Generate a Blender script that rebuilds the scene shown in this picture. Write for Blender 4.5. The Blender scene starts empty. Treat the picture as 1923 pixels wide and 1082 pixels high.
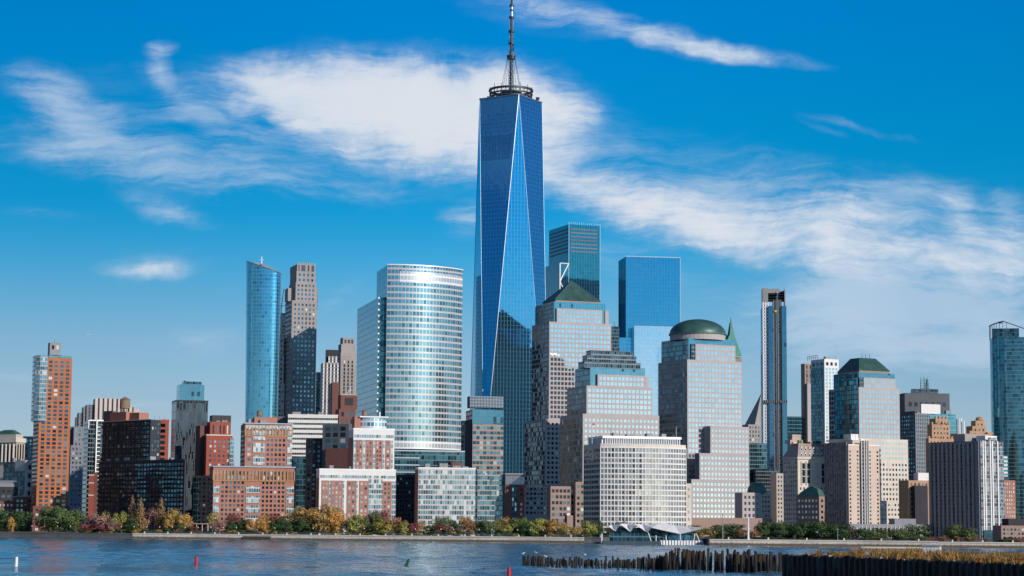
import bpy, math, random
from mathutils import Vector, Matrix
R = math.radians
C = bpy.context.scene.collection
random.seed(11)

# ------------------------------------------------------------------ camera
FOC, PW, PH, HORIZON, ROLL, CAM_H = 3900.0, 1923.0, 1082.0, 985.0, 0.0075, 10.0
PITCH = math.atan((HORIZON - PH / 2) / FOC)
CAM = Vector((0, 0, CAM_H))
_f = Vector((0, math.cos(PITCH), math.sin(PITCH)))
_r0, _u0 = Vector((1, 0, 0)), Vector((0, -math.sin(PITCH), math.cos(PITCH)))
_r = _r0 * math.cos(ROLL) + _u0 * math.sin(ROLL)
_u = _u0 * math.cos(ROLL) - _r0 * math.sin(ROLL)
cam_data = bpy.data.cameras.new('camera')
cam_data.sensor_width = 36.0
cam_data.lens = FOC / PW * 36.0
cam_data.clip_start, cam_data.clip_end = 1.0, 60000.0
camera = bpy.data.objects.new('camera', cam_data)
C.objects.link(camera)
camera.matrix_world = Matrix(((_r.x, _u.x, -_f.x, CAM.x), (_r.y, _u.y, -_f.y, CAM.y), (_r.z, _u.z, -_f.z, CAM.z), (0, 0, 0, 1)))
bpy.context.scene.camera = camera


def ray(px, py):
    d = _f + _r * ((px - PW / 2) / FOC) + _u * ((PH / 2 - py) / FOC)
    return d / d.y


def at(px, py, D):
    return CAM + ray(px, py) * D


def pixel(p):
    d = Vector(p) - CAM
    k = FOC / d.dot(_f)
    return PW / 2 + d.dot(_r) * k, PH / 2 - d.dot(_u) * k


# ------------------------------------------------------------------ node helper
class Nodes:
    def __init__(s, tree):
        s.t = tree
        s.n = tree.nodes
        s.l = tree.links

    def new(s, typ, **kw):
        n = s.n.new(typ)
        for k, v in kw.items():
            setattr(n, k, v)
        return n

    def put(s, sock, v):
        if isinstance(v, bpy.types.NodeSocket):
            s.l.new(v, sock)
        elif v is not None:
            if sock.type == 'RGBA' and hasattr(v, '__len__') and len(v) == 3:
                v = (*v, 1.0)
            sock.default_value = v

    def m(s, op, a, b=None, c=None, clamp=False):
        n = s.new('ShaderNodeMath', operation=op, use_clamp=clamp)
        s.put(n.inputs[0], a)
        if b is not None: s.put(n.inputs[1], b)
        if c is not None: s.put(n.inputs[2], c)
        return n.outputs[0]

    def vm(s, op, a, b=None, scale=None):
        n = s.new('ShaderNodeVectorMath', operation=op)
        s.put(n.inputs[0], a)
        if b is not None: s.put(n.inputs[1], b)
        if scale is not None: s.put(n.inputs['Scale'], scale)
        return n.outputs['Value' if op in ('LENGTH', 'DOT_PRODUCT') else 'Vector']

    def mix(s, fac, a, b, blend='MIX'):
        n = s.new('ShaderNodeMix', data_type='RGBA', blend_type=blend)
        s.put(n.inputs['Factor'], fac)
        s.put(n.inputs[6], a)
        s.put(n.inputs[7], b)
        return n.outputs[2]

    def sep(s, v):
        n = s.new('ShaderNodeSeparateXYZ')
        s.put(n.inputs[0], v)
        return n.outputs

    def com(s, x, y, z=0.0):
        n = s.new('ShaderNodeCombineXYZ')
        s.put(n.inputs[0], x); s.put(n.inputs[1], y); s.put(n.inputs[2], z)
        return n.outputs[0]

    def noise(s, vec, scale, detail=3.0, rough=0.5, dist=0.0, out='Fac'):
        n = s.new('ShaderNodeTexNoise')
        if vec is not None: s.put(n.inputs['Vector'], vec)
        s.put(n.inputs['Scale'], scale); s.put(n.inputs['Detail'], detail)
        s.put(n.inputs['Roughness'], rough); s.put(n.inputs['Distortion'], dist)
        return n.outputs[out]

    def white(s, vec, out='Value'):
        n = s.new('ShaderNodeTexWhiteNoise', noise_dimensions='3D')
        s.put(n.inputs['Vector'], vec)
        return n.outputs[out]

    def mapping(s, vec, loc=(0, 0, 0), rot=(0, 0, 0), scale=(1, 1, 1), typ='POINT'):
        n = s.new('ShaderNodeMapping', vector_type=typ)
        s.put(n.inputs['Vector'], vec)
        n.inputs['Location'].default_value = loc
        n.inputs['Rotation'].default_value = rot
        n.inputs['Scale'].default_value = scale
        return n.outputs[0]

    def ramp(s, fac, stops, interp='LINEAR'):
        n = s.new('ShaderNodeValToRGB')
        s.put(n.inputs[0], fac)
        cr = n.color_ramp
        cr.interpolation = interp
        while len(cr.elements) < len(stops): cr.elements.new(0.5)
        for e, (p, c) in zip(cr.elements, stops):
            e.position = p
            e.color = (*c, 1.0) if len(c) == 3 else c
        return n.outputs[0]

    def smooth(s, v, lo, hi):
        n = s.new('ShaderNodeMapRange', interpolation_type='SMOOTHSTEP')
        s.put(n.inputs['Value'], v); n.inputs['From Min'].default_value = lo; n.inputs['From Max'].default_value = hi
        return n.outputs[0]


# ------------------------------------------------------------------ sky, clouds, sun, exposure
SUN_AZ, SUN_EL = R(47), R(21)          # measured from straight behind the camera towards its right hand
to_sun = Vector((math.sin(SUN_AZ) * math.cos(SUN_EL), -math.cos(SUN_AZ) * math.cos(SUN_EL), math.sin(SUN_EL)))
world = bpy.data.worlds.new('World')
bpy.context.scene.world = world
world.use_nodes = True
world.node_tree.nodes.clear()
W = Nodes(world.node_tree)
sky = W.new('ShaderNodeTexSky', sky_type='NISHITA')
sky.sun_disc = False
sky.sun_elevation = SUN_EL
sky.sun_rotation = math.atan2(to_sun.x, to_sun.y)
sky.altitude, sky.air_density, sky.dust_density, sky.ozone_density = 50.0, 1.0, 0.35, 2.0
wdir = W.new('ShaderNodeTexCoord').outputs['Generated']
wx, wy, wz = W.sep(wdir)
ay = W.m('MAXIMUM', W.m('ABSOLUTE', wy), 0.12)
K = FOC / PW
cp = W.com(W.m('MULTIPLY', W.m('DIVIDE', wx, ay), K), W.m('MULTIPLY', W.m('DIVIDE', wz, ay), K))   # one unit is one photo width of sky
warp = W.noise(cp, 4.0, 5.0, 0.6, out='Color')
cpw = W.vm('ADD', cp, W.vm('SCALE', W.vm('SUBTRACT', warp, (0.5, 0.5, 0.5)), scale=0.075))


def cell(px, py, rx, ry, deg, wgt):
    """one soft bank of cloud: its middle and half axes in photo widths of sky, its tilt, how dense it is"""
    d = ray(px, py)
    mp = W.mapping(cpw, (d.x * K, d.z * K, 0), (0, 0, R(deg)), (rx / PW, ry / PW, 1), 'TEXTURE')
    g = W.new('ShaderNodeTexGradient', gradient_type='SPHERICAL')
    W.put(g.inputs[0], W.vm('MULTIPLY', mp, (1, 1, 0)))
    return W.m('MULTIPLY', g.outputs['Fac'], wgt)


def total(cells):
    t = None
    for q in cells:
        c = cell(*q)
        t = c if t is None else W.m('ADD', t, c)
    return t


bodies = [(510, 165, 190, 85, -8, 0.85), (640, 165, 260, 105, -3, 1.1), (800, 172, 270, 115, 0, 1.2), (900, 235, 260, 135, -4, 1.2), (760, 270, 280, 100, -12, 0.85), (560, 235, 170, 80, -25, 0.5), (980, 190, 150, 110, 0, 0.8), (1075, 215, 90, 100, -50, 0.55),
          (1060, 330, 200, 90, -15, 0.75), (1190, 380, 230, 85, -22, 0.85), (1340, 425, 250, 95, -14, 0.95), (1540, 455, 290, 95, -6, 1.0), (1760, 490, 270, 85, 0, 1.0), (1590, 385, 190, 60, -4, 0.6), (1890, 470, 160, 110, 0, 0.8),
          (1800, 385, 50, 90, 12, 0.5), (1040, 22, 220, 46, -13, 0.75), (1230, 66, 220, 36, -13, 0.85), (1410, 102, 180, 24, -8, 0.75), (285, 502, 130, 30, -2, 0.75)]
wisps = [(430, 200, 160, 90, -30, 0.5), (120, 195, 150, 70, -35, 0.85), (300, 92, 48, 26, 10, 0.9), (296, 135, 32, 70, 14, 0.8), (335, 200, 130, 40, -45, 0.6), (190, 270, 280, 90, -30, 0.5), (200, 310, 400, 60, -12, 0.7), (520, 340, 420, 50, -10, 0.6),
         (1000, 270, 300, 170, -10, 0.5), (1600, 400, 460, 130, -4, 0.65), (1350, 350, 380, 130, -18, 0.5), (1700, 520, 420, 100, 0, 0.6), (680, 290, 420, 90, -10, 0.45), (330, 250, 330, 130, -30, 0.4), (1730, 370, 170, 60, 6, 0.5), (1890, 390, 60, 70, -45, 0.7), (950, 15, 260, 60, -14, 0.45),
         (1600, 240, 190, 14, -10, 0.42), (1540, 252, 110, 12, -18, 0.32), (1780, 595, 480, 105, 6, 1.25), (1640, 560, 380, 60, 4, 0.7), (1860, 660, 240, 60, 6, 0.6), (870, 430, 80, 50, 20, 0.8), (1560, 640, 340, 60, 0, 0.45), (1850, 640, 260, 60, 4, 0.5),
         (360, 635, 190, 40, 0, 0.5), (310, 408, 150, 30, -18, 0.6), (1190, 500, 220, 90, -16, 0.55), (60, 402, 150, 18, -4, 0.42), (290, 495, 160, 50, 4, 0.45),
         (40, 715, 280, 20, -3, 0.45), (240, 757, 320, 18, -3, 0.5), (1450, 700, 420, 50, 0, 0.4), (1750, 700, 300, 50, 2, 0.45), (640, 570, 120, 30, 40, 0.4)]
body, wisp = total(bodies), total(wisps)
st = W.mapping(cpw, (0, 0, 0), (0, 0, R(13)), (2.4, 12.0, 1))
fib = W.noise(st, 2.6, 9.0, 0.66, 0.5)
hair = W.noise(W.mapping(cpw, (3, 1, 0), (0, 0, R(-62)), (5, 30, 1)), 2.4, 8.0, 0.66, 0.3)
puff = W.noise(cpw, 7.0, 9.0, 0.66, 0.4)
tex = W.m('ADD', W.m('MULTIPLY', fib, 0.36), W.m('ADD', W.m('MULTIPLY', hair, 0.38), W.m('MULTIPLY', puff, 0.26)))
dev = W.m('SUBTRACT', tex, 0.5)
amt_w = W.m('ADD', wisp, W.m('MULTIPLY', dev, W.m('MULTIPLY', W.m('MINIMUM', wisp, 0.6), 8.0)))
edge = W.m('MULTIPLY', W.m('MINIMUM', body, 0.5), 3.2)
rough_ = W.m('ADD', W.m('MULTIPLY', W.m('SUBTRACT', puff, 0.5), 1.5), W.m('MULTIPLY', W.m('SUBTRACT', hair, 0.5), 1.0))
amt_b = W.m('ADD', body, W.m('MULTIPLY', rough_, edge))
cov_w = W.m('MULTIPLY', W.smooth(amt_w, 0.06, 1.5), 0.74)
cov_b = W.m('MULTIPLY', W.smooth(amt_b, 0.04, 1.45), 0.95)
cover = W.m('SUBTRACT', W.m('ADD', cov_w, cov_b), W.m('MULTIPLY', cov_w, cov_b))
thick = W.m('ADD', W.m('MULTIPLY', W.smooth(amt_b, 0.3, 1.9), 0.75), W.m('MULTIPLY', W.m('SUBTRACT', W.noise(cpw, 3.5, 3.0, 0.5), 0.40), 1.0), clamp=True)
# the rest of the sky, outside what the picture takes in, has its own broken cloud: the glass reflects it
infront = W.m('MULTIPLY', W.m('GREATER_THAN', wy, 0.0), W.smooth(W.m('ABSOLUTE', W.m('DIVIDE', W.m('MULTIPLY', wx, K), ay)), 1.25, 0.75))
around = W.noise(W.mapping(wdir, (5, 2, 1), (0, 0, 0), (2.2, 2.2, 6.5)), 1.0, 5.0, 0.58, 0.5)
cov_a = W.m('MULTIPLY', W.smooth(around, 0.50, 0.68), 0.75)
cover = W.m('ADD', W.m('MULTIPLY', cover, infront), W.m('MULTIPLY', cov_a, W.m('SUBTRACT', 1.0, infront)))
lowc = W.smooth(wz, -0.02, 0.02)
cover = W.m('MULTIPLY', cover, lowc)
tint = W.ramp(W.m('MULTIPLY', wz, 2.5), [(0.0, (0.746, 1.033, 1.747)), (0.067, (0.668, 0.859, 1.359)), (0.127, (0.663, 0.802, 1.144)), (0.216, (0.510, 0.778, 1.084)), (0.267, (0.320, 0.756, 1.091)), (0.303, (0.184, 0.740, 1.101)), (0.344, (0.072, 0.705, 1.106)), (0.372, (0.027, 0.681, 1.103)), (0.439, (0.003, 0.679, 1.103)), (0.615, (0.000, 0.681, 1.245)), (0.78, (0.012, 0.42, 0.90)), (1.0, (0.05, 0.30, 0.62))])
side = W.m('ADD', 0.80, W.m('MULTIPLY', W.smooth(W.m('DIVIDE', W.m('MULTIPLY', wx, K), ay), -0.55, 0.10), 0.20))
tint = W.mix(1.0, tint, W.com(side, side, side), 'MULTIPLY')
bg = W.new('ShaderNodeBackground')
W.put(bg.inputs['Color'], W.mix(1.0, sky.outputs[0], tint, 'MULTIPLY'))
bg.inputs['Strength'].default_value = 0.10
cl = W.new('ShaderNodeBackground')
W.put(cl.inputs['Color'], W.mix(thick, (0.50, 0.64, 0.82), (0.83, 0.85, 0.89)))
cl.inputs['Strength'].default_value = 0.95
ms = W.new('ShaderNodeMixShader')
W.put(ms.inputs[0], cover)
W.l.new(bg.outputs[0], ms.inputs[1]); W.l.new(cl.outputs[0], ms.inputs[2])
wo = W.new('ShaderNodeOutputWorld')
W.l.new(ms.outputs[0], wo.inputs[0])

sun_data = bpy.data.lights.new('sun', 'SUN')
sun_data.energy, sun_data.angle, sun_data.color = 3.8, R(0.5), (1.0, 0.90, 0.80)
sun = bpy.data.objects.new('sun', sun_data)
C.objects.link(sun)
sun.rotation_euler = to_sun.to_track_quat('Z', 'Y').to_euler()
vs = bpy.context.scene.view_settings
vs.view_transform, vs.look, vs.exposure, vs.gamma = 'Standard', 'None', 0.0, 1.0

# ------------------------------------------------------------------ materials
MATS = {}


def material(name):
    m = bpy.data.materials.new(name)
    m.use_nodes = True
    N = Nodes(m.node_tree)
    b = m.node_tree.nodes['Principled BSDF']
    MATS[name] = m
    return m, N, b


def plain(name, col, rough=0.6, metal=0.0, var=0.15, scale=0.3):
    m, N, b = material(name)
    o = N.new('ShaderNodeTexCoord').outputs['Object']
    n = N.noise(o, scale, 4.0, 0.6)
    dark = tuple(c * (1 - var) for c in col)
    light = tuple(min(1, c * (1 + var)) for c in col)
    N.put(b.inputs['Base Color'], N.mix(N.smooth(n, 0.3, 0.7), dark, light))
    b.inputs['Roughness'].default_value = rough
    b.inputs['Metallic'].default_value = metal
    return m


def masonry(name, col, floor=3.2, var=0.13, course=0.10, rough=0.85, tide=None, tone=None):
    """stone, brick or concrete: weathering in two sizes, vertical run-off stains and a thin darker joint at each floor"""
    m, N, b = material(name)
    o = N.new('ShaderNodeTexCoord').outputs['Object']
    big = N.noise(o, 0.045, 3.0, 0.55)
    small = N.noise(o, 0.9, 3.0, 0.6)
    run = N.noise(N.mapping(o, scale=(0.55, 0.55, 0.03)), 1.0, 3.0, 0.6)
    k = N.m('ADD', N.m('MULTIPLY', big, 0.5), N.m('ADD', N.m('MULTIPLY', small, 0.25), N.m('MULTIPLY', run, 0.35)))
    c = N.mix(N.smooth(k, 0.35, 0.75), tuple(x * (1 - var) for x in col), tuple(min(1, x * (1 + var)) for x in (tone or col)))
    x, y, z = N.sep(o)
    j = N.m('LESS_THAN', N.m('FRACT', N.m('DIVIDE', z, floor)), 0.10)
    c = N.mix(N.m('MULTIPLY', j, course), c, tuple(x * 0.35 for x in col))
    if tide:
        wet = N.smooth(N.m('ADD', z, N.m('MULTIPLY', small, 0.9)), tide + 0.75, tide + 0.25)
        c = N.mix(wet, c, tuple(x * k_ for x, k_ in zip(col, (0.26, 0.22, 0.18))))
    N.put(b.inputs['Base Color'], c)
    b.inputs['Roughness'].default_value = rough
    b.inputs['Specular IOR Level'].default_value = 0.25
    return m


def rnd_island(N, seed=0.0):
    g = N.new('ShaderNodeNewGeometry').outputs['Random Per Island']
    o = N.new('ShaderNodeObjectInfo').outputs['Random']
    return N.white(N.com(N.m('ADD', g, seed), N.m('MULTIPLY', o, 7.13), seed), 'Color')


def panes(name, mirror, dark, p_dark=0.4, p_blind=0.15, blind=(0.55, 0.55, 0.52), rough=0.04, tilt=0.02, metal=0.9, vary=0.28):
    """window panes: some mirror the sky, some show the room behind them, some have a blind drawn"""
    m, N, b = material(name)
    r, g, bl = N.sep(rnd_island(N))
    glass = N.mix(r, tuple(c * (1 - vary) for c in mirror), mirror)
    glass = N.mix(N.m('LESS_THAN', g, p_dark), glass, dark)
    isb = N.m('GREATER_THAN', g, 1 - p_blind)
    N.put(b.inputs['Base Color'], N.mix(isb, glass, blind))
    N.put(b.inputs['Metallic'], N.m('MULTIPLY', N.m('SUBTRACT', 1.0, N.m('MULTIPLY', isb, 0.75)), metal))
    N.put(b.inputs['Roughness'], N.m('ADD', rough, N.m('MULTIPLY', isb, 0.3)))
    nrm = N.new('ShaderNodeNewGeometry').outputs['Normal']
    rv = rnd_island(N, 3.7)
    N.put(b.inputs['Normal'], N.vm('NORMALIZE', N.vm('ADD', nrm, N.vm('SCALE', N.vm('SUBTRACT', rv, (0.5, 0.5, 0.5)), scale=tilt))))
    return m


def curtain(name, glass, band=None, mull=(0.3, 0.32, 0.34), floor=4.0, bay=1.5, bf=0.2, mw=0.12, metal=0.9, rough=0.05, tilt=0.01,
            var=0.3, dark=0.12, darkcol=None, band_metal=0.2, band_rough=0.45, wob=0.004, litfrac=0.0, lit=(0.5, 0.5, 0.48), vary_band=0.1):
    """curtain wall laid out in metres along the wall and up it: panes, spandrel bands, mullions, each pane a little out of true"""
    m, N, b = material(name)
    uv = N.new('ShaderNodeUVMap').outputs[0]
    u, v, _ = N.sep(uv)
    ub, vb = N.m('DIVIDE', u, bay), N.m('DIVIDE', v, floor)
    fu, fv, iu, iv = N.m('FRACT', ub), N.m('FRACT', vb), N.m('FLOOR', ub), N.m('FLOOR', vb)
    rc = N.white(N.com(iu, iv, 0.5), 'Color')
    r, g, bl = N.sep(rc)
    low = N.noise(N.mapping(uv, scale=(1 / 40, 1 / 25, 1)), 1.0, 2.0, 0.5)
    t = N.m('ADD', N.m('MULTIPLY', r, 0.7), N.m('MULTIPLY', low, 0.6), clamp=True)
    col = N.mix(t, tuple(c * (1 - var) for c in glass), tuple(min(1, c * (1 + var * 0.6)) for c in glass))
    dk = N.m('LESS_THAN', g, dark)
    col = N.mix(dk, col, darkcol or tuple(c * 0.35 for c in glass))
    met = metal
    rou = rough
    if litfrac:
        lt = N.m('GREATER_THAN', g, 1 - litfrac)
        col = N.mix(lt, col, lit)
        met = N.m('MULTIPLY', N.m('SUBTRACT', 1.0, N.m('MULTIPLY', lt, 0.7)), metal)
    ism = N.m('LESS_THAN', fu, mw / bay)
    col = N.mix(ism, col, mull)
    met = N.m('MULTIPLY', met, N.m('SUBTRACT', 1.0, N.m('MULTIPLY', ism, 0.6)))
    rou = N.m('ADD', rough, N.m('MULTIPLY', ism, 0.3))
    if band:
        isb = N.m('LESS_THAN', fv, bf)
        bc = N.mix(N.m('MULTIPLY', bl, vary_band), band, tuple(c * 0.4 for c in band))
        col = N.mix(isb, col, bc)
        inv = N.m('SUBTRACT', 1.0, isb)
        met = N.m('ADD', N.m('MULTIPLY', met, inv), N.m('MULTIPLY', isb, band_metal))
        rou = N.m('ADD', N.m('MULTIPLY', rou, inv), N.m('MULTIPLY', isb, band_rough))
    N.put(b.inputs['Base Color'], col); N.put(b.inputs['Metallic'], met); N.put(b.inputs['Roughness'], rou)
    nrm = N.new('ShaderNodeNewGeometry').outputs['Normal']
    rv = N.vm('SCALE', N.vm('SUBTRACT', N.white(N.com(iu, iv, 9.5), 'Color'), (0.5, 0.5, 0.5)), scale=tilt)
    wv = N.vm('SCALE', N.vm('SUBTRACT', N.noise(N.mapping(uv, scale=(0.22, 0.12, 1)), 1.0, 2.0, 0.5, out='Color'), (0.5, 0.5, 0.5)), scale=wob)
    N.put(b.inputs['Normal'], N.vm('NORMALIZE', N.vm('ADD', N.vm('ADD', nrm, rv), wv)))
    return m


def foliage(name, c1, c2, c3):
    m, N, b = material(name)
    r, g, bl = N.sep(rnd_island(N, 1.3))
    o = N.new('ShaderNodeTexCoord').outputs['Object']
    n = N.noise(o, 0.35, 2.0, 0.5)
    col = N.mix(N.smooth(N.m('ADD', N.m('MULTIPLY', r, 0.5), N.m('MULTIPLY', n, 0.6)), 0.25, 0.85), c1, c2)
    col = N.mix(N.m('LESS_THAN', g, 0.16), col, c3)
    N.put(b.inputs['Base Color'], col)
    b.inputs['Roughness'].default_value = 0.75
    b.inputs['Specular IOR Level'].default_value = 0.2
    return m


# ------------------------------------------------------------------ mesh building
class MB:
    def __init__(s):
        s.v, s.f, s.uv = [], [], []

    def face(s, pts, uv=None):
        i = len(s.v)
        s.v.extend(tuple(p) for p in pts)
        s.f.append(tuple(range(i, i + len(pts))))
        s.uv.extend(uv if uv else [(p[0] + p[1], p[2]) for p in pts])

    def wall(s, p, q, z0, z1, u0=0.0):
        """upright quad from p to q (the outside lies to the right of the way from p to q)"""
        L = math.hypot(q[0] - p[0], q[1] - p[1])
        s.face([(p[0], p[1], z0), (q[0], q[1], z0), (q[0], q[1], z1), (p[0], p[1], z1)], [(u0, z0), (u0 + L, z0), (u0 + L, z1), (u0, z1)])
        return u0 + L

    def prism(s, pts, z0, z1, cap=True, floor=False):
        """pts run counter-clockwise seen from above"""
        u = 0.0
        n = len(pts)
        for i in range(n):
            u = s.wall(pts[i], pts[(i + 1) % n], z0, z1, u)
        if cap: s.face([(p[0], p[1], z1) for p in pts])
        if floor: s.face([(p[0], p[1], z0) for p in reversed(pts)])

    def box(s, x0, x1, y0, y1, z0, z1, floor=True):
        s.wall((x0, y0), (x1, y0), z0, z1)
        s.wall((x1, y0), (x1, y1), z0, z1)
        s.wall((x1, y1), (x0, y1), z0, z1)
        s.wall((x0, y1), (x0, y0), z0, z1)
        s.face([(x0, y0, z1), (x1, y0, z1), (x1, y1, z1), (x0, y1, z1)])
        if floor: s.face([(x0, y1, z0), (x1, y1, z0), (x1, y0, z0), (x0, y0, z0)])

    def frustum(s, r0, r1, z0, z1):
        """r = (x0, x1, y0, y1) below and above"""
        a = [(r0[0], r0[2], z0), (r0[1], r0[2], z0), (r0[1], r0[3], z0), (r0[0], r0[3], z0)]
        b = [(r1[0], r1[2], z1), (r1[1], r1[2], z1), (r1[1], r1[3], z1), (r1[0], r1[3], z1)]
        for i in range(4):
            j = (i + 1) % 4
            w = math.dist(a[i], a[j])
            s.face([a[i], a[j], b[j], b[i]], [(0, 0), (w, 0), (w, math.dist(a[i], b[i])), (0, math.dist(a[i], b[i]))])
        s.face(b)

    def tube(s, p, q, r0, r1=None, n=8, cap=True):
        p, q = Vector(p), Vector(q)
        r1 = r0 if r1 is None else r1
        d = (q - p).normalized()
        a = d.orthogonal().normalized()
        b = d.cross(a)
        A = [p + (a * math.cos(t) + b * math.sin(t)) * r0 for t in [i * 2 * math.pi / n for i in range(n)]]
        B = [q + (a * math.cos(t) + b * math.sin(t)) * r1 for t in [i * 2 * math.pi / n for i in range(n)]]
        for i in range(n):
            j = (i + 1) % n
            s.face([A[i], A[j], B[j], B[i]])
        if cap:
            s.face(B)
            s.face(list(reversed(A)))

    def lathe(s, cx, cy, prof, n=24, a0=0.0, a1=2 * math.pi):
        """prof = [(radius, z)] from the bottom up"""
        full = abs(a1 - a0 - 2 * math.pi) < 1e-6
        for (ra, za), (rb, zb) in zip(prof, prof[1:]):
            for i in range(n):
                t, u = a0 + (a1 - a0) * i / n, a0 + (a1 - a0) * (i + 1) / n
                P = [(cx + ra * math.cos(t), cy + ra * math.sin(t), za), (cx + ra * math.cos(u), cy + ra * math.sin(u), za),
                     (cx + rb * math.cos(u), cy + rb * math.sin(u), zb), (cx + rb * math.cos(t), cy + rb * math.sin(t), zb)]
                if rb < 1e-6: P = P[:3]
                elif ra < 1e-6: P = [P[0], P[2], P[3]]
                s.face(P, [(ra * t, za), (ra * u, za), (rb * u, zb), (rb * t, zb)][:len(P)])

    def mesh(s, name, mat, smooth=False):
        me = bpy.data.meshes.new(name)
        me.from_pydata(s.v, [], s.f)
        lay = me.uv_layers.new(name='UVMap')
        lay.data.foreach_set('uv', [c for t in s.uv for c in t])
        if mat is not None: me.materials.append(MATS[mat] if isinstance(mat, str) else mat)
        if smooth:
            import bmesh
            bm = bmesh.new()
            bm.from_mesh(me)
            bmesh.ops.remove_doubles(bm, verts=bm.verts, dist=0.001)
            bm.to_mesh(me)
            bm.free()
            me.polygons.foreach_set('use_smooth', [True] * len(me.polygons))
            me.set_sharp_from_angle(angle=R(40))
        return me

    def build(s, name, mat, parent=None, smooth=False, loc=None):
        o = bpy.data.objects.new(name, s.mesh(name, mat, smooth))
        C.objects.link(o)
        if parent is not None: o.parent = parent
        if loc is not None: o.location = loc
        return o


def tag(o, label=None, cat=None, group=None, kind=None):
    if label: o['label'] = label
    if cat: o['category'] = cat
    if group: o['group'] = group
    if kind: o['kind'] = kind
    return o


def empty(name, loc, label, cat, rz=0.0, group=None):
    o = bpy.data.objects.new(name, None)
    C.objects.link(o)
    o.location = loc
    o.rotation_euler = (0, 0, rz)
    return tag(o, label, cat, group)


UNIT = {}


def unit_box(mat, name='window'):
    if (mat, name) not in UNIT:
        mb = MB()
        mb.box(-.5, .5, -.5, .5, -.5, .5)
        UNIT[mat, name] = mb.mesh(name, mat)
    return UNIT[mat, name]


class Tier:
    def __init__(s, x0, x1, y0, y1, z0, z1):
        s.x0, s.x1, s.y0, s.y1, s.z0, s.z1 = x0, x1, y0, y1, z0, z1


GROUND = 2.6


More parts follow.
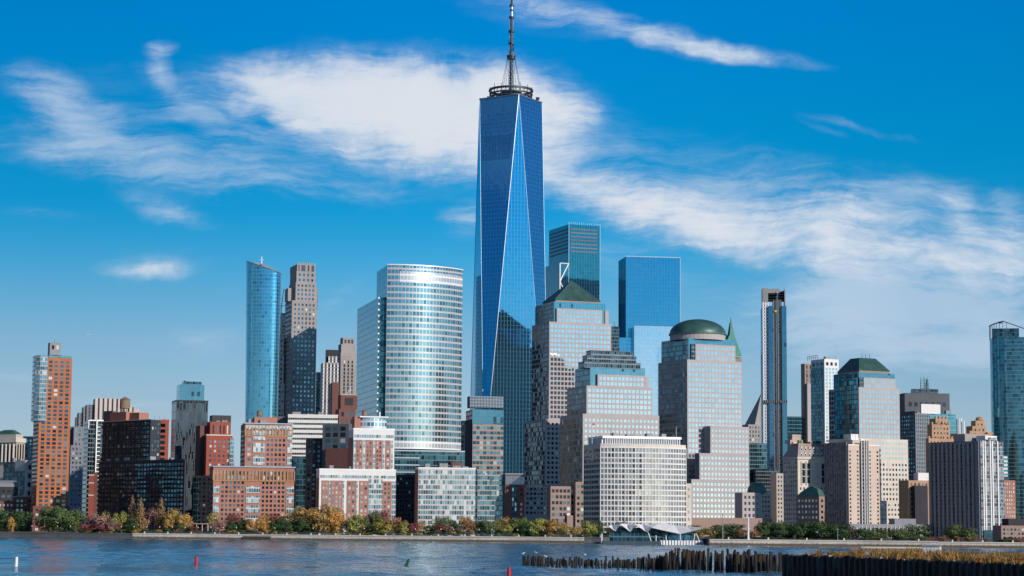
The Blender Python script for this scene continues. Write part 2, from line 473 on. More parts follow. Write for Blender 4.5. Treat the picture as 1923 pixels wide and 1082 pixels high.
class Bld:
    """a building whose front stands D metres off, its near corner seen at (px, py); local x runs along the front, y away from us, z up"""

    def __init__(s, name, label, cat, px, py, D, a, z=GROUND, group=None):
        p = at(px, py, D)
        s.o = Vector((p.x, p.y, z))
        s.a = R(a)
        s.ex = Vector((math.cos(s.a), math.sin(s.a), 0))
        s.ey = Vector((-math.sin(s.a), math.cos(s.a), 0))
        s.root = empty(name, s.o, label, cat, s.a, group)
        s.parts, s.wins, s.smooth, s.reps = {}, [], set(), {}

    def f(s, px, py, off=0.0):
        d = ray(px, py)
        t = (s.o + s.ey * off - CAM).dot(s.ey) / d.dot(s.ey)
        q = CAM + d * t - s.o
        return q.dot(s.ex), q.z

    def l(s, px, py, xo=0.0):
        d = ray(px, py)
        t = (s.o + s.ex * xo - CAM).dot(s.ex) / d.dot(s.ex)
        q = CAM + d * t - s.o
        return q.dot(s.ey), q.z

    def X(s, px, py, off=0.0): return s.f(px, py, off)[0]
    def Z(s, px, py, off=0.0): return s.f(px, py, off)[1]

    SPLIT = {'column', 'antenna', 'dormer', 'flagpole', 'roof_plant', 'pinnacle', 'step_wall', 'chimney', 'annex', 'stack', 'plain_storeys', 'roof_room', 'penthouse', 'corner_block', 'dormer_window'}
    REP = {'balcony', 'fin', 'louver', 'balcony_slab', 'crown_fin', 'merlon', 'pier', 'slat', 'fender', 'roof_post', 'band'}
    SUB = {'tank_stand': 'water_tank', 'crown_fin': 'crown', 'crown_slots': 'crown', 'crown_rim': 'crown', 'flag': 'flagpole', 'mast_collar': 'mast', 'stay': 'mast', 'roof_ribs': 'pyramid_roof hip_roof',
           'drum_rim': 'drum', 'penthouse_base': 'penthouse', 'side_louvers': 'machine_box', 'cap_frame': 'glass_cap', 'board_frame': 'roof_board', 'tower_side': 'tower', 'tower_glass_crown': 'tower', 'finial': 'roof',
           'roof_ledge': 'ziggurat_roof', 'crown_floors': 'crown', 'roof_cap': 'roof_glass_box', 'merlon': 'crown', 'hoist_car': 'hoist', 'dormer': 'mansard_roof', 'roof_edge': 'mansard_roof', 'antenna_drum': 'antennas', 'balcony_fins': 'balcony_strip', 'crown_core': 'crown_frame'}

    def mb(s, part, mat):
        if part in s.SPLIT:
            k = (part, mat, len(s.parts))
            s.parts[k] = MB()
            return s.parts[k]
        return s.parts.setdefault((part, mat), MB())

    def rep(s, part, mat, x0, x1, y0, y1, z0, z1):
        """one of many like boxes"""
        s.reps.setdefault((part, mat), []).append((x0, x1, y0, y1, z0, z1))

    def box(s, part, mat, pc, pr, py, pl=None, pb=None, dep=25.0, off=0.0, z0=0.0, zt=None, yb=None):
        x0, zz = s.f(pc, py, off)
        x1 = s.X(pr, py, off)
        z1 = zz if zt is None else zt
        if yb is not None: z0 = s.Z(pc, yb, off)
        if pl is not None:
            y1 = s.l(pl, py, x0)[0]
            if y1 < off + 1: print('BAD LEFT FACE', s.root.name, part, round(y1, 1), off)
        elif pb is not None: y1 = s.l(pb, py, x1)[0]
        else: y1 = off + dep
        s.mb(part, mat).box(x0, x1, off, y1, z0, z1)
        return Tier(x0, x1, off, y1, z0, z1)

    def win(s, t, face, dx, dz, fx, fz, mat, x0=0.0, x1=1.0, z0=None, z1=None, mx=0.6, top=1.2, skip=None, proud=0.06):
        a0, a1 = (t.x0, t.x1) if face == 'F' else (t.y0, t.y1)
        A0, A1 = a0 + (a1 - a0) * x0 + mx, a0 + (a1 - a0) * x1 - mx
        Z0 = t.z0 if z0 is None else z0
        Z1 = (t.z1 if z1 is None else z1) - top
        nc, nr = max(1, round((A1 - A0) / dx)), max(1, round((Z1 - Z0) / dz))
        cw, ch = (A1 - A0) / nc, (Z1 - Z0) / nr
        for r in range(nr):
            for c in range(nc):
                if skip and skip(c, r, nc, nr): continue
                w, h = cw * fx, ch * fz
                q, z = A0 + (c + .5) * cw, Z1 - (r + .5) * ch
                s.one(face, t, q, z, w, h, mat, proud)

    def one(s, face, t, q, z, w, h, mat, proud=0.06):
        if face == 'F': s.wins.append((q, t.y0, z, w, h, 'F', mat, proud))
        elif face == 'L': s.wins.append((t.x0, q, z, w, h, 'L', mat, proud))
        else: s.wins.append((t.x1, q, z, w, h, 'R', mat, proud))

    def on(s, x, y, az, z, w, h, mat, proud=0.06):
        """a window on a wall whose outward normal stands az from straight ahead"""
        s.wins.append((x, y, z, w, h, az, mat, proud))

    def clutter(s, t, n=5, mat='roof_grey', h=(1.0, 3.5), seed=1):
        rng = random.Random(seed)
        used = []
        for i in range(n):
            w, d, hh = rng.uniform(2, 6), rng.uniform(2, 6), rng.uniform(*h)
            x, y = rng.uniform(t.x0 + 1, max(t.x0 + 1.1, t.x1 - w - 1)), rng.uniform(t.y0 + 1.5, max(t.y0 + 1.6, min(t.y1, t.y0 + 16) - d))
            if any(abs(x - a) < 6 and abs(y - b) < 6 for a, b in used): continue
            used.append((x, y))
            s.mb('roof_plant', mat).box(x, x + w, y, y + d, t.z1 + 0.004, t.z1 + hh)
        for i in range(n // 2):
            x, y = rng.uniform(t.x0 + 1, t.x1 - 1), rng.uniform(t.y0 + 1, t.y0 + 6)
            s.mb('antenna', 'steel_dark').tube((x, y, t.z1), (x, y, t.z1 + rng.uniform(2.5, 6)), 0.12, 0.08, 5)

    def parapet(s, t, mat, h=1.0, w=0.5, part='parapet', out=0.15):
        mb = s.mb(part, mat)
        a, b, c, d = t.x0 - out, t.x1 + out, t.y0 - out, t.y1 + out
        z0, z1 = t.z1 - 0.3, t.z1 + h
        mb.box(a, b, c, c + w, z0, z1)
        mb.box(a, a + w, c + w, d, z0, z1)
        mb.box(b - w, b, c + w, d, z0, z1)

    def tank(s, px0, px1, ytop, ybot, yleg, off=6.0):
        """a timber roof tank on a steel stand"""
        x0, z1 = s.f(px0, ytop, off)
        x1, z0 = s.f(px1, ybot, off)
        zl = s.Z(px0, yleg, off)
        cx, r = (x0 + x1) / 2, (x1 - x0) / 2
        H = z1 - z0
        m = s.mb('water_tank', 'tank_wood')
        m.lathe(cx, off, [(0, z0), (r, z0), (r * 0.96, z0 + H * .72), (r * 1.08, z0 + H * .72), (0, z1)], 14)
        k = s.mb('tank_stand', 'steel_dark')
        for i in range(4):
            t = i * math.pi / 2 + .6
            k.tube((cx + r * .8 * math.cos(t), off + r * .8 * math.sin(t), zl), (cx + r * .8 * math.cos(t), off + r * .8 * math.sin(t), z0), .25, n=5)

    def done(s, most=100):
        made = {}
        for key, m in s.parts.items():
            o = m.build(key[0], key[1], s.root, smooth=key[0] in s.smooth)
            made.setdefault(key[0], []).append(o)
        for (part, mat), bs in s.reps.items():
            bs.sort(key=lambda q: -(q[5] - q[4]) * (q[1] - q[0] + q[3] - q[2]))
            for (x0, x1, y0, y1, z0, z1) in bs[:100]:
                o = bpy.data.objects.new(part, unit_box(mat, part))
                C.objects.link(o)
                o.parent = s.root
                o.location, o.scale = ((x0 + x1) / 2, (y0 + y1) / 2, (z0 + z1) / 2), (x1 - x0, y1 - y0, z1 - z0)
                made.setdefault(part, []).append(o)
            if len(bs) > 100:
                m = MB()
                for q in bs[100:]: m.box(*q)
                made.setdefault(part, []).append(tag(m.build(part + 's', mat, s.root), kind='stuff'))
        for part, objs in made.items():
            for up in s.SUB.get(part, '').split():
                if up in made:
                    for o in objs: o.parent = made[up][0]
        if not s.wins: return s
        order = sorted(range(len(s.wins)), key=lambda i: (-round(s.wins[i][3] * s.wins[i][4] * (.6 if s.wins[i][5] in ('L', 'R') else 1), 1), -s.wins[i][2]))
        for i in order[:most]:
            x, y, z, w, h, f, mat, pr = s.wins[i]
            o = bpy.data.objects.new('window', unit_box(mat))
            C.objects.link(o)
            o.parent = s.root
            o.location = (x, y, z)
            o.scale = (pr * 2, w, h) if f in ('L', 'R') else (w, pr * 2, h)
            if not isinstance(f, str): o.rotation_euler = (0, 0, f)
        rest = {}
        for i in order[most:]:
            x, y, z, w, h, f, mat, pr = s.wins[i]
            m = rest.setdefault(mat, MB())
            if not isinstance(f, str):
                c, n = math.cos(f), math.sin(f)
                ox, oy = x + n * pr, y - c * pr
                m.wall((ox - c * w / 2, oy - n * w / 2), (ox + c * w / 2, oy + n * w / 2), z - h / 2, z + h / 2)
            elif f == 'F': m.wall((x - w / 2, y - pr), (x + w / 2, y - pr), z - h / 2, z + h / 2)
            elif f == 'L': m.wall((x - pr, y + w / 2), (x - pr, y - w / 2), z - h / 2, z + h / 2)
            else: m.wall((x + pr, y - w / 2), (x + pr, y + w / 2), z - h / 2, z + h / 2)
        for mat, m in rest.items():
            tag(m.build('windows', mat, s.root), kind='stuff')
        return s


# masonry
masonry('brick_orange', (0.46, 0.165, 0.08), 2.8)
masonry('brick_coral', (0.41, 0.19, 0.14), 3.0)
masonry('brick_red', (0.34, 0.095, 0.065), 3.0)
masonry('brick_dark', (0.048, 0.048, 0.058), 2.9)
masonry('brick_plum', (0.19, 0.085, 0.07), 3.0)
masonry('brick_ochre', (0.46, 0.26, 0.12), 3.0)
masonry('granite_pink', (0.45, 0.405, 0.40), 3.9, 0.08)
masonry('granite_brown', (0.33, 0.235, 0.20), 3.9, 0.10)
masonry('limestone', (0.52, 0.46, 0.40), 3.6)
masonry('limestone_pale', (0.66, 0.60, 0.53), 3.6)
masonry('terracotta_pale', (0.56, 0.43, 0.35), 3.6, 0.2)
masonry('tan_brick', (0.46, 0.29, 0.19), 3.4, 0.2)
masonry('concrete_pink', (0.62, 0.49, 0.41), 2.7, 0.06, 0.14)
masonry('concrete_grey', (0.30, 0.30, 0.31), 3.4)
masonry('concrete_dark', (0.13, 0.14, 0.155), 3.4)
masonry('concrete_white', (0.78, 0.76, 0.73), 3.6, 0.06)
masonry('grey_stone', (0.36, 0.33, 0.32), 3.4, 0.16)
masonry('grey_blue_stone', (0.24, 0.25, 0.28), 3.4, 0.16)
masonry('black_metal', (0.035, 0.037, 0.042), 3.6, 0.2, rough=0.45)
plain('roof_grey', (0.30, 0.30, 0.31), 0.8)
plain('roof_dark', (0.06, 0.06, 0.065), 0.8)
plain('white_metal', (0.80, 0.80, 0.80), 0.4, 0.2, 0.05)
plain('steel', (0.55, 0.57, 0.60), 0.28, 0.85, 0.08)
plain('steel_bright', (0.85, 0.86, 0.88), 0.3, 0.6, 0.05)
plain('steel_blue', (0.20, 0.33, 0.46), 0.45, 0.5, 0.08)
plain('steel_mid', (0.13, 0.16, 0.19), 0.4, 0.4, 0.1)
plain('steel_dark', (0.05, 0.055, 0.07), 0.5, 0.5, 0.2)
plain('tank_wood', (0.24, 0.17, 0.12), 0.85, 0, 0.25, 1.5)
plain('copper_dark', (0.048, 0.118, 0.108), 0.45, 0.2, 0.25, 0.12)
plain('copper_green', (0.055, 0.15, 0.115), 0.5, 0.1, 0.25, 0.15)
plain('copper_bright', (0.03, 0.20, 0.15), 0.6, 0, 0.2, 0.2)
plain('flag_red', (0.5, 0.05, 0.06), 0.8)
plain('crane_yellow', (0.75, 0.5, 0.02), 0.6)
plain('billboard_white', (0.72, 0.70, 0.68), 0.6, 0, 0.05)
# panes
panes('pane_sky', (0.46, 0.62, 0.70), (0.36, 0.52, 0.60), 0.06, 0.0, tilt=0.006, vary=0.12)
panes('pane_home', (0.13, 0.22, 0.27), (0.06, 0.10, 0.125), 0.5, 0.05, tilt=0.03, metal=0.8)
panes('pane_dark', (0.10, 0.17, 0.21), (0.02, 0.03, 0.045), 0.55, 0.06, tilt=0.03, metal=0.8)
panes('pane_teal', (0.16, 0.42, 0.48), (0.05, 0.13, 0.17), 0.45, 0.12, tilt=0.03, metal=0.8)
panes('pane_pale', (0.36, 0.44, 0.49), (0.16, 0.22, 0.27), 0.30, 0.12, tilt=0.02, metal=0.75)
panes('pane_grid', (0.36, 0.40, 0.43), (0.24, 0.27, 0.30), 0.30, 0.03, tilt=0.02, metal=0.75)
panes('pane_dusk', (0.09, 0.24, 0.32), (0.03, 0.085, 0.115), 0.45, 0.06, tilt=0.03, metal=0.8)
panes('pane_deep', (0.055, 0.10, 0.13), (0.02, 0.035, 0.05), 0.45, 0.02, tilt=0.02, metal=0.85)  # darker glass mainly for shaded flanks, the shade put into its colour
panes('pane_slot', (0.04, 0.12, 0.24), (0.03, 0.10, 0.20), 0.5, 0.0, rough=0.2, metal=0.8)
panes('pane_louver', (0.03, 0.05, 0.08), (0.02, 0.03, 0.05), 0.5, 0.0, rough=0.4, metal=0.5)
# curtain walls
curtain('glass_deep_blue', (0.14, 0.42, 0.60), (0.17, 0.45, 0.62), (0.13, 0.36, 0.51), 4.1, 3.1, 0.16, 0.2, 0.95, 0.04, 0.004, 0.08, 0.0, None, 0.85, 0.12, 0.003)
curtain('glass_azure', (0.10, 0.38, 0.56), (0.075, 0.31, 0.48), (0.08, 0.31, 0.45), 4.2, 3.1, 0.10, 0.14, 0.95, 0.04, 0.003, 0.06, 0.0, None, 0.8, 0.15, 0.003)
curtain('glass_mirror', (0.60, 0.72, 0.80), (0.52, 0.64, 0.73), (0.46, 0.57, 0.66), 4.2, 3.1, 0.08, 0.14, 0.95, 0.05, 0.003, 0.06, 0.0, None, 0.8, 0.15, 0.003)
curtain('glass_cyan', (0.16, 0.48, 0.62), (0.24, 0.52, 0.64), (0.18, 0.44, 0.56), 3.6, 2.6, 0.16, 0.2, 0.92, 0.05, 0.006, 0.16, 0.08, (0.10, 0.34, 0.46), 0.7, 0.2)
curtain('glass_teal', (0.09, 0.27, 0.33), (0.16, 0.34, 0.40), (0.09, 0.21, 0.26), 4.2, 3.0, 0.14, 0.14, 0.9, 0.06, 0.006, 0.25, 0.15, (0.055, 0.17, 0.22), 0.5, 0.3, litfrac=0.01)
curtain('glass_teal_lined', (0.045, 0.19, 0.24), (0.30, 0.42, 0.48), (0.05, 0.15, 0.18), 4.4, 3.0, 0.15, 0.1, 0.9, 0.06, 0.006, 0.25, 0.18, (0.03, 0.11, 0.14), 0.3, 0.35)
curtain('glass_white_banded', (0.24, 0.42, 0.46), (0.50, 0.51, 0.51), (0.42, 0.45, 0.46), 4.4, 2.7, 0.32, 0.42, 0.85, 0.14, 0.012, 0.25, 0.20, (0.12, 0.24, 0.28), 0.15, 0.38, vary_band=0.05)
curtain('glass_white_plain', (0.55, 0.56, 0.57), (0.80, 0.80, 0.79), (0.74, 0.74, 0.73), 4.4, 2.7, 0.30, 0.35, 0.5, 0.25, 0.02, 0.15, 0.0, None, 0.1, 0.4)
curtain('glass_tier', (0.13, 0.30, 0.38), (0.13, 0.30, 0.38), (0.10, 0.23, 0.30), 3.9, 2.2, 0.1, 0.12, 0.9, 0.05, 0.006, 0.12, 0.05, None, 0.8, 0.1)
curtain('glass_teal_deep', (0.05, 0.18, 0.23), (0.05, 0.18, 0.23), (0.045, 0.14, 0.18), 4.2, 3.0, 0.10, 0.12, 0.9, 0.06, 0.005, 0.15, 0.0, None, 0.85, 0.12)
curtain('glass_slate', (0.10, 0.25, 0.37), (0.08, 0.20, 0.30), (0.08, 0.18, 0.26), 4.2, 3.1, 0.12, 0.2, 0.9, 0.06, 0.006, 0.15, 0.1, None, 0.6, 0.25)
curtain('glass_grid', (0.10, 0.30, 0.37), (0.02, 0.04, 0.05), (0.02, 0.05, 0.06), 4.1, 3.4, 0.14, 0.45, 0.9, 0.06, 0.012, 0.3, 0.15, (0.05, 0.16, 0.21), 0.3, 0.4)
curtain('glass_dark', (0.06, 0.11, 0.14), (0.10, 0.13, 0.15), (0.14, 0.17, 0.19), 3.4, 1.8, 0.25, 0.16, 0.85, 0.08, 0.02, 0.4, 0.4, (0.02, 0.035, 0.05), 0.4, 0.4)
curtain('glass_dark_teal', (0.06, 0.16, 0.19), (0.09, 0.16, 0.19), (0.12, 0.19, 0.21), 3.8, 2.2, 0.2, 0.16, 0.85, 0.08, 0.02, 0.4, 0.3, (0.02, 0.06, 0.08), 0.4, 0.4)
curtain('glass_round', (0.10, 0.28, 0.34), (0.30, 0.40, 0.45), (0.14, 0.25, 0.30), 3.5, 2.4, 0.13, 0.12, 0.9, 0.05, 0.014, 0.28, 0.18, (0.05, 0.17, 0.22), 0.5, 0.25)
curtain('office_white_bands', (0.10, 0.13, 0.15), (0.80, 0.77, 0.72), (0.35, 0.35, 0.34), 3.6, 1.6, 0.60, 0.3, 0.7, 0.15, 0.02, 0.3, 0.3, None, 0.0, 0.6)
curtain('house_pale_bands', (0.38, 0.50, 0.55), (0.60, 0.55, 0.52), (0.55, 0.58, 0.58), 3.1, 1.5, 0.26, 0.2, 0.8, 0.10, 0.03, 0.40, 0.22, (0.14, 0.26, 0.31), 0.1, 0.5, litfrac=0.20, lit=(0.72, 0.73, 0.72))
curtain('house_teal_bands', (0.16, 0.32, 0.38), (0.44, 0.37, 0.34), (0.30, 0.36, 0.38), 3.1, 1.5, 0.24, 0.16, 0.8, 0.10, 0.02, 0.35, 0.25, (0.06, 0.15, 0.19), 0.1, 0.5, litfrac=0.05, lit=(0.6, 0.62, 0.62))
curtain('house_brown_bands', (0.20, 0.34, 0.40), (0.42, 0.27, 0.21), (0.30, 0.30, 0.30), 3.1, 2.2, 0.36, 0.2, 0.8, 0.10, 0.03, 0.4, 0.35, (0.05, 0.11, 0.14), 0.0, 0.7, litfrac=0.05)
curtain('shaft_slots', (0.05, 0.07, 0.09), (0.14, 0.13, 0.13), (0.30, 0.26, 0.23), 3.2, 2.1, 0.22, 0.75, 0.6, 0.2, 0.05, 0.4, 0.3, None, 0.0, 0.7)
curtain('silver_slots', (0.03, 0.06, 0.10), (0.74, 0.75, 0.78), (0.86, 0.87, 0.88), 3.2, 2.4, 0.42, 1.5, 0.4, 0.3, 0.02, 0.3, 0.2, None, 0.1, 0.5)
curtain('ribs_light', (0.03, 0.04, 0.06), None, (0.62, 0.52, 0.46), 3.4, 4.3, 0.0, 2.6, 0.4, 0.4, 0.02, 0.3, 0.2)
curtain('ribs_dim', (0.04, 0.05, 0.07), (0.16, 0.16, 0.18), (0.22, 0.22, 0.24), 3.4, 3.6, 0.3, 1.9, 0.4, 0.4, 0.02, 0.3, 0.2)
curtain('ribs_white', (0.06, 0.08, 0.11), (0.26, 0.25, 0.25), (0.76, 0.70, 0.65), 3.4, 3.4, 0.2, 1.4, 0.5, 0.3, 0.02, 0.3, 0.2)
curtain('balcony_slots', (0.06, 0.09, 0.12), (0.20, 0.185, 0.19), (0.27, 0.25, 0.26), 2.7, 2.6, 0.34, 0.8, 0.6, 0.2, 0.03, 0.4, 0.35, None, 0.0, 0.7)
curtain('silver_strips', (0.34, 0.42, 0.48), (0.42, 0.40, 0.40), (0.34, 0.32, 0.32), 2.7, 2.0, 0.22, 0.25, 0.7, 0.2, 0.05, 0.35, 0.35, (0.10, 0.14, 0.18), 0.2, 0.4, litfrac=0.06)
curtain('strip_dark', (0.07, 0.13, 0.16), (0.03, 0.045, 0.06), (0.06, 0.08, 0.095), 6.4, 2.4, 0.06, 0.5, 0.7, 0.15, 0.02, 0.4, 0.45, (0.02, 0.03, 0.04))
curtain('glass_white_lined', (0.40, 0.58, 0.66), (0.70, 0.72, 0.74), (0.72, 0.74, 0.76), 3.3, 2.4, 0.28, 0.5, 0.8, 0.12, 0.03, 0.3, 0.2, (0.12, 0.24, 0.30), 0.1, 0.5)

# ------------------------------------------------------------------ far and middle towers
# pale stone courthouse at the end of the row
b = Bld('courthouse', 'pale stone classical building with columns and a low pediment roof behind the dark school', 'courthouse', -25, 817, 2150, -30)
t = b.box('wall', 'limestone', -25, 31, 832, pb=47, z0=0)
for px in range(-22, 30, 7):
    x = b.X(px, 840)
    b.mb('column', 'limestone_pale').tube((x, -1.2, b.Z(0, 868)), (x, -1.2, b.Z(0, 834)), 1.1, 0.95, 10)
    b.one('F', t, x + 1.9, b.Z(0, 852), 1.7, 16, 'pane_dark')
b.mb('cornice', 'limestone_pale').box(t.x0 - 1, t.x1 + 1.5, -2.4, t.y1, t.z1 + .01, t.z1 + 4.5)
for i in range(3):
    b.one('R', t, t.y0 + (t.y1 - t.y0) * (.2 + .3 * i), b.Z(0, 850), 2.0, 17, 'pane_dark')
zr = t.z1 + 4.51
b.mb('attic', 'limestone').box(t.x0 + 1, t.x1 - 2, 1, t.y1 - 1, zr, zr + 4)
b.mb('roof', 'copper_green').frustum((t.x0, t.x1 - 3, 1, t.y1 - 1), ((t.x0 + t.x1) / 2 - 4, (t.x0 + t.x1) / 2 + 6, 8, 12), zr + 4.01, zr + 9)
b.mb('finial', 'steel').tube(((t.x0 + t.x1) / 2 + 8, 8, zr + 8), ((t.x0 + t.x1) / 2 + 8, 8, zr + 16), .3, .1)
b.done()

b = Bld('office_building', 'long dim stone building with a tree covered roof beside the courthouse', 'office building', 40, 822, 2250, 12)
t = b.box('wall', 'grey_blue_stone', 40, 82, 822, dep=30)
b.win(t, 'F', 4.0, 4.2, .45, .6, 'pane_teal')
b.parapet(t, 'grey_blue_stone', 1.5)
b.done()

b = Bld('school_building', 'dark glass block with one sunlit pale wall of square windows', 'school', 7, 868, 1620, -40)
t = b.box('wall', 'glass_dark', 7, 48, 868, pb=62)
w = b.mb('end_wall', 'limestone_pale')
w.box(t.x1 + .02, t.x1 + .8, t.y0, t.y1, 0, t.z1 + 1)
w.box(t.x0 + (t.x1 - t.x0) * .55, t.x1, -.5, -.02, t.z1 - 7, t.z1 + 1)
t2 = Tier(t.x0, t.x1 + .8, t.y0, t.y1, t.z1 - 34, t.z1)
b.win(t2, 'R', 6.0, 6.4, .5, .55, 'pane_dark', mx=1, top=1)
b.clutter(t, 4, seed=3)
b.done()

b = Bld('school_hall', 'dark brown hall with a curved grey barrel roof', 'hall', -10, 912, 1540, 18)
t = b.box('wall', 'brick_dark', -10, 34, 914, dep=22)
n = 10
P = [(t.x0 + (t.x1 - t.x0) * 0, 0)]
rf = b.mb('roof', 'grey_blue_stone')
for i in range(n):
    a0, a1 = math.pi * i / n / 2, math.pi * (i + 1) / n / 2
    y0, y1, z0, z1 = 11 - 11 * math.cos(a0), 11 - 11 * math.cos(a1), t.z1 + 5 * math.sin(a0), t.z1 + 5 * math.sin(a1)
    rf.face([(t.x0, y0, z0), (t.x1, y0, z0), (t.x1, y1, z1), (t.x0, y1, z1)])
rf.face([(t.x1, 11 - 11 * math.cos(math.pi * i / n / 2), t.z1 + 5 * math.sin(math.pi * i / n / 2)) for i in range(n + 1)] + [(t.x1, 22, t.z1 + 5), (t.x1, 22, t.z1)])
b.win(t, 'F', 3.5, 4.0, .6, .5, 'pane_dark')
b.done()

b = Bld('apartment_building', 'low dusty pink brick building with small square windows at the north end', 'apartment building', -12, 938, 1475, 18)
t = b.box('wall', 'brick_plum', -12, 27, 941, dep=20)
b.win(t, 'F', 2.7, 3.1, .5, .5, 'pane_pale')
t = b.box('wing', 'brick_plum', 28, 62, 933, dep=20, off=-.6)
b.win(t, 'F', 2.8, 3.1, .5, .5, 'pane_home')
b.parapet(t, 'grey_stone', .6)
b.done()

# orange brick tower with the glass bay
b = Bld('apartment_tower', 'tall orange brick tower with a glass bay overhanging its upper half', 'tower', 77, 671, 1450, 21)
t = b.box('wall', 'brick_orange', 77, 136, 671, pl=67)
b.win(t, 'F', 3.7, 2.82, .60, .62, 'pane_home', mx=1.0, top=1.6)
b.win(t, 'L', 5.0, 2.82, .5, .55, 'pane_home', mx=1.0, top=1.6)
zb = b.Z(70, 791)
xa, xb = b.X(66, 671), b.X(89.5, 671)
bay = b.mb('glass_bay', 'house_teal_bands')
bay.prism([(xa + 3.5, -1.6), (xb, -1.6), (xb, -.02), (t.x0 - .02, -.02), (t.x0 - .02, 11), (xa, 11), (xa, 3.6), (xa + .6, .6)], zb, t.z1 + 1.2, True, True)
b.mb('roof_screen', 'glass_teal').box(b.X(112, 671), t.x1 - .5, .8, 1.2, t.z1 - .2, t.z1 + 1.5)
ph = b.box('penthouse', 'concrete_grey', 94, 114.5, 643, off=4, dep=9, z0=t.z1 - .2)
b.one('F', ph, ph.x0 + 2.2, ph.z1 - 3.4, 1.6, 2.8, 'pane_dark'); b.one('F', ph, ph.x1 - 2.2, ph.z1 - 3.4, 1.6, 2.8, 'pane_dark')
p = b.mb('penthouse_base', 'glass_teal'); p.box(ph.x0 - .6, ph.x1 + .6, 3.3, 3.9, t.z1, t.z1 + 2.2)
b.mb('antenna', 'steel_dark').tube(((ph.x0 + ph.x1) / 2, 8, ph.z1), ((ph.x0 + ph.x1) / 2, 8, ph.z1 + 3), .1, .06, 5)
pod = b.box('podium', 'brick_plum', 62, 131, 950, off=-2.5, dep=14)
b.win(pod, 'F', 4.0, 3.2, .5, .5, 'pane_home', mx=1)
b.done()

# stepped grey blocks between the orange tower and the ribbed one
b = Bld('office_tower', 'grey stepped masonry block with small pale windows between the orange tower and the ribbed tower', 'tower', 133, 801, 1800, 14)
t = b.box('wall', 'grey_blue_stone', 139, 168, 801, dep=28)
b.win(t, 'F', 3.4, 4.0, .5, .5, 'pane_pale')
t = b.box('wing', 'grey_blue_stone', 133, 170, 836, dep=28, off=-3)
b.win(t, 'F', 3.4, 4.0, .5, .5, 'pane_pale')
t = b.box('rear_block', 'concrete_dark', 131, 150, 801, dep=20, off=16)
b.done()

b = Bld('office_tower', 'stepped tower of light and dark vertical ribs carrying a rooftop sign frame', 'tower', 179, 748, 1980, 16)
t = b.box('rib_wall', 'ribs_light', 179, 226, 748, dep=24)
u = b.box('rib_wall', 'ribs_light', 226.1, 251, 764, dep=24, off=6)
w = b.box('side_wall', 'concrete_dark', 226.1, 231, 749, dep=20, off=2)
for (p0, p1, y, o) in ((163, 178.9, 760, 4), (157, 163, 764, 6), (148, 157, 775, 8), (144, 148, 783, 10)):
    k = b.box('step_wall', 'ribs_dim', p0, p1, y, dep=22, off=o)
e = b.box('end_wall', 'limestone', 251.1, 262.5, 768, dep=20, off=8)
sg = b.mb('sign_frame', 'steel')
x0, x1, zb = b.X(186, 748), b.X(222, 748), t.z1
for i in range(17):
    x = x0 + (x1 - x0) * i / 16
    sg.tube((x, 1.5, zb), (x, 1.5, zb + 6.6 - (i * 7 % 3) * .7), .16, n=4)
    if i % 3 != 2: sg.tube((x, 1.5, zb + 1.0 + (i % 2) * 2.4), (x + (x1 - x0) / 16, 1.5, zb + 5.4 - (i % 2) * 2), .14, n=4)
sg.tube((x0, 1.5, zb + 1), (x1, 1.5, zb + 1), .14, n=4); sg.tube((x0, 1.5, zb + 6), (x1, 1.5, zb + 6), .10, n=4)
b.clutter(k, 3, seed=4)
b.done()

b = Bld('apartment_building', 'black slab with a bright white corner frame beside the dark brick block', 'apartment building', 166, 790, 1540, 22)
t = b.box('wall', 'glass_dark', 166, 181, 790, dep=16)
t2 = b.box('wall', 'glass_dark', 181, 213, 790, dep=16, off=-.6)
fr = b.mb('white_frame', 'white_metal')
fr.box(t2.x0, t2.x0 + .8, -1.5, -.61, t2.z1 - 42, t2.z1 + .6)
fr.box(t2.x0 + .81, t2.x1, -1.5, -.61, t2.z1 - .4, t2.z1 + .6)
fr.box(t.x0, t.x0 + .5, -.9, -.01, t.z1 - 6, t.z1 + .6); fr.box(t.x0 + .51, t.x1, -.9, -.01, t.z1 - .2, t.z1 + .6)
for i in range(14):
    fr.box(t2.x0 + .82, t2.x0 + 3.2, -1.1, -.62, t2.z1 - 5 - i * 3.0, t2.z1 - 4.5 - i * 3.0)
b.done()

b = Bld('apartment_building', 'red brick tower with dark window bays just behind the dark brick block', 'apartment building', 272, 790, 1640, 16)
t = b.box('wall', 'brick_red', 272, 317.5, 790, dep=18)
b.win(t, 'F', 9.0, 4.4, .62, .62, 'pane_dark', mx=1.2)
b.parapet(t, 'brick_red', 1.2)
for i in range(3): b.mb('antenna', 'steel_dark').tube((t.x0 + 8 + i * 4, 4, t.z1), (t.x0 + 8 + i * 4, 4, t.z1 + 4), .12, .08, 5)
b.done()

b = Bld('brick_chimney', 'slim dark red brick pier with pale stone bands at the end of the dark block', 'chimney', 167.5, 892, 1425, 0)
t = b.box('shaft', 'brick_red', 167.5, 174, 893, dep=5)
for y in (893, 908, 931):
    z = b.Z(170, y); b.rep('band', 'limestone_pale', t.x0 - .2, t.x1 + .2, -.2, 5.2, z, z + .7)
t = b.box('rear_shaft', 'brick_plum', 175.5, 181, 887, dep=5, off=5)
b.done()

